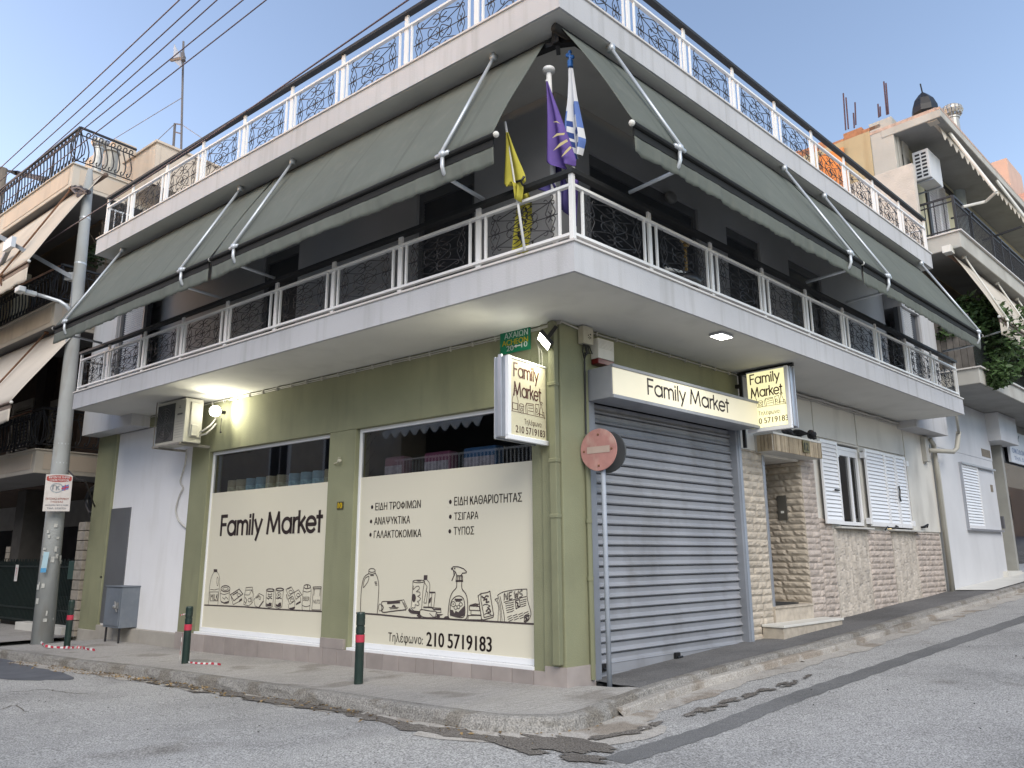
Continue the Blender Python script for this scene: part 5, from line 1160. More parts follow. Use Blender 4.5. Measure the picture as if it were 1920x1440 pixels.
# ================================================================ street things
bm = M('dark green bollard paint', (.012, .028, .024), .38, .2, 4, dirt=(.08, .06, .05), dscale=(3, 3, 3), damt=.3); bred = M('red band', (.42, .03, .06), .45, .15, 6)
def bollard(P, hgt):
    t = thing('bollard', 'x', 'bollard', P, 'bollards along the left kerb'); r = .056
    mb = MB(); mb.lathe(P-Z*.05, [(r, 0), (r, hgt-.22), (r*.9, hgt-.215), (r*.9, hgt-.205), (r, hgt-.2), (r, hgt-.13), (r*.88, hgt-.125), (r*.88, hgt-.11), (r, hgt-.105), (r, hgt+.03), (r*.85, hgt+.05), (0, hgt+.055)], 18); mb.build('post', bm, t, smooth=False)
    mb = MB(); mb.lathe(P, [(r+.002, hgt-.36), (r+.002, hgt-.27)], 18); mb.build('band', bred, t); return t
P1 = ong(672, 1283); b1 = bollard(P1, .86); b1['label'] = 'green bollard with red band before the right shop window'
for (x, y), lb in (((347, 1244), 'green bollard with torn tape before the pillar left of the left shop window'), ((125, 1214), 'scuffed green bollard nearest to the concrete utility pole')):
    c = copy_tree(b1); move_to(c, ong(x, y)); c['label'] = lb
tw = M('white tape', (.62, .60, .60), .6); tr_ = M('red tape', (.45, .03, .06), .6)
def tape(pts, lab, w=.05):
    mb = MB(); n_ = 0
    for i in range(len(pts)-1):
        for k in range(3):
            a = pts[i].lerp(pts[i+1], k/3); b = pts[i].lerp(pts[i+1], (k+1)/3); s = V((random.uniform(-.4, .4), random.uniform(-.4, .4), 1)).normalized()*w*random.uniform(.6, 1)
            mb.k = n_ % 2; n_ += 1; mb.quad(a, b, b+s, a+s)
    return mb.build('warning_tape', [tw, tr_], label=lab, cat='tape', group='scraps of red and white tape')
tape([ong(x, y)+Z*random.uniform(.005, .03) for x, y in ((75, 1208), (84, 1216), (100, 1216), (118, 1217), (130, 1219), (143, 1217), (152, 1217), (163, 1220), (178, 1222))], 'crumpled red and white tape on the pavement around the bollard by the pole')
tape([ong(x, y)+Z*.01 for x, y in ((352, 1244), (365, 1246), (380, 1247), (395, 1247), (414, 1249))], 'strip of red and white tape lying beside the middle bollard', .035)
P = ong(347, 1244); s_ = (CAM-P).normalized(); s_.z = 0; lft = V((-1, -.5, 0)).normalized()
tape([P+lft*.085-Z*0+Z*.05, P+lft*.08+Z*.25, P+lft*.075+Z*.45], 'tape end hanging down the left side of the middle bollard', .03)
tape([P+lft*.06+s_*.05+Z*.74, P+lft*.09+s_*.05+Z*.735, P+lft*.13+Z*.72], 'torn tape end tied round the top of the middle bollard', .022)
# grey street cabinet
la, lb_ = inL(ong(192, 1203)), inL(ong(223, 1206)); yF = la.y; x0, x1 = la.x-.06, lb_.x+.06; zb = aL(217, 1178, yF).z; ztp = aL(226, 1101, yF).z; yB = yF+.62
cb = thing('street_cabinet', 'grey metal street cabinet on thin legs by the white wall', 'cabinet', L((x0+x1)/2, (yF+yB)/2, la.z))
cab_m = M('grey cabinet paint', (.135, .155, .185), .45, .12, 2, dirt=(.25, .26, .27), dscale=(4, 4, 4), damt=.3)
mb = MB(); mb.box(L, x0, x1, yF, yB, zb, ztp); mb.box(L, x0-.02, x1+.02, yF-.02, yB, ztp, ztp+.02); mb.build('body', cab_m, cb, bevel=.006)
mb = MB(); mb.box(L, x0+.04, x1-.03, yF-.012, yF-.001, zb+.04, ztp-.03); dr = mb.build('door', cab_m, cb, bevel=.004)
mb = MB(); mb.box(L, x1-.12, x1-.07, yF-.05, yF-.012, (zb+ztp)/2-.02, (zb+ztp)/2+.10); mb.tube([L(x1-.16, yF-.05, (zb+ztp)/2+.12), L(x1-.10, yF-.06, (zb+ztp)/2), L(x1-.05, yF-.05, (zb+ztp)/2-.08)], .014, 6); mb.ball(L(x1-.10, yF-.07, (zb+ztp)/2+.02), .045, n=5); mb.build('handle', M('worn steel', (.3, .3, .3), .35, .2, metal=.7), dr)
for p, q in ((x0+.06, yF+.05), (x1-.06, yF+.05), (x0+.06, yB-.05), (x1-.06, yB-.05)): mb = MB(); mb.bar(L(p, q, zb), L(p, q, h(L(p, q, 0))-.02), .03); mb.build('leg', iron, cb)
# no entry sign
P = ong(1143, 1284); top = fpt; tdir = (CAM-P); tdir.z = 0; tdir.normalize(); a_ = math.radians(-31)
n1 = V((tdir.x*math.cos(a_)-tdir.y*math.sin(a_), tdir.x*math.sin(a_)+tdir.y*math.cos(a_), 0))
ns = thing('no_entry_sign', 'faded round no entry sign on a grey pole before the shutter', 'traffic sign', P)
ctr = hit(1122, 843, P+n1*.06, n1); pz = ctr.z; pc = V((P.x, P.y, 0)); off = hit(1131, 880, P, tdir); off.z = 0
tp = V((off.x, off.y, pz+.2)); mb = MB(); mb.tube([P-Z*.1, P+(tp-P)*.5, tp], .030, 12); mb.build('pole', M('grey pole paint', (.30, .33, .38), .5, .12, 3, dirt=(.2, .2, .2), damt=.4), ns, smooth=True)
rd = M('faded red', (.38, .19, .17), .6, .16, 7, dirt=(.46, .34, .29), dscale=(5, 5, 2.5), damt=.9); cr_ = M('faded bar', (.40, .31, .265), .6, .06, 8); bk_ = M('sign back', (.055, .06, .065), .5, .1)
sdv = n1.cross(Z).normalized()*-1; r = .262
mb = MB(); mb.lathe(ctr-n1*.012, [(r, 0), (r+.004, .006), (r, .012)], 40, n1); d1_ = mb.build('sign_disc', rd, ns)
mb = MB(); Q = lambda u, v: ctr+sdv*u+Z*v+n1*.0045; mb.poly([Q(-.165, -.042), Q(.165, -.042), Q(.165, .042), Q(-.165, .042)]); mb.build('bar', cr_, d1_)
mb = MB()
for u, v in ((0, .19), (0, -.2), (-.21, -.01), (.19, .0)): mb.lathe(ctr+sdv*u+Z*v+n1*.002, [(.016, 0), (.012, .008), (0, .009)], 10, n1)
mb.build('bolt', rust, d1_)
c2 = ctr-n1*.21-Z*.01; mb = MB(); mb.lathe(c2, [(r, 0), (r+.004, .006), (r, .03)], 40, -n1); mb.build('rear_disc', bk_, ns)
mb = MB(); mb.bar(ctr+Z*.1-n1*.02, c2+Z*.1+n1*.01, .03, .05); mb.bar(ctr-Z*.1-n1*.02, c2-Z*.1+n1*.01, .03, .05); mb.build('clamp', galv, ns)
# pigeons on the canopy
pgm = M('pigeon feathers', (.02, .02, .024), .7, .35, 12); 
def pigeon(P, yaw, s, lab, tuck=0):
    f = V((math.cos(yaw), math.sin(yaw), 0)); sd = V((-f.y, f.x, 0)); t = thing('pigeon', lab, 'bird', P, 'pigeons resting on the canopy')
    prof = [(-.20, .085, .004), (-.13, .095, .022), (-.06, .11, .05), (.0, .12, .066), (.06, .13, .064), (.10, .15, .05), (.125, .175-tuck, .036), (.14, .20-tuck, .033), (.165, .215-tuck*1.1, .030), (.185, .214-tuck*1.1, .022), (.20, .208-tuck*1.1, .008)]
    m = MB(); n = 12; vs = []
    for a, z, r in prof: vs += [P+f*a*s+sd*r*s*math.cos(2*math.pi*k/n)*(1.05)+Z*(z*s+r*s*math.sin(2*math.pi*k/n)*(.95)) for k in range(n)]
    fs = [(i*n+k, i*n+(k+1) % n, (i+1)*n+(k+1) % n, (i+1)*n+k) for i in range(len(prof)-1) for k in range(n)]+[tuple(range(n)), tuple((len(prof)-1)*n+k for k in range(n))]
    m.add(vs, fs); m.tube([P+f*.195*s+Z*(.207-tuck*1.1)*s, P+f*.228*s+Z*(.198-tuck*1.1)*s], [.008*s, .002*s], 6)
    for d in (-1, 1): m.tube([P+sd*.025*d*s+Z*.07*s, P+sd*.025*d*s+Z*.0], .006*s, 5); m.tube([P+sd*.025*d*s, P+sd*.03*d*s+f*.03*s+Z*.003], .005*s, 5)
    m.build('body', pgm, t, smooth=True)
    for d in (-1, 1):
        w = MB(); vs = [(.075, .14), (.05, .165), (-.05, .145), (-.15, .10), (-.205, .085), (-.13, .075), (-.03, .08), (.05, .10)]
        w.prism([P+f*a*s+Z*z*s+sd*d*(.058 if -.1 < a < .06 else .03)*s for a, z in vs], sd*d*.010*s); w.build('wing', M('pigeon wing', (.03, .03, .035), .7, .3, 14), t)
    w = MB(); w.prism([P+f*a*s+Z*.088*s+sd*b*s for a, b in ((-.15, -.022), (-.15, .022), (-.29, .034), (-.29, -.034))], Z*.008*s); w.build('tail', pgm, t)
    e = MB()
    for d in (-1, 1): e.ball(P+f*.172*s+sd*.029*d*s+Z*(.22-tuck*1.1)*s, .005*s, n=4)
    e.build('eye', M('orange eye', (.3, .08, .01), .3), t)
ang = lambda v: math.atan2(v.y, v.x)
q = aR(1523, 824, -.15); pigeon(R(q.x, -.15, 3.505), ang(-XR-YR*.3), 1.12, 'dark pigeon nearest the open window leaf, tail to the right', .05)
q = aR(1500, 818, -.15); pigeon(R(q.x, -.15, 3.505), ang(XR*.3+YR), 1.05, 'dark pigeon hunched in the middle of the canopy edge', .09)
q = aR(1477, 812, -.10); pigeon(R(q.x, -.10, 3.505), ang(-XR), 1.0, 'dark pigeon tucked under the hanging sign at the left of the canopy', .09)
# ================================================================ left neighbour
beige = M('beige plaster', (.54, .455, .365), .9, .08, .8, .3, 60, dirt=(.25, .21, .17), dscale=(1.4, 1.4, .3), damt=.5)
beigel = M('pale plaster trim', (.52, .47, .40), .9, .06, 1, .2, 60, dirt=(.3, .27, .23), damt=.4)
brick = M('dark brown brick', (.09, .06, .045), .9, .25, 6, .5, 30)
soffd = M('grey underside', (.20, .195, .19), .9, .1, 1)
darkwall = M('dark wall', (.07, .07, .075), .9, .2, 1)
lwood = M('cream louvre', (.42, .39, .33), .6, .06, 2)
XA, YA, XW, YW = -14.4, -.8, -15.8, .6
nb = aLx(251, 341, XA).y
lb = thing('beige_apartment_building', 'beige apartment building with curly black railings and cream awnings at the left edge', 'building', L(XW, YW, -.2))
levels = [(3.40, 4.02), (6.98, 7.64), (10.66, 11.34)]
mb = MB(); XE = -62
mb.box(L, XE, XW, YW, 10, 3.41, 6.97)
mb.build('brick_wall', brick, lb)
mb = MB(); mb.box(L, XE, XW, YW+.001, 10, 7.0, 10.7); mb.build('upper_wall', M('brown grey wall', (.13, .115, .10), .9, .1, 1), lb)
for z0, z1 in levels:
    m = MB(); m.box(L, XE, XA, YA, 10, z0+.05, z1-.03)
    s = m.build('balcony_slab', beigel, lb, bevel=.01)
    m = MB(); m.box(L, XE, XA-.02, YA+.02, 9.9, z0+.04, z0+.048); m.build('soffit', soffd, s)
    m = MB(); m.box(L, XE, XA+.04, YA-.04, 10, z1-.03, z1); m.build('coping', beigel, s)
    m = MB(); x = XA-.18
    while x > XE+3: m.box(L, x-4.4, x, YA-.012, YA+.01, z0+.15, z1-.11); x -= 4.7
    m.box(L, XA-.01, XA+.012, YA+.18, 9, z0+.15, z1-.11); m.build('panel', beige, s)
def sbar(mb, F3, x, z0, z1, s=.07):
    hgt = z1-z0
    c = [(.02, .86), (.05, .90), (.035, .96), (-.02, .965), (-.05, .90), (-.045, .78), (.01, .62), (.06, .42), (.055, .25), (.01, .13), (-.045, .10), (-.06, .17), (-.03, .21)]
    mb.tube([F3(x+a*.95, z0+b*hgt) for a, b in c], .017, 5)
for (z0, z1), hh in zip(levels, (.98, .98, 1.05)):
    rb = MB(); zt = z1+hh
    for zz, w in ((z1+.12, .025), (zt-.20, .025), (zt, .05)): rb.bar(L(XE, YA+.06, zz), L(XA-.05, YA+.06, zz), w); rb.bar(L(XA-.05, YA+.06, zz), L(XA-.05, nb if z1 > 11 else 7, zz), w)
    x = XA-.25
    while x > -31: sbar(rb, lambda u, v: L(u, YA+.06, v), x, z1+.06, zt-.04); x -= .22
    y = YA+.28
    while y < (nb if z1 > 11 else 6): sbar(rb, lambda u, v: L(XA-.05, u, v), y, z1+.06, zt-.04); y += .158 if z1 > 11 else .21
    for x in (-16, -18.4, -20.8, -23.2, -26): rb.bar(L(x, YA+.06, z1), L(x, YA+.06, zt), .04)
    for k in range(6):
        a = math.pi*2*k/6; rb.tube([L(XA-.05+r_*math.cos(a), YA+.06+r_*math.sin(a), z1+t_*hh) for r_, t_ in ((.02, .1), (.16, .3), (.17, .5), (.08, .75), (.02, .95))], .014, 5)
    rb.build('wrought_iron_railing', iron, lb)
# louvred doors of the first floor
for px_ in ((24, 62), (94, 116)):
    a, b = aL(px_[0], 790, YW).x, aL(px_[1], 790, YW).x; z1 = aL(px_[1], 748, YW).z
    f = MB()
    for p, q, c, d in ((a, a+.2, 4.0, z1), (b-.1, b, 4.0, z1), (a+.2, b-.1, z1-.2, z1)): f.box(L, p, q, YW-.06, YW+.02, c, d)
    fo = f.build('louvre_door', lwood, lb); m = MB(); z = 4.05
    while z < z1-.25: m.add([L(a+.2, YW-.05, z), L(b-.1, YW-.05, z), L(b-.1, YW-.01, z+.09), L(a+.2, YW-.01, z+.09)], [(0, 1, 2, 3)]); z += .1
    m.build('louvres', lwood, fo)
mb = MB(); a = aL(87, 740, YW-.1).x; mb.box(L, a-.35, a+.25, YW-.25, YW, 4.0, 6.97); mb.build('dark_pillar', M('dark brown pillar', (.035, .025, .02), .7), lb)
# open ground floor
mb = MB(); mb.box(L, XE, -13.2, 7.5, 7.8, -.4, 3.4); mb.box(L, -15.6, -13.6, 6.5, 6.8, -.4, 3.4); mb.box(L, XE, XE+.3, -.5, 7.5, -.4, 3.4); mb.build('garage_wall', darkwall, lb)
mb = MB(); mb.box(L, XE, -14.5, 3.4, 3.6, 2.55, 3.4); mb.build('beam', M('pale beam', (.30, .29, .28), .9, .1), lb)
a = aL(50, 980, .9).x
mb = MB(); mb.box(L, a-.35, a+.28, .7, 1.3, -.3, 3.4); mb.build('column', M('dark column', (.06, .055, .05), .8, .2), lb)
mb = MB(); z = -.2
while z < 1.75: mb.box(L, a-.62, a-.35, .68, 1.0, z+.006, z+.16); z += .17
mb.build('column_stone', stone, lb)
mb = MB(); c_ = aLx(295, 267, aL(295, 267, nb).x); zt = c_.z; xr = aL(295, 267, nb).x; xl = aL(252, 295, nb).x
mb.box(L, xl-.6, xr, nb, nb+5.2, 11.0, zt); mb.box(L, xr-.12, xr+.02, nb-.02, nb+.1, 11.0, zt-.08); mb.box(L, xl-.62, xr+.05, nb-.05, nb+5.25, zt, zt+.06); mb.build('stair_tower', beige, lb)
q = aL(33, 470, 2.5)
# roof vents and tank of the left neighbour
def turbine(P, r, lab, ph=.9):
    t = thing('roof_vent', lab, 'vent', P); mb = MB(); mb.lathe(P, [(r*.55, 0), (r*.55, ph), (r*.62, ph), (r*.62, ph+.05)], 16); mb.build('pipe', M('dull metal', (.42, .41, .38), .45, .15, 4, metal=.5), t, smooth=False)
    mb = MB(); n = 18
    for k in range(n):
        a0 = 2*math.pi*k/n; pr_ = [(.55, .04), (.85, .16), (1.0, .38), (.92, .60), (.6, .76), (.15, .80)]
        for (r0, z0), (r1, z1) in zip(pr_[:-1], pr_[1:]):
            g_ = lambda rr, zz, da: P+V((rr*r*math.cos(a0+da), rr*r*math.sin(a0+da), ph+.05+zz*r*1.6)); mb.quad(g_(r0, z0, 0), g_(r0, z0, .27), g_(r1, z1, .33), g_(r1, z1, .06))
    mb.build('turbine_head', M('turbine metal', (.42, .40, .36), .45, .2, 6, metal=.35), t); return t
P = hit(187, 268, L(0, 2.2, 0), YL); turbine(V((P.x, P.y, 11.34)), .27, 'shiny turbine vent behind the curly roof railing of the beige building', P.z-11.34-.25)
P = hit(210, 278, L(0, 3.0, 0), YL); tk = MB(); tk.lathe(V((P.x, P.y, 11.34)), [(.24, 0), (.24, P.z-11.34-.22), (.30, P.z-11.34-.2), (.26, P.z-11.34-.05), (.1, P.z-11.34)], 18); tk.build('roof_tank', M('dull tank metal', (.33, .31, .27), .5, .1, metal=.3), label='small pale roof tank behind the curly railing, right of the turbine vent', cat='tank')
P0_ = hit(163, 320, L(0, 3.2, 0), YL); mb = MB(); mb.box(L, aL(160, 300, 3.4).x, aL(212, 300, 3.4).x, 3.4, 4.2, 11.3, aL(185, 283, 3.4).z); mb.build('roof_parapet_wall', beige, lb)
# antenna mast with panel dish
bz = hit(341, 300, L(0, nb+1.2, 0), YL); P = V((bz.x, bz.y, zt))
an = thing('antenna_mast', 'tall thin antenna mast with a white panel antenna against the sky', 'antenna', P)
tz = hit(344, 78, L(0, nb+1.2, 0), YL); mb = MB(); mb.tube([P, V((tz.x, tz.y, tz.z))], .032, 8)
k1 = hit(328, 232, L(0, nb+1.2, 0), YL); k0 = hit(325, 278, L(0, nb+1.2, 0), YL); mb.tube([k0, k1], .04, 6); mb.tube([k1, hit(342, 234, L(0, nb+1.2, 0), YL)], .02, 5); mb.tube([hit(330, 248, L(0, nb+1.2, 0), YL), hit(341, 251, L(0, nb+1.2, 0), YL)], .02, 5); mb.build('mast', M('mast steel', (.13, .12, .12), .6), an)
pz = lambda x, y: hit(x, y, L(0, nb+1.0, 0), YL)
mb = MB(); mb.prism([pz(326, 82), pz(339, 108), pz(340, 127), pz(325, 114)], YL*.03); mb.build('panel_antenna', M('pale panel', (.36, .41, .48), .5), an)
mb = MB(); mb.tube([pz(321, 113), pz(346, 108)], .05, 6); mb.tube([pz(342, 100), pz(344, 114)], .07, 6); mb.build('clamp', M('mast steel', (.13, .12, .12), .6), an)
for p, q in (((340, 184), (200, 269)), ((326, 234), (293, 265)), ((343, 235), (382, 261))):
    a, b = hit(*p, L(0, nb+1.2, 0), YL), hit(*q, L(0, nb+1.0, 0), YL); mb = MB(); mb.tube([a, b], .012, 5)
    mb.build('guy_wire', M('thin wire', (.25, .25, .27), .5), an)
# awnings of the left neighbour
q = aL(53, 488, -1.95); awning(L, -25, q.x, [q.x-1.5, q.x-7], 'upper cream awning of the beige building at the left edge', yt=-.62, zt=10.62, yb=-1.95, zb=q.z, group='cream awnings of the left building', cm=creamc, armm=rust, dark=M('brown bar', (.12, .08, .06), .6), endy=-.75, endz=8.6, val=.35)
q = aL(20, 752, -1.95); awning(L, -25, q.x, [q.x-2.2], 'lower cream awning of the beige building behind the utility pole', yt=-.55, zt=6.95, yb=-1.95, zb=q.z, group='cream awnings of the left building', cm=creamc, armm=rust, dark=M('brown bar', (.12, .08, .06), .6), endy=-.75, endz=5.0, val=.3)
q = aL(25, 540, -.3); ac2 = thing('air_conditioner', 'small cream air conditioner on the second floor balcony of the beige building', 'air conditioner', L(q.x, 0, 7.64))
mb = MB(); mb.box(L, q.x-.7, q.x+.25, -.35, .05, 8.0, q.z+.45); mb.build('casing', M('cream casing', (.5, .46, .36), .5, .05), ac2, bevel=.01); mb = MB(); mb.lathe(L(q.x-.15, -.36, q.z), [(.32, 0), (.3, .01), (0, .012)], 18, -YL); mb.build('fan_guard', M('beige guard', (.30, .28, .22), .6, .1), ac2)
# fence of the left neighbour
fy = .35; zt = aL(60, 1060, fy).z; fg = M('dark green iron', (.008, .016, .015), .5, .2, 5)
def fence(x0, x1, lab):
    t = thing('iron_fence', lab, 'fence', L((x0+x1)/2, fy, h(L(x0, fy, 0))), 'iron fence panels of the left building'); g0 = h(L(x0, fy, 0))
    mb = MB(); x = x0
    while x < x1-.04: mb.bar(L(x, fy, g0+.06), L(x, fy, zt+.10+.06*(int(x*10) % 2)), .022); x += .085
    mb.build('bars', fg, t); mb = MB()
    for z in (g0+.12, g0+.42, zt-.03): mb.bar(L(x0, fy, z), L(x1, fy, z), .045)
    mb.bar(L(x0, fy, g0), L(x0, fy, zt+.1), .06); mb.bar(L(x1, fy, g0), L(x1, fy, zt+.1), .06); mb.build('frame', fg, t); return t
fx = aL(96, 1170, fy).x; f_a = fence(-27, fx-.03, 'long dark green iron fence at the far left with a paper notice'); f_b = fence(fx+.03, -13.85, 'dark green iron gate panel between the utility pole and the stone pillar')
a0 = aL(31, 1075, fy-.04); mb = MB(); mb.box(L, a0.x-.09, a0.x+.09, fy-.05, fy-.04, a0.z-.2, a0.z+.22); nt_ = mb.build('paper_notice', M('paper', (.65, .63, .62), .8), label='white paper notice hung on the dark iron fence', cat='notice'); mb = MB(); mb.strokes([[(a0.x-.03, a0.z+.14), (a0.x+.03, a0.z+.12), (a0.x+.0, a0.z-.05)]], .02, lambda u, v: L(u, fy-.052, v)); mb.build('mark', redp, nt_)
a0 = aL(138, 1068, fy-.1); mx_ = MB(); mx_.box(L, a0.x-.16, a0.x+.16, fy-.16, fy-.03, a0.z-.22, a0.z+.2); mx_.build('mailbox', M('green mailbox paint', (.03, .07, .06), .5), label='dark green mailbox on the iron gate', cat='mailbox', bevel=.01)
pz_ = aL(170, 980, .3); mb = MB(); z = -.3; k = 0
while z < pz_.z: mb.box(L, -13.72+.01*(k % 2), -13.32-.01*(k % 3), .05, .5, z+.006, min(z+.21, pz_.z)); z += .22; k += 1
mb.build('stone_pillar', stone, label='narrow stone gate pillar against the green corner of the shop', cat='pillar', bevel=.01)
mb = MB(); mb.box(L, -16.5, -13.8, -.02, .28, -.3, -.02); mb.build('marble_step', marble, label='white marble step below the dark iron gate', cat='step', bevel=.01)
mb = MB(); pts = [(184, 912), (174, 918), (166, 930), (164, 942), (168, 955), (174, 964)]; mb.tube([L(aL(x, y, .1).x, .1, aL(x, y, .1).z) for x, y in smooth_poly(pts, 3)], .07, 8); mb.build('black_hose', blackp, label='thick black coiled hose beside the green corner of the shop', cat='hose', smooth=True)
def leaves(name, centers, n, smin, smax, mat=None, parent=None, **kw):
    mb = MB()
    for k in range(n):
        c, r = random.choice(centers); d = V((random.gauss(0, 1), random.gauss(0, 1), random.gauss(0, 1))).normalized()*r*random.random()**.45; p = c+V((d.x, d.y, d.z*.85))
        s = random.uniform(smin, smax); a = V((random.gauss(0, 1), random.gauss(0, 1), random.gauss(0, .6))).normalized(); b = a.cross(V((random.gauss(0, 1), random.gauss(0, 1), random.gauss(0, 1)))).normalized()
        mb.add([p-a*s, p-a*s*.2+b*s*.42, p+a*s, p-a*s*.2-b*s*.42], [(0, 1, 2, 3)])
    return mb.build(name, mat or leafm, parent, **kw)
# climbing plant on the left neighbour's side balcony
cp = thing('climbing_plant', 'dark straggly climbing plant between the beige building and the shop building', 'plant', L(-14.6, 1.5, 7.64))
mb = MB()
for k in range(14):
    a = V((random.uniform(-15.4, -14.1), random.uniform(.2, 2.5), 7.7)); b = a+V((random.uniform(-.9, .5), random.uniform(-1, .6), random.uniform(1.0, 2.6))); m_ = a.lerp(b, .5)+V((random.uniform(-.2, .2), 0, .3)); mb.tube([L(*a), L(*m_), L(*b)], .012, 4)
mb.build('stems', bark, cp)
leaves('foliage', [(L(-14.3, 1.0, 8.0), .7), (L(-14.5, 1.8, 8.7), .8), (L(-14.2, .6, 7.7), .5), (L(-15.0, .2, 9.3), .4), (L(-14.2, 1.4, 9.2), .5)], 900, .05, .10, M('dark leaves', (.03, .055, .02), .6, .35, 9, island=.5), cp)

# ================================================================ utility pole, lamp arm, wires
P = ong(80, 1198); TP = hit(167, 335, L(0, inL(P).y, 0), YL)
up = thing('utility_pole', 'tall grey concrete utility pole with a notice board and lamp arm', 'utility pole', P)
mb = MB(); mb.tube([P-Z*.3, P.lerp(TP, .3), P.lerp(TP, .7), P.lerp(TP, .985), TP+Z*.25], [.21, .178, .138, .108, .05], 14); mb.build('shaft', polem, up, smooth=True)
mb = MB()
for t_ in (.345, .385, .62, .79, .9): c = P.lerp(TP, t_); r = lerp(.20, .115, t_); mb.tube([c-Z*.02, c+Z*.02], r, 16)
mb.build('steel_strap', galv, up)
mb = MB()
for k in range(22):
    t_ = random.uniform(.03, .22); c = P.lerp(TP, t_); a = ang(CAM-c)+random.uniform(-1.1, 1.1); n_ = V((math.cos(a), math.sin(a), 0)); sd = n_.cross(Z); r = lerp(.213, .187, t_)
    w, hh_ = random.uniform(.012, .045), random.uniform(.015, .06); mb = MB(); mb.quad(c+n_*r-sd*w-Z*hh_, c+n_*r+sd*w-Z*hh_, c+n_*r+sd*w+Z*hh_, c+n_*r-sd*w+Z*hh_); mb.build('paper_scrap', M('paper scraps', (.40, .405, .385), .9, .3, 9), up)
c = hit(85, 1055, P+(CAM-P).normalized()*.23, V(((CAM-P).x, (CAM-P).y, 0))); n_ = V(((CAM-P).x, (CAM-P).y, 0)).normalized(); sd = Z.cross(n_)
mb = MB(); Q = lambda u, v: c+sd*u+Z*v; mb.k = 0; mb.quad(Q(-.07, -.2), Q(.03, -.2), Q(.05, .22), Q(-.05, .22)); mb.k = 1; mb.quad(Q(-.071, -.2)+n_*.003, Q(.031, -.2)+n_*.003, Q(.033, -.11)+n_*.003, Q(-.068, -.11)+n_*.003); mb.build('sticker', [M('pale blue paper', (.35, .50, .58), .8), M('blue print', (.08, .28, .5), .8)], up)
# notice board
ctr = hit(108.5, 924, P+n_*.26, n_); bw, bh = .36, .64; lean = (TP-P).normalized(); upv = (lean-n_*lean.dot(n_)).normalized(); sdv2 = upv.cross(n_)
bwp = (hit(138, 892, ctr, n_)-hit(88, 890, ctr, n_)).length; bhp = (hit(110, 890, ctr, n_)-hit(104, 959, ctr, n_)).length
Q = lambda u, v, d=0: ctr+sdv2*u*bwp+upv*v*bhp+n_*d
nbd = thing('notice_board', 'rusty white language school notice board strapped to the concrete pole', 'sign', ctr-upv*bhp/2)
mb = MB(); mb.prism([Q(-.5, -.5), Q(.5, -.5), Q(.5, .5), Q(-.5, .5)], n_*.012); mb.build('board', M('white enamel', (.55, .52, .50), .6, .08, 6, dirt=(.3, .2, .14), dscale=(6, 6, 2), damt=.35), nbd)
mb = MB(); mb.poly([Q(.47*math.cos(t_), .39+.10*math.sin(t_) if True else 0, .014) if False else Q(max(-.47, min(.47, .56*math.cos(t_))), .385+.095*math.sin(t_), .014) for t_ in [k*math.pi/14 for k in range(28)]]); mb.build('banner', M('red banner', (.35, .06, .05), .6, .2, 12), nbd)
PQ = lambda u, v: Q(u, v, .0165)
mb = MB(); put_text(mb, 'ΦΡΟΝΤΙΣΤΗΡΙΑ', PQ, 0, .395, .78, .055, .02, 'CENTER'); put_text(mb, 'ΞΕΝΩΝ ΓΛΩΣΣΩΝ', PQ, 0, .315, .72, .055, .02, 'CENTER'); mb.build('lettering', wtx, nbd)
mb = MB(); put_text(mb, 'ΠΑΤΣΙΛΑΣ ΚΥΡΙΑΚΟΥ', PQ, 0, -.19, .86, .05, .012, 'CENTER'); put_text(mb, 'ΓΛΩΣΣΑΣ', PQ, 0, -.27, .45, .045, .012, 'CENTER'); mb.build('lettering', M('faded red print', (.36, .07, .04), .7), nbd)
mb = MB(); put_text(mb, 'ΑΧΑΙΩΝ ΠΕΡΙΣΤΕΡΙ', PQ, 0, -.355, .84, .035, .008, 'CENTER'); put_text(mb, 'ΤΗΛ. 5737731', PQ, 0, -.445, .7, .045, .008, 'CENTER'); mb.build('lettering', M('faded blue print', (.14, .17, .24), .7), nbd)
mb = MB(); mb.strokes([ell(-.06, .13, .23, .12, 20)], .03, PQ); put_text(mb, 'ΓΚ', PQ, -.08, .07, .27, .12, .04, 'CENTER'); mb.build('emblem', M('grey print', (.30, .33, .36), .7), nbd)
mb = MB(); mb.k = 0; mb.quad(PQ(.13, .05), PQ(.38, .10), PQ(.38, .23), PQ(.13, .18)); mb.k = 1; PB = lambda u, v: Q(u, v, .018); mb.strokes([[(.13, .115), (.38, .165)], [(.25, .075), (.25, .205)]], .035, PB); mb.build('flag_emblem', [M('blue flag print', (.12, .16, .38), .7), M('red flag print', (.4, .05, .08), .7)], nbd)
# lamp on a curved arm
pn = inL(P).y
W3 = lambda x, y, d=0: hit(x, y, L(0, pn+d, 0), YL)
sl_ = thing('street_lamp', 'grey flat street lamp on a curved arm fixed to the concrete pole', 'street lamp', W3(131, 590))
mb = MB(); mb.tube([W3(133, 592, -.1), W3(131, 582, -.15), W3(124, 573, -.25), W3(112, 565, -.35), W3(90, 558, -.55), W3(66, 551, -.75)], .045, 8); mb.build('arm', galv, sl_, smooth=True)
a, b = W3(68, 552, -.75), W3(31, 543, -1.15); d = (b-a).normalized(); s_ = d.cross(Z).normalized()
mb = MB(); Q = lambda x, y, z: a+d*x+s_*y+Z*z; ln = (b-a).length; mb.box(Q, 0, .25, -.07, .07, -.05, .05); mb.box(Q, .25, ln, -.14, .14, -.05, .08); mb.build('head', M('lamp housing', (.48, .50, .50), .45, .06), sl_, bevel=.02)
mb = MB(); mb.box(Q, .28, ln-.04, -.11, .11, -.056, -.051); mb.build('lens', M('lamp lens', (.5, .52, .52), .3), sl_)
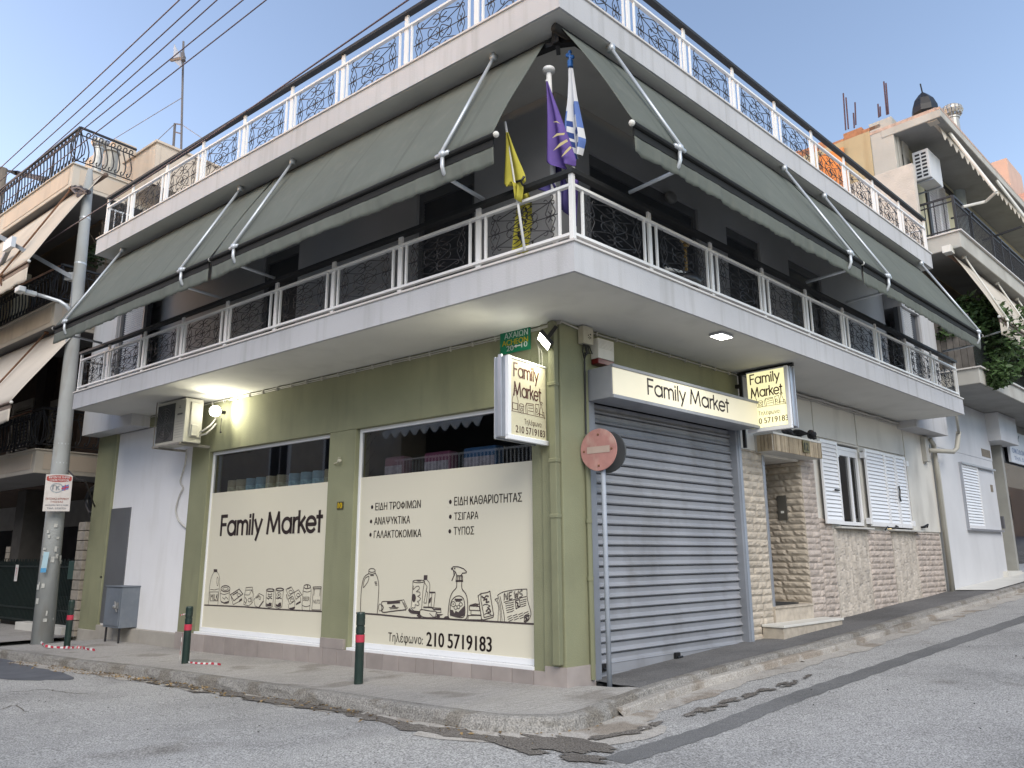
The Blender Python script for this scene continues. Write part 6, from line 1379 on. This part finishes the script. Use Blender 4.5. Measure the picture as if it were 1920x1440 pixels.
st_ = thing('steel_bracket_arm', 'grey square steel arm reaching from the concrete pole to the left edge', 'bracket', W3(138, 520))
mb = MB(); mb.bar(W3(139, 522, -.08), W3(20, 455, -1.0), .11, .09); mb.bar(W3(20, 455, -1.0), W3(-60, 410, -1.6), .13, .10); mb.bar(W3(20, 460, -1.0), W3(-5, 510, -.7), .09); mb.build('beam', M('grey steel', (.22, .24, .27), .5, .1), st_)
mb = MB(); c = W3(18, 458, -1.05); mb.bar(c-XL*.25, c+XL*.25, .10, .26); mb.bar(W3(128, 520, -.1), W3(143, 519, -.05), .18); mb.build('bracket_plate', galv, st_)
mb = MB(); mb.bar(W3(137, 530, -.12), W3(133, 585, -.12), .04); mb.build('conduit', M('grey steel', (.22, .24, .27), .5, .1), up)
# second pole at the left edge
q = onz(6, 320, 10.2); d_ = 31; rr = ray(6, 316); q = CAM+rr*(30/rr.length); 
op = thing('wooden_pole', 'weathered wooden pole with crossing cables at the far left edge', 'utility pole', V((q.x, q.y, -.4)))
mb = MB(); mb.tube([V((q.x, q.y, -.4)), q], [.17, .13], 10); mb.build('shaft', M('weathered wood', (.20, .17, .14), .9, .2, 3), op)
bkm = M('bundle cable', (.045, .04, .045), .6)
mb = MB(); cp_ = [q-Z*.05, W3(30, 322, 2), W3(75, 335, 1), W3(130, 350, .2), W3(150, 356, -.1), W3(163, 360, -.12)]
for k in range(7): mb.tube([p+V((random.uniform(-.08, .08), 0, random.uniform(-.12, .10)*(1 if 0 < i < 5 else .3))) for i, p in enumerate(cp_)], .035, 5)
mb.tube([W3(75, 335, 1), W3(85, 346, .8), W3(120, 352, .3), W3(140, 350, 0)], .03, 5); mb.tube([W3(128, 349, .2), W3(150, 351, 0), W3(166, 358, -.1), W3(160, 363, -.1), W3(138, 355, 0)], .03, 5)
mb.bar(W3(150, 366, -.1), W3(160, 366, -.05), .16); mb.build('cable_bundle', bkm, label='black bundle of cables between the two poles at the upper left', cat='cable')
wm = M('overhead wire', (.10, .07, .085), .5)
names = ['lowest left', 'second', 'third', 'fourth', 'fifth']
for (p, s_, lab) in (((0, 312), (327, 0), 'topmost overhead wire of the five crossing the upper left sky'), ((20, 318), (365, 0), 'second overhead wire from the top in the upper left sky'), ((33, 328), (397, 0), 'middle overhead wire of the five in the upper left sky'), ((0, 363), (445, 0), 'fourth overhead wire, passing before the turbine vent'), ((0, 383), (488, 0), 'lowest of the five overhead wires, crossing the antenna mast')):
    a, b = onz(*p, 10.3), onz(*s_, 10.3); e = (b-a); b2 = b+e.normalized()*9; a2 = a-e.normalized()*4; pts = []
    for k in range(25):
        t_ = k/24; pp_ = a2.lerp(b2, t_); pts.append(pp_-Z*.10*math.sin(math.pi*t_))
    mb = MB(); mb.tube(pts, .0115, 6); mb.build('overhead_wire', wm, label=lab, cat='wire', group='overhead wires at the upper left', smooth=True)
a = hit(380, 265, L(0, -1.7, 0), YL); b = hit(765, 0, L(0, -1.7, 0), YL); e = (b-a)
mb = MB(); mb.tube([hit(55, 475, L(0, -1.2, 0), YL), hit(200, 382, L(0, -1.5, 0), YL), a, b, b+e*1.2], .013, 6); mb.build('service_cable', wm, label='single cable running just above the roof handrail on the left street', cat='cable', smooth=True)
mb = MB(); mb.tube([W3(128, 882, -.2), W3(142, 897, -.1), W3(160, 902, .3), L(-13.0, .1, 2.55)], .016, 6); mb.build('pole_cable', bkm, label='dark cable from the concrete pole to the green corner pillar', cat='cable', smooth=True)

# ================================================================ right neighbour
ywall = M('yellow stained concrete', (.43, .35, .215), .92, .12, .7, .4, 40, dirt=(.26, .17, .08), dscale=(2.2, 2.2, .25), damt=.6)
pwall = M('pale yellow wall', (.47, .44, .30), .9, .06, .8, .2, 60, dirt=(.3, .28, .2), damt=.35)
rwall = M('rough pale wall', (.52, .475, .42), .93, .12, 2.2, .8, 25, dirt=(.33, .30, .26), damt=.5)
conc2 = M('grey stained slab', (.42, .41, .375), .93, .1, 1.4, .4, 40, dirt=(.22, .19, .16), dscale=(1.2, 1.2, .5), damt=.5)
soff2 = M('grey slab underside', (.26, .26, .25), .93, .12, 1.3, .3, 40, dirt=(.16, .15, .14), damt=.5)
bluew = M('bluish white wall', (.56, .57, .59), .88, .06, .9, .35, 40, dirt=(.4, .41, .44), damt=.35)
rbx = 13.47
rb_ = thing('yellow_apartment_building', 'weathered yellow and white apartment building uphill on the right', 'building', R(rbx, 0, .6))
mb = MB(); mb.box(R, rbx, 18.35, .0, .4, -.2, 4.66); mb.box(R, rbx, 18.35, -.012, .39, 4.10, 5.5); mb.box(R, 18.2, 20.0, -.35, .4, 4.68, 5.5); mb.build('ground_wall', bluew, rb_, bevel=.01)
mb = MB(); mb.box(R, 13.48, 18.4, -.03, 0, .3, .95); mb.build('plinth', M('plinth grey', (.45, .45, .45), .9, .1), rb_) if False else None
mb = MB(); mb.box(R, 18.36, 19.3, .5, 3, .3, 5.5); mb.box(R, 18.36, 19.1, .35, .5, .3, 5.5); mb.build('entrance_wall', M('green grey wall', (.26, .27, .235), .85, .1, 1, dirt=(.18, .14, .08), damt=.5), rb_)
mb = MB(); mb.box(R, 19.3, 19.5, -.02, .5, .3, 5.5); mb.box(R, 19.5, 30, .0, .5, 4.9, 5.5); mb.build('entrance_pillar', M('grey pillar', (.30, .30, .28), .8, .1), rb_)
sf = MB(); sf.box(R, 19.5, 30, .2, .3, 1.1, 4.9); so = sf.build('shop_front', darkin, rb_); mb = MB(); mb.box(R, 19.5, 30, .05, .06, 1.2, 4.9); mb.build('pane', glassm, so); mb = MB(); mb.box(R, 19.5, 30, -.02, .1, .9, 1.2); mb.box(R, 22.4, 22.5, .0, .1, 1.2, 4.9); mb.build('frame', alug, so)
mb = MB(); mb.box(R, 18.62, 18.74, -.0, .36, 2.2, 2.55); mb.build('intercom', M('dark plate 2', (.1, .1, .11), .4), rb_)
# its ground floor window
x0, x1, z0, z1 = 15.28, 18.1, 2.14, 3.80
w = MB(); w.box(R, x0, x0+.05, -.06, .0, z0, z1); w.box(R, x0, x1+.1, -.10, -.0, z1, z1+.05); w.box(R, x0, x1+.1, -.10, .0, z0-.05, z0); wo = w.build('window', alug, rb_)
m = MB(); leaf(m, R, x0+.06, 16.72, z0, z1, -.05, 20); m.build('shutter_leaf', alum, wo); m = MB(); m.box(R, 16.74, x1, -.02, -.005, z0, z1); m.build('plain_panel', bluew, wo)
mb = MB(); mb.box(R, 17.75, 17.95, -.03, -.0, 3.2, 3.4); mb.box(R, 17.4, 18.2, -.02, -.013, 4.18, 4.40); mb.build('grating', M('brown grating', (.2, .17, .13), .8, .2, 20), rb_)
# upper walls
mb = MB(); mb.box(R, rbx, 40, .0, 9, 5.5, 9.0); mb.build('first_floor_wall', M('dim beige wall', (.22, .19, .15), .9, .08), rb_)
mb = MB(); mb.box(R, rbx+.9, 40, .0, 9, 9.0, 12.6); mb.build('second_floor_wall', pwall, rb_)
mb = MB(); mb.box(R, rbx, rbx+.9, .0, .6, 9.0, 13.15); mb.box(R, rbx+.18, rbx+.30, -.04, .0, 9.4, 12.95); mb.box(R, rbx+.5, rbx+.95, -.05, .0, 9.4, 13.0); mb.build('corner_strip', conc2, rb_, bevel=.01)
mb = MB(); mb.box(R, rbx-.02, rbx+.5, .6, 9.5, 7, 12.95); mb.build('side_wall', ywall, rb_)
mb = MB(); y = .3; k = 0
while y < 9.3:
    b_ = y+random.uniform(.35, .6); zt_ = 12.95+.22+.04*random.random()-(.0 if random.random() > .2 else .15); mb.box(R, rbx, rbx+.3, y, b_-.01, 12.95, zt_); y = b_; k += 1
mb.build('clay_block_row', M('clay blocks', (.36, .17, .09), .95, .15, 8, .6, 40, island=.2), rb_)
mb = MB()
for px0, py0, px1_, py1_ in ((1585, 232, 1581, 175), (1590, 230, 1586, 183), (1601, 228, 1600, 212), (1604, 222, 1603, 192), (1647, 208, 1646, 195), (1650, 206, 1650, 200), (1662, 203, 1657, 153), (1665, 202, 1661, 156)):
    a, b = aRx(px0, py0+6, rbx+.15), aRx(px1_, py1_, rbx+.15); mb = MB(); mb.tube([R(rbx+.15, a.y, a.z-.1), R(rbx+.15, b.y, b.z)], .022, 5); mb.build('rebar', M('dark rusty bar', (.09, .05, .06), .8), rb_)
mb = MB(); q0 = aRx(1715, 309, 13.62); q1 = aRx(1725, 395, 13.62)
mb.box(R, 13.44, 13.62, q0.y, 5.0, 9.0, q0.z); mb.build('rough_side_wall', rwall, rb_, bevel=.02)
q0, q1 = aRx(1536, 290, 13.40), aRx(1582, 280, 13.40); mb = MB(); mb.box(R, 13.36, 13.43, min(q0.y, q1.y), max(q0.y, q1.y), 8.0, (q0.z+q1.z)/2); mb.build('orange_wall_patch', M('orange paint', (.62, .22, .06), .85, .12, 2, dirt=(.6, .45, .3), damt=.4), rb_)
for z0, z1, x0, nm in ((5.52, 5.90, 13.62, 'balcony_slab'), (9.03, 9.45, 13.62, 'balcony_slab'), (12.60, 12.81, 13.45, 'roof_slab')):
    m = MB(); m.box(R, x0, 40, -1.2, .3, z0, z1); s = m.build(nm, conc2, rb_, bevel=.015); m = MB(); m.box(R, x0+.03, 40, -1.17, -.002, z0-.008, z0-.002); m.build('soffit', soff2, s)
    if nm == 'balcony_slab': m = MB(); m.box(R, x0-.05, 40, -1.26, .0, z1+.001, z1+.035); m.build('marble_edge', M('marble edging', (.60, .57, .54), .5), s)
mb = MB(); y = -1.2
for k in range(9): mb.box(R, 13.45+k*1.2, 13.45+k*1.2+1.19, -1.2, -1.1, 12.812, 12.87+.02*random.random())
mb.box(R, 13.46, 13.56, -1.1, .6, 12.812, 12.90); mb.build('brick_edge', M('pale brick edge', (.45, .33, .27), .95, .2, 8, .5, 40), rb_)
# second floor railing, doors
r = MB(); z0, zt = 9.49, 10.45; Y = -1.14; X = 13.68
for z in (z0+.08, zt-.14, zt): r.bar(R(X, Y, z), R(40, Y, z), .03 if z < zt else .05); r.bar(R(X, Y, z), R(X, .0, z), .03 if z < zt else .05)
x = X
while x < 30: r.bar(R(x, Y, z0), R(x, Y, zt), .022); x += .115
for k in range(1, 10): r.bar(R(X, lerp(Y, 0, k/10), z0), R(X, lerp(Y, 0, k/10), zt), .022) if k % 2 == 0 else None
for x in (X, 15.0, 16.9, 17.8, 18.6, 20.5): r.bar(R(x, Y, z0), R(x, Y, zt), .06); 
r.bar(R(15.2, Y-.05, zt), R(15.2, Y+.5, zt+.02), .04); r.bar(R(15.2+2, Y-.7, zt), R(15.2+2, Y+.3, zt-.1), .05)
for i in range(7):
    for j in range(9): c = R(17.0+i*.11, Y, z0+.14+j*.095); r.tube([c+XR*.05*math.cos(t_)+Z*.045*math.sin(t_) for t_ in [k*math.pi/3 for k in range(7)]], .01, 4, cap=False)
r.build('balcony_railing', iron, rb_)
a, b = aR(1746, 400, -.02).x, aR(1776, 400, -.02).x; zt_ = aR(1750, 335, -.02).z
d = MB(); d.box(R, a-.25, a-.05, -.05, .0, 9.45, zt_+.3); d.box(R, a-.05, b+.9, -.05, .0, zt_-.05, zt_+.1); do = d.build('balcony_door', iron, rb_); m = MB(); leaf(m, R, a-.04, (a+b)/2, 9.5, zt_-.05, -.05, 30); leaf(m, R, (a+b)/2+.02, b, 9.5, zt_-.05, -.05, 30); m.build('louvre_leaf', M('pale louvre', (.5, .49, .5), .5), do)
a, b = aR(1691, 290, -.0), aR(1704, 285, -.0); m = MB(); m.box(R, a.x, b.x+.3, -.02, .0, a.z-1.2, a.z); m.build('small_window', darkin, rb_)
rl_ = MB(); rl_.tube([R(18.5, -.05, 9.5), R(18.5, -.05, 12.6)], .22, 10); rl_.build('water_heater', M('heater grey', (.35, .40, .40), .4, .1), rb_)
# its air conditioner
f0 = aRx(1725, 318, 14.05); acx = 14.05; q_t = aRx(1722, 283, acx); q_b = aRx(1726, 337, acx); yf = q_t.y; zt2, zb2 = q_t.z, q_b.z
ac3 = thing('air_conditioner', 'pale air conditioner with a square grid high on the yellow building', 'air conditioner', R(acx+.4, -.2, zb2)); yo = -.62
mb = MB(); mb.box(R, acx, acx+.95, yo, yo+.40, zb2, zt2); mb.build('casing', M('white casing', (.55, .56, .57), .5, .04), ac3, bevel=.012)
mb = MB()
for i in range(2):
    for j in range(7): mb.box(R, acx-.004, acx+.002, yo+.06+i*.16, yo+.18+i*.16, zb2+.06+j*(zt2-zb2-.1)/7, zb2+.03+(j+.86)*(zt2-zb2-.1)/7)
mb.build('side_grid', blackp, ac3); mb = MB(); mb.bar(R(acx+.1, -.62, zb2-.03), R(acx+.1, 0, zb2-.03), .04); mb.bar(R(acx+.8, -.62, zb2-.03), R(acx+.8, 0, zb2-.03), .04); mb.build('bracket', alug, ac3)
# retracted awning under its roof slab and cream awning below
ra = thing('retracted_awning', 'rolled up awning with bare white arms under the roof slab of the yellow building', 'awning', R(16, -.8, 12.3)); mb = MB()
c0_ = aR(1750, 228, -.95); mb.tube([R(c0_.x, -.95, c0_.z), R(24, -.95, c0_.z)], .06, 8); mb.box(R, c0_.x-.15, c0_.x+.1, -1.08, -.84, c0_.z-.06, c0_.z+.12); mb.build('roller_tube', creamc, ra)
mb = MB(); p0, p1 = R(c0_.x+.9, -1.0, c0_.z+.0), hit(1868, 360, R(0, -2.0, 0), YR); mb.tube([hit(1778, 246, R(0, -1.05, 0), YR), p1], .04, 8); mb.tube([p1, hit(1848, 378, R(0, -1.6, 0), YR), hit(1805, 388, R(0, -1.2, 0), YR)], .04, 8); mb.build('arm', plastic, ra); mb = MB(); mb.tube([hit(1862, 330, R(0, -1.05, 0), YR), hit(1935, 425, R(0, -2, 0), YR)], .04, 8); mb.build('arm', plastic, ra)
mb = MB(); mb.grid(lambda u, v: R(lerp(c0_.x+.3, 23, u), -1.0-.05*v, c0_.z-.05-v*(.28+.09*math.sin(u*120))), 120, 2); mb.build('valance', creamc, ra)
q0, q1 = aR(1872, 592, -2.05), aR(1786, 474, -.8)
awning(R, 13.85, 26, [14.35, 17.2, 19.2], 'cream awning over the leafy first floor balcony of the yellow building', yt=-.92, zt=8.95, yb=-1.74, zb=7.13, group=None, cm=creamc, armm=plastic, dark=M('brown bar', (.12, .08, .06), .6), endy=-1.2, endz=6.8, val=.35)
mb = MB(); c_ = aR(1777, 469, -.9); mb.box(R, c_.x-.1, c_.x+.18, -1.0, -.8, c_.z-.08, c_.z+.10); mb.build('awning_end_bracket', plastic, label='white awning bracket under the second floor slab of the yellow building', cat='bracket')
# first floor railing, screen and bush
r = MB(); z0, zt = 5.94, 6.9
for z in (z0+.08, zt): r.bar(R(13.68, -1.14, z), R(40, -1.14, z), .04)
x = 13.7
while x < 30: r.bar(R(x, -1.14, z0), R(x, -1.14, zt), .02); x += .11
r.build('balcony_railing', M('dark iron', (.015, .02, .018), .5), rb_)
mb = MB(); x = -1.12
while x < .0: mb.box(lambda a, b, c: R(13.66+b, a, c), x, x+.13, random.uniform(-.02, .02), .025+random.uniform(0, .015), 5.95, 7.35+random.uniform(-.06, .06)); x += .14
mb.build('plank_screen', M('weathered planks', (.11, .10, .09), .9, .3, 4, island=.35), rb_)
for k, (x, dz) in enumerate(((14.4, 0), (15.7, 0))):
    pass
bu = thing('leafy_bush', 'leafy green bush spilling over the first floor balcony of the yellow building', 'plant', R(15.0, -1.0, 5.95))
cs_ = [(hit(*p, R(0, n__, 0), YR), r_) for p, n__, r_ in (((1870, 640), -1.45, .75), ((1862, 605), -1.35, .6), ((1885, 668), -1.5, .62), ((1874, 700), -1.45, .42), ((1840, 600), -1.1, .5), ((1905, 635), -1.35, .7), ((1850, 590), -1.15, .5), ((1870, 712), -1.42, .25), ((1800, 600), -.7, .5), ((1780, 625), -.6, .35), ((1822, 575), -.9, .45), ((1912, 600), -1.3, .5))]
leaves('foliage', cs_, 4200, .045, .12, None, bu)
mb = MB(); b0 = R(15.0, -.9, 6.0)
for c_, r_ in cs_: mb.tube([b0, b0.lerp(c_, .55)+Z*.15, c_], [.03, .02, .008], 5)
mb.build('branches', bark, bu)
# roof things of the right neighbour
P = aR(1735, 215, -.6); P = R(P.x, -.6, 12.85)
cw = thing('chimney_cowl', 'black pointed chimney cowl on the corner of the yellow building roof', 'chimney', P); a_ = hit(1735, 190, P, YR); hh_ = hit(1735, 186, P, YR).z-P.z
mb = MB(); mb.lathe(P, [(.22, 0), (.22, .30)], 14); mb.build('stack', M('clay pipe', (.22, .12, .09), .9), cw)
mb = MB(); mb.lathe(P, [(.24, .28), (.34, .45), (.33, .62), (.25, .85), (.12, 1.02), (.02, 1.12)], 8); mb.tube([P+Z*1.1, P+Z*1.35-XR*.08], .02, 5); mb.build('hood', blackp, cw)
P = hit(1786, 225, R(0, -.2, 0), YR); turbine(V((P.x, P.y, 12.8)), .34, 'turbine vent on a silver pipe on the yellow building roof', max(.3, P.z-12.8+.02))
# marble apron and entrance step
mb = MB(); 
def ma(x, y): P = R(x, y, 0); return V((P.x, P.y, h(P)+.02))
mb.grid(lambda u, v: ma(lerp(13.5, 24, u)+.35*v*(1-u), lerp(.0, -.82, v)), 20, 3); mb.build('marble_apron', marble, rb_)
mb = MB(); mb.box(R, 17.9, 19.3, -.12, .5, .5, 1.02); mb.build('entrance_step', marble, rb_)
# shop sign of the right neighbour
q0, q1 = aR(1888, 808, -.06), aR(1905, 868, -.06); sg = MB(); sg.box(R, q0.x, q0.x+3.2, -.07, -.0, q1.z+.0, q0.z+.05)
so_ = sg.build('shop_sign', M('white sign board', (.60, .63, .68), .5, .06, 3), label='white shop sign with blue lettering at the right edge', cat='sign'); t = MB(); PR_ = lambda u, v: R(u, -.072, v)
put_text(t, 'ΤΕΥ', PR_, q0.x+.22, q0.z-.24, 1.05, .20, .02); t.build('lettering', M('dark slate print', (.10, .13, .18), .6), so_)
t = MB(); put_text(t, 'ΟΙΚΟΔΟΜ', PR_, q0.x+.22, q1.z+.30, 1.45, .14, .012); put_text(t, 'ΤΗΛ. 57', PR_, q0.x+.35, q1.z+.09, 1.2, .11, .004); t.build('lettering', M('blue print 2', (.08, .16, .36), .6), so_)
# pinkish house further uphill
c_ = aR(1887, 296, 1.0); pk = thing('pink_building', 'pinkish rooftop block of a building further uphill at the right edge', 'building', R(c_.x+12, 1, 3))
k = 1.6; cc = R(c_.x, 1.0, c_.z); far = CAM+(cc-CAM)*k; fl2 = inR(far)
mb = MB(); mb.box(R, fl2.x, fl2.x+4.0, fl2.y, fl2.y+6, 2, fl2.z); mb.build('wall', M('pinkish plaster', (.55, .38, .31), .9, .06, 1, dirt=(.4, .33, .26), damt=.4), pk)
mb = MB(); mb.box(R, fl2.x, fl2.x+14, fl2.y-1.5, fl2.y+6, 2, fl2.z-3.0); mb.build('lower_storey', M('dull pink plaster', (.50, .30, .25), .9, .06), pk)
mb = MB()
for z in (fl2.z-.9, fl2.z-1.3): mb.bar(R(fl2.x+2.5, fl2.y-1.5, z), R(fl2.x+14, fl2.y-1.5, z), .06)
for kx in range(12): mb.bar(R(fl2.x+2.5+kx, fl2.y-1.5, fl2.z-3), R(fl2.x+2.5+kx, fl2.y-1.5, fl2.z-.9), .05)
mb.build('roof_railing', M('blue paint', (.10, .20, .42), .5), pk)

# ================================================================ houses across the left street (seen in the shop windows)
ob = thing('opposite_building', 'low house with pale awnings across the left street, mirrored in the shop windows', 'building', L(-16, -10, 0))
mb = MB(); mb.box(L, -14.0, -4, -16, -11.4, -.5, 7.5); mb.box(L, -34, -14.0, -16, -10.2, -.5, 8.0); mb.build('wall', M('opposite wall', (.42, .38, .32), .9, .1), ob)
mb = MB(); mb.box(L, -14.0, -4, -11.4, -9.9, 3.1, 3.6); mb.box(L, -14.0, -4, -11.4, -9.9, 6.6, 7.0); mb.build('balcony_slab', M('opposite slab', (.45, .44, .42), .9), ob)
mb = MB(); mb.box(L, -13.9, -4.1, -11.39, -11.3, 3.6, 6.6); mb.build('dark_opening', darkin, ob)
mb = MB()
for k in range(66): mb.bar(L(-13.9+.15*k, -9.95, 3.6), L(-13.9+.15*k, -9.95, 4.7), .03)
mb.bar(L(-14.0, -9.95, 4.7), L(-4, -9.95, 4.7), .06); mb.build('railing', whitep, ob)
for a_, b_ in ((-13.9, -9.6), (-8.8, -4.1)): mb = MB(); mb.grid(lambda u, v: L(lerp(a_, b_, u), lerp(-10.9, -9.2, v), lerp(6.5, 5.55, v)-(.22*abs(math.sin(u*30)) if v > .95 else 0)), 80, 8); mb.build('awning', M('opposite awning', (.55, .52, .47), .8), ob)
for x in (-17.5, -21.0, -26):
    w = MB(); w.box(L, x-.7, x+.7, -10.2, -10.14, 3.4, 6.0); wo = w.build('window', alum, ob); w = MB(); w.box(L, x-.55, x+.02, -10.14, -10.12, 3.5, 5.9); w.box(L, x+.10, x+.55, -10.14, -10.12, 3.5, 5.9); w.build('pane', darkin, wo)
mb = MB(); mb.box(L, -34, -14, -10.2, -10.1, 6.3, 6.5); mb.build('cornice', M('opposite slab', (.45, .44, .42), .9), ob)
ob2 = thing('street_end_sky_block', 'plain apartment block closing the far end of the left street', 'building', L(-70, -6, 0))  # out of view; put in to keep the orange low sky out of reflections
mb = MB(); mb.box(L, -80, -66, -30, 14, -1, 12); mb.box(L, -66, -34.2, -20, -10.5, -1, 9); mb.build('wall', M('opposite wall 2', (.36, .33, .29), .9, .15, .3), ob2)
ob3 = thing('right_sky_block', 'plain low house across the right street', 'building', R(30, -12, 1))  # unseen block added so the shop glass does not mirror the glowing horizon
mb = MB(); mb.box(R, 12, 75, -18, -10, -1, 6.5); mb.box(R, 75, 82, -18, 14, -1, 13); mb.build('wall', M('opposite wall 3', (.40, .38, .34), .9, .15, .3), ob3)
for k in range(10): w = MB(); w.box(R, 15+k*5, 16.3+k*5, -10, -9.96, 2.2+k*.2, 4+k*.2); w.build('window', darkin, ob3)
bt = thing('bare_tree', 'thin bare street tree across the left street, mirrored in the shop window', 'tree', L(-15, -9.2, -.2)); mb = MB()
mb.tube([L(-15, -9.2, -.2), L(-15.1, -9.2, 1.6), L(-15, -9.2, 4.4), L(-15.1, -9.2, 7)], [.08, .06, .04, .015], 7); mb.build('trunk', bark, bt); mb = MB()
for k in range(16): z_ = random.uniform(2.6, 6.2); a_ = random.random()*6.3; l_ = random.uniform(.5, 1.1); b0 = L(-15.05, -9.2, z_); mb.tube([b0, b0+V((math.cos(a_)*l_*.5, math.sin(a_)*l_*.5, l_*.4)), b0+V((math.cos(a_)*l_, math.sin(a_)*l_, l_*1.1))], [.02, .013, .005], 4)
mb.build('crown', bark, bt)

# ================================================================ camera, sky, sun
cd = bpy.data.cameras.new('camera'); cd.sensor_fit = 'HORIZONTAL'; cd.sensor_width = 36; cd.lens = F_PX/1920*36; cd.clip_end = 2000; cd.clip_start = .05
co = bpy.data.objects.new('camera', cd); COL.objects.link(co)
m = Matrix((( c_r.x, c_u.x, -c_f.x), (c_r.y, c_u.y, -c_f.y), (c_r.z, c_u.z, -c_f.z))).to_4x4(); m.translation = CAM; co.matrix_world = m
S.camera = co
SUN_EL, SUN_AZ = math.radians(9), math.radians(-84)    # sun low beyond the houses on the left: soft dusk light
W = bpy.data.worlds.new('World'); S.world = W; W.use_nodes = True; nt = W.node_tree; N = nt.nodes; K = nt.links
sk = N.new('ShaderNodeTexSky'); sk.sky_type = 'NISHITA'; sk.sun_disc = False; sk.sun_elevation = SUN_EL; sk.sun_rotation = SUN_AZ; sk.air_density = 1.0; sk.dust_density = .5; sk.ozone_density = 1.6
bg = N['Background']; bg.inputs[1].default_value = .15
mxs = N.new('ShaderNodeMix'); mxs.data_type = 'RGBA'; mxs.blend_type = 'MULTIPLY'; mxs.inputs[0].default_value = 1; mxs.inputs[7].default_value = (1.0, .835, .835, 1)
K.new(sk.outputs[0], mxs.inputs[6]); K.new(mxs.outputs[2], bg.inputs[0])
ld = bpy.data.lights.new('sun', 'SUN'); ld.energy = 1.0; ld.angle = math.radians(40); ld.color = (1, .93, .84)
lo = bpy.data.objects.new('sun', ld); COL.objects.link(lo); sel = math.radians(40); saz = math.radians(172)
sd_ = V((math.sin(saz)*math.cos(sel), math.cos(saz)*math.cos(sel), math.sin(sel))); lo.rotation_euler = sd_.to_track_quat('Z', 'Y').to_euler()
S.view_settings.view_transform = 'Standard'; S.view_settings.look = 'None'; S.view_settings.exposure = 1.74; S.view_settings.gamma = 1
S.render.engine = 'CYCLES'; S.cycles.max_bounces = 8
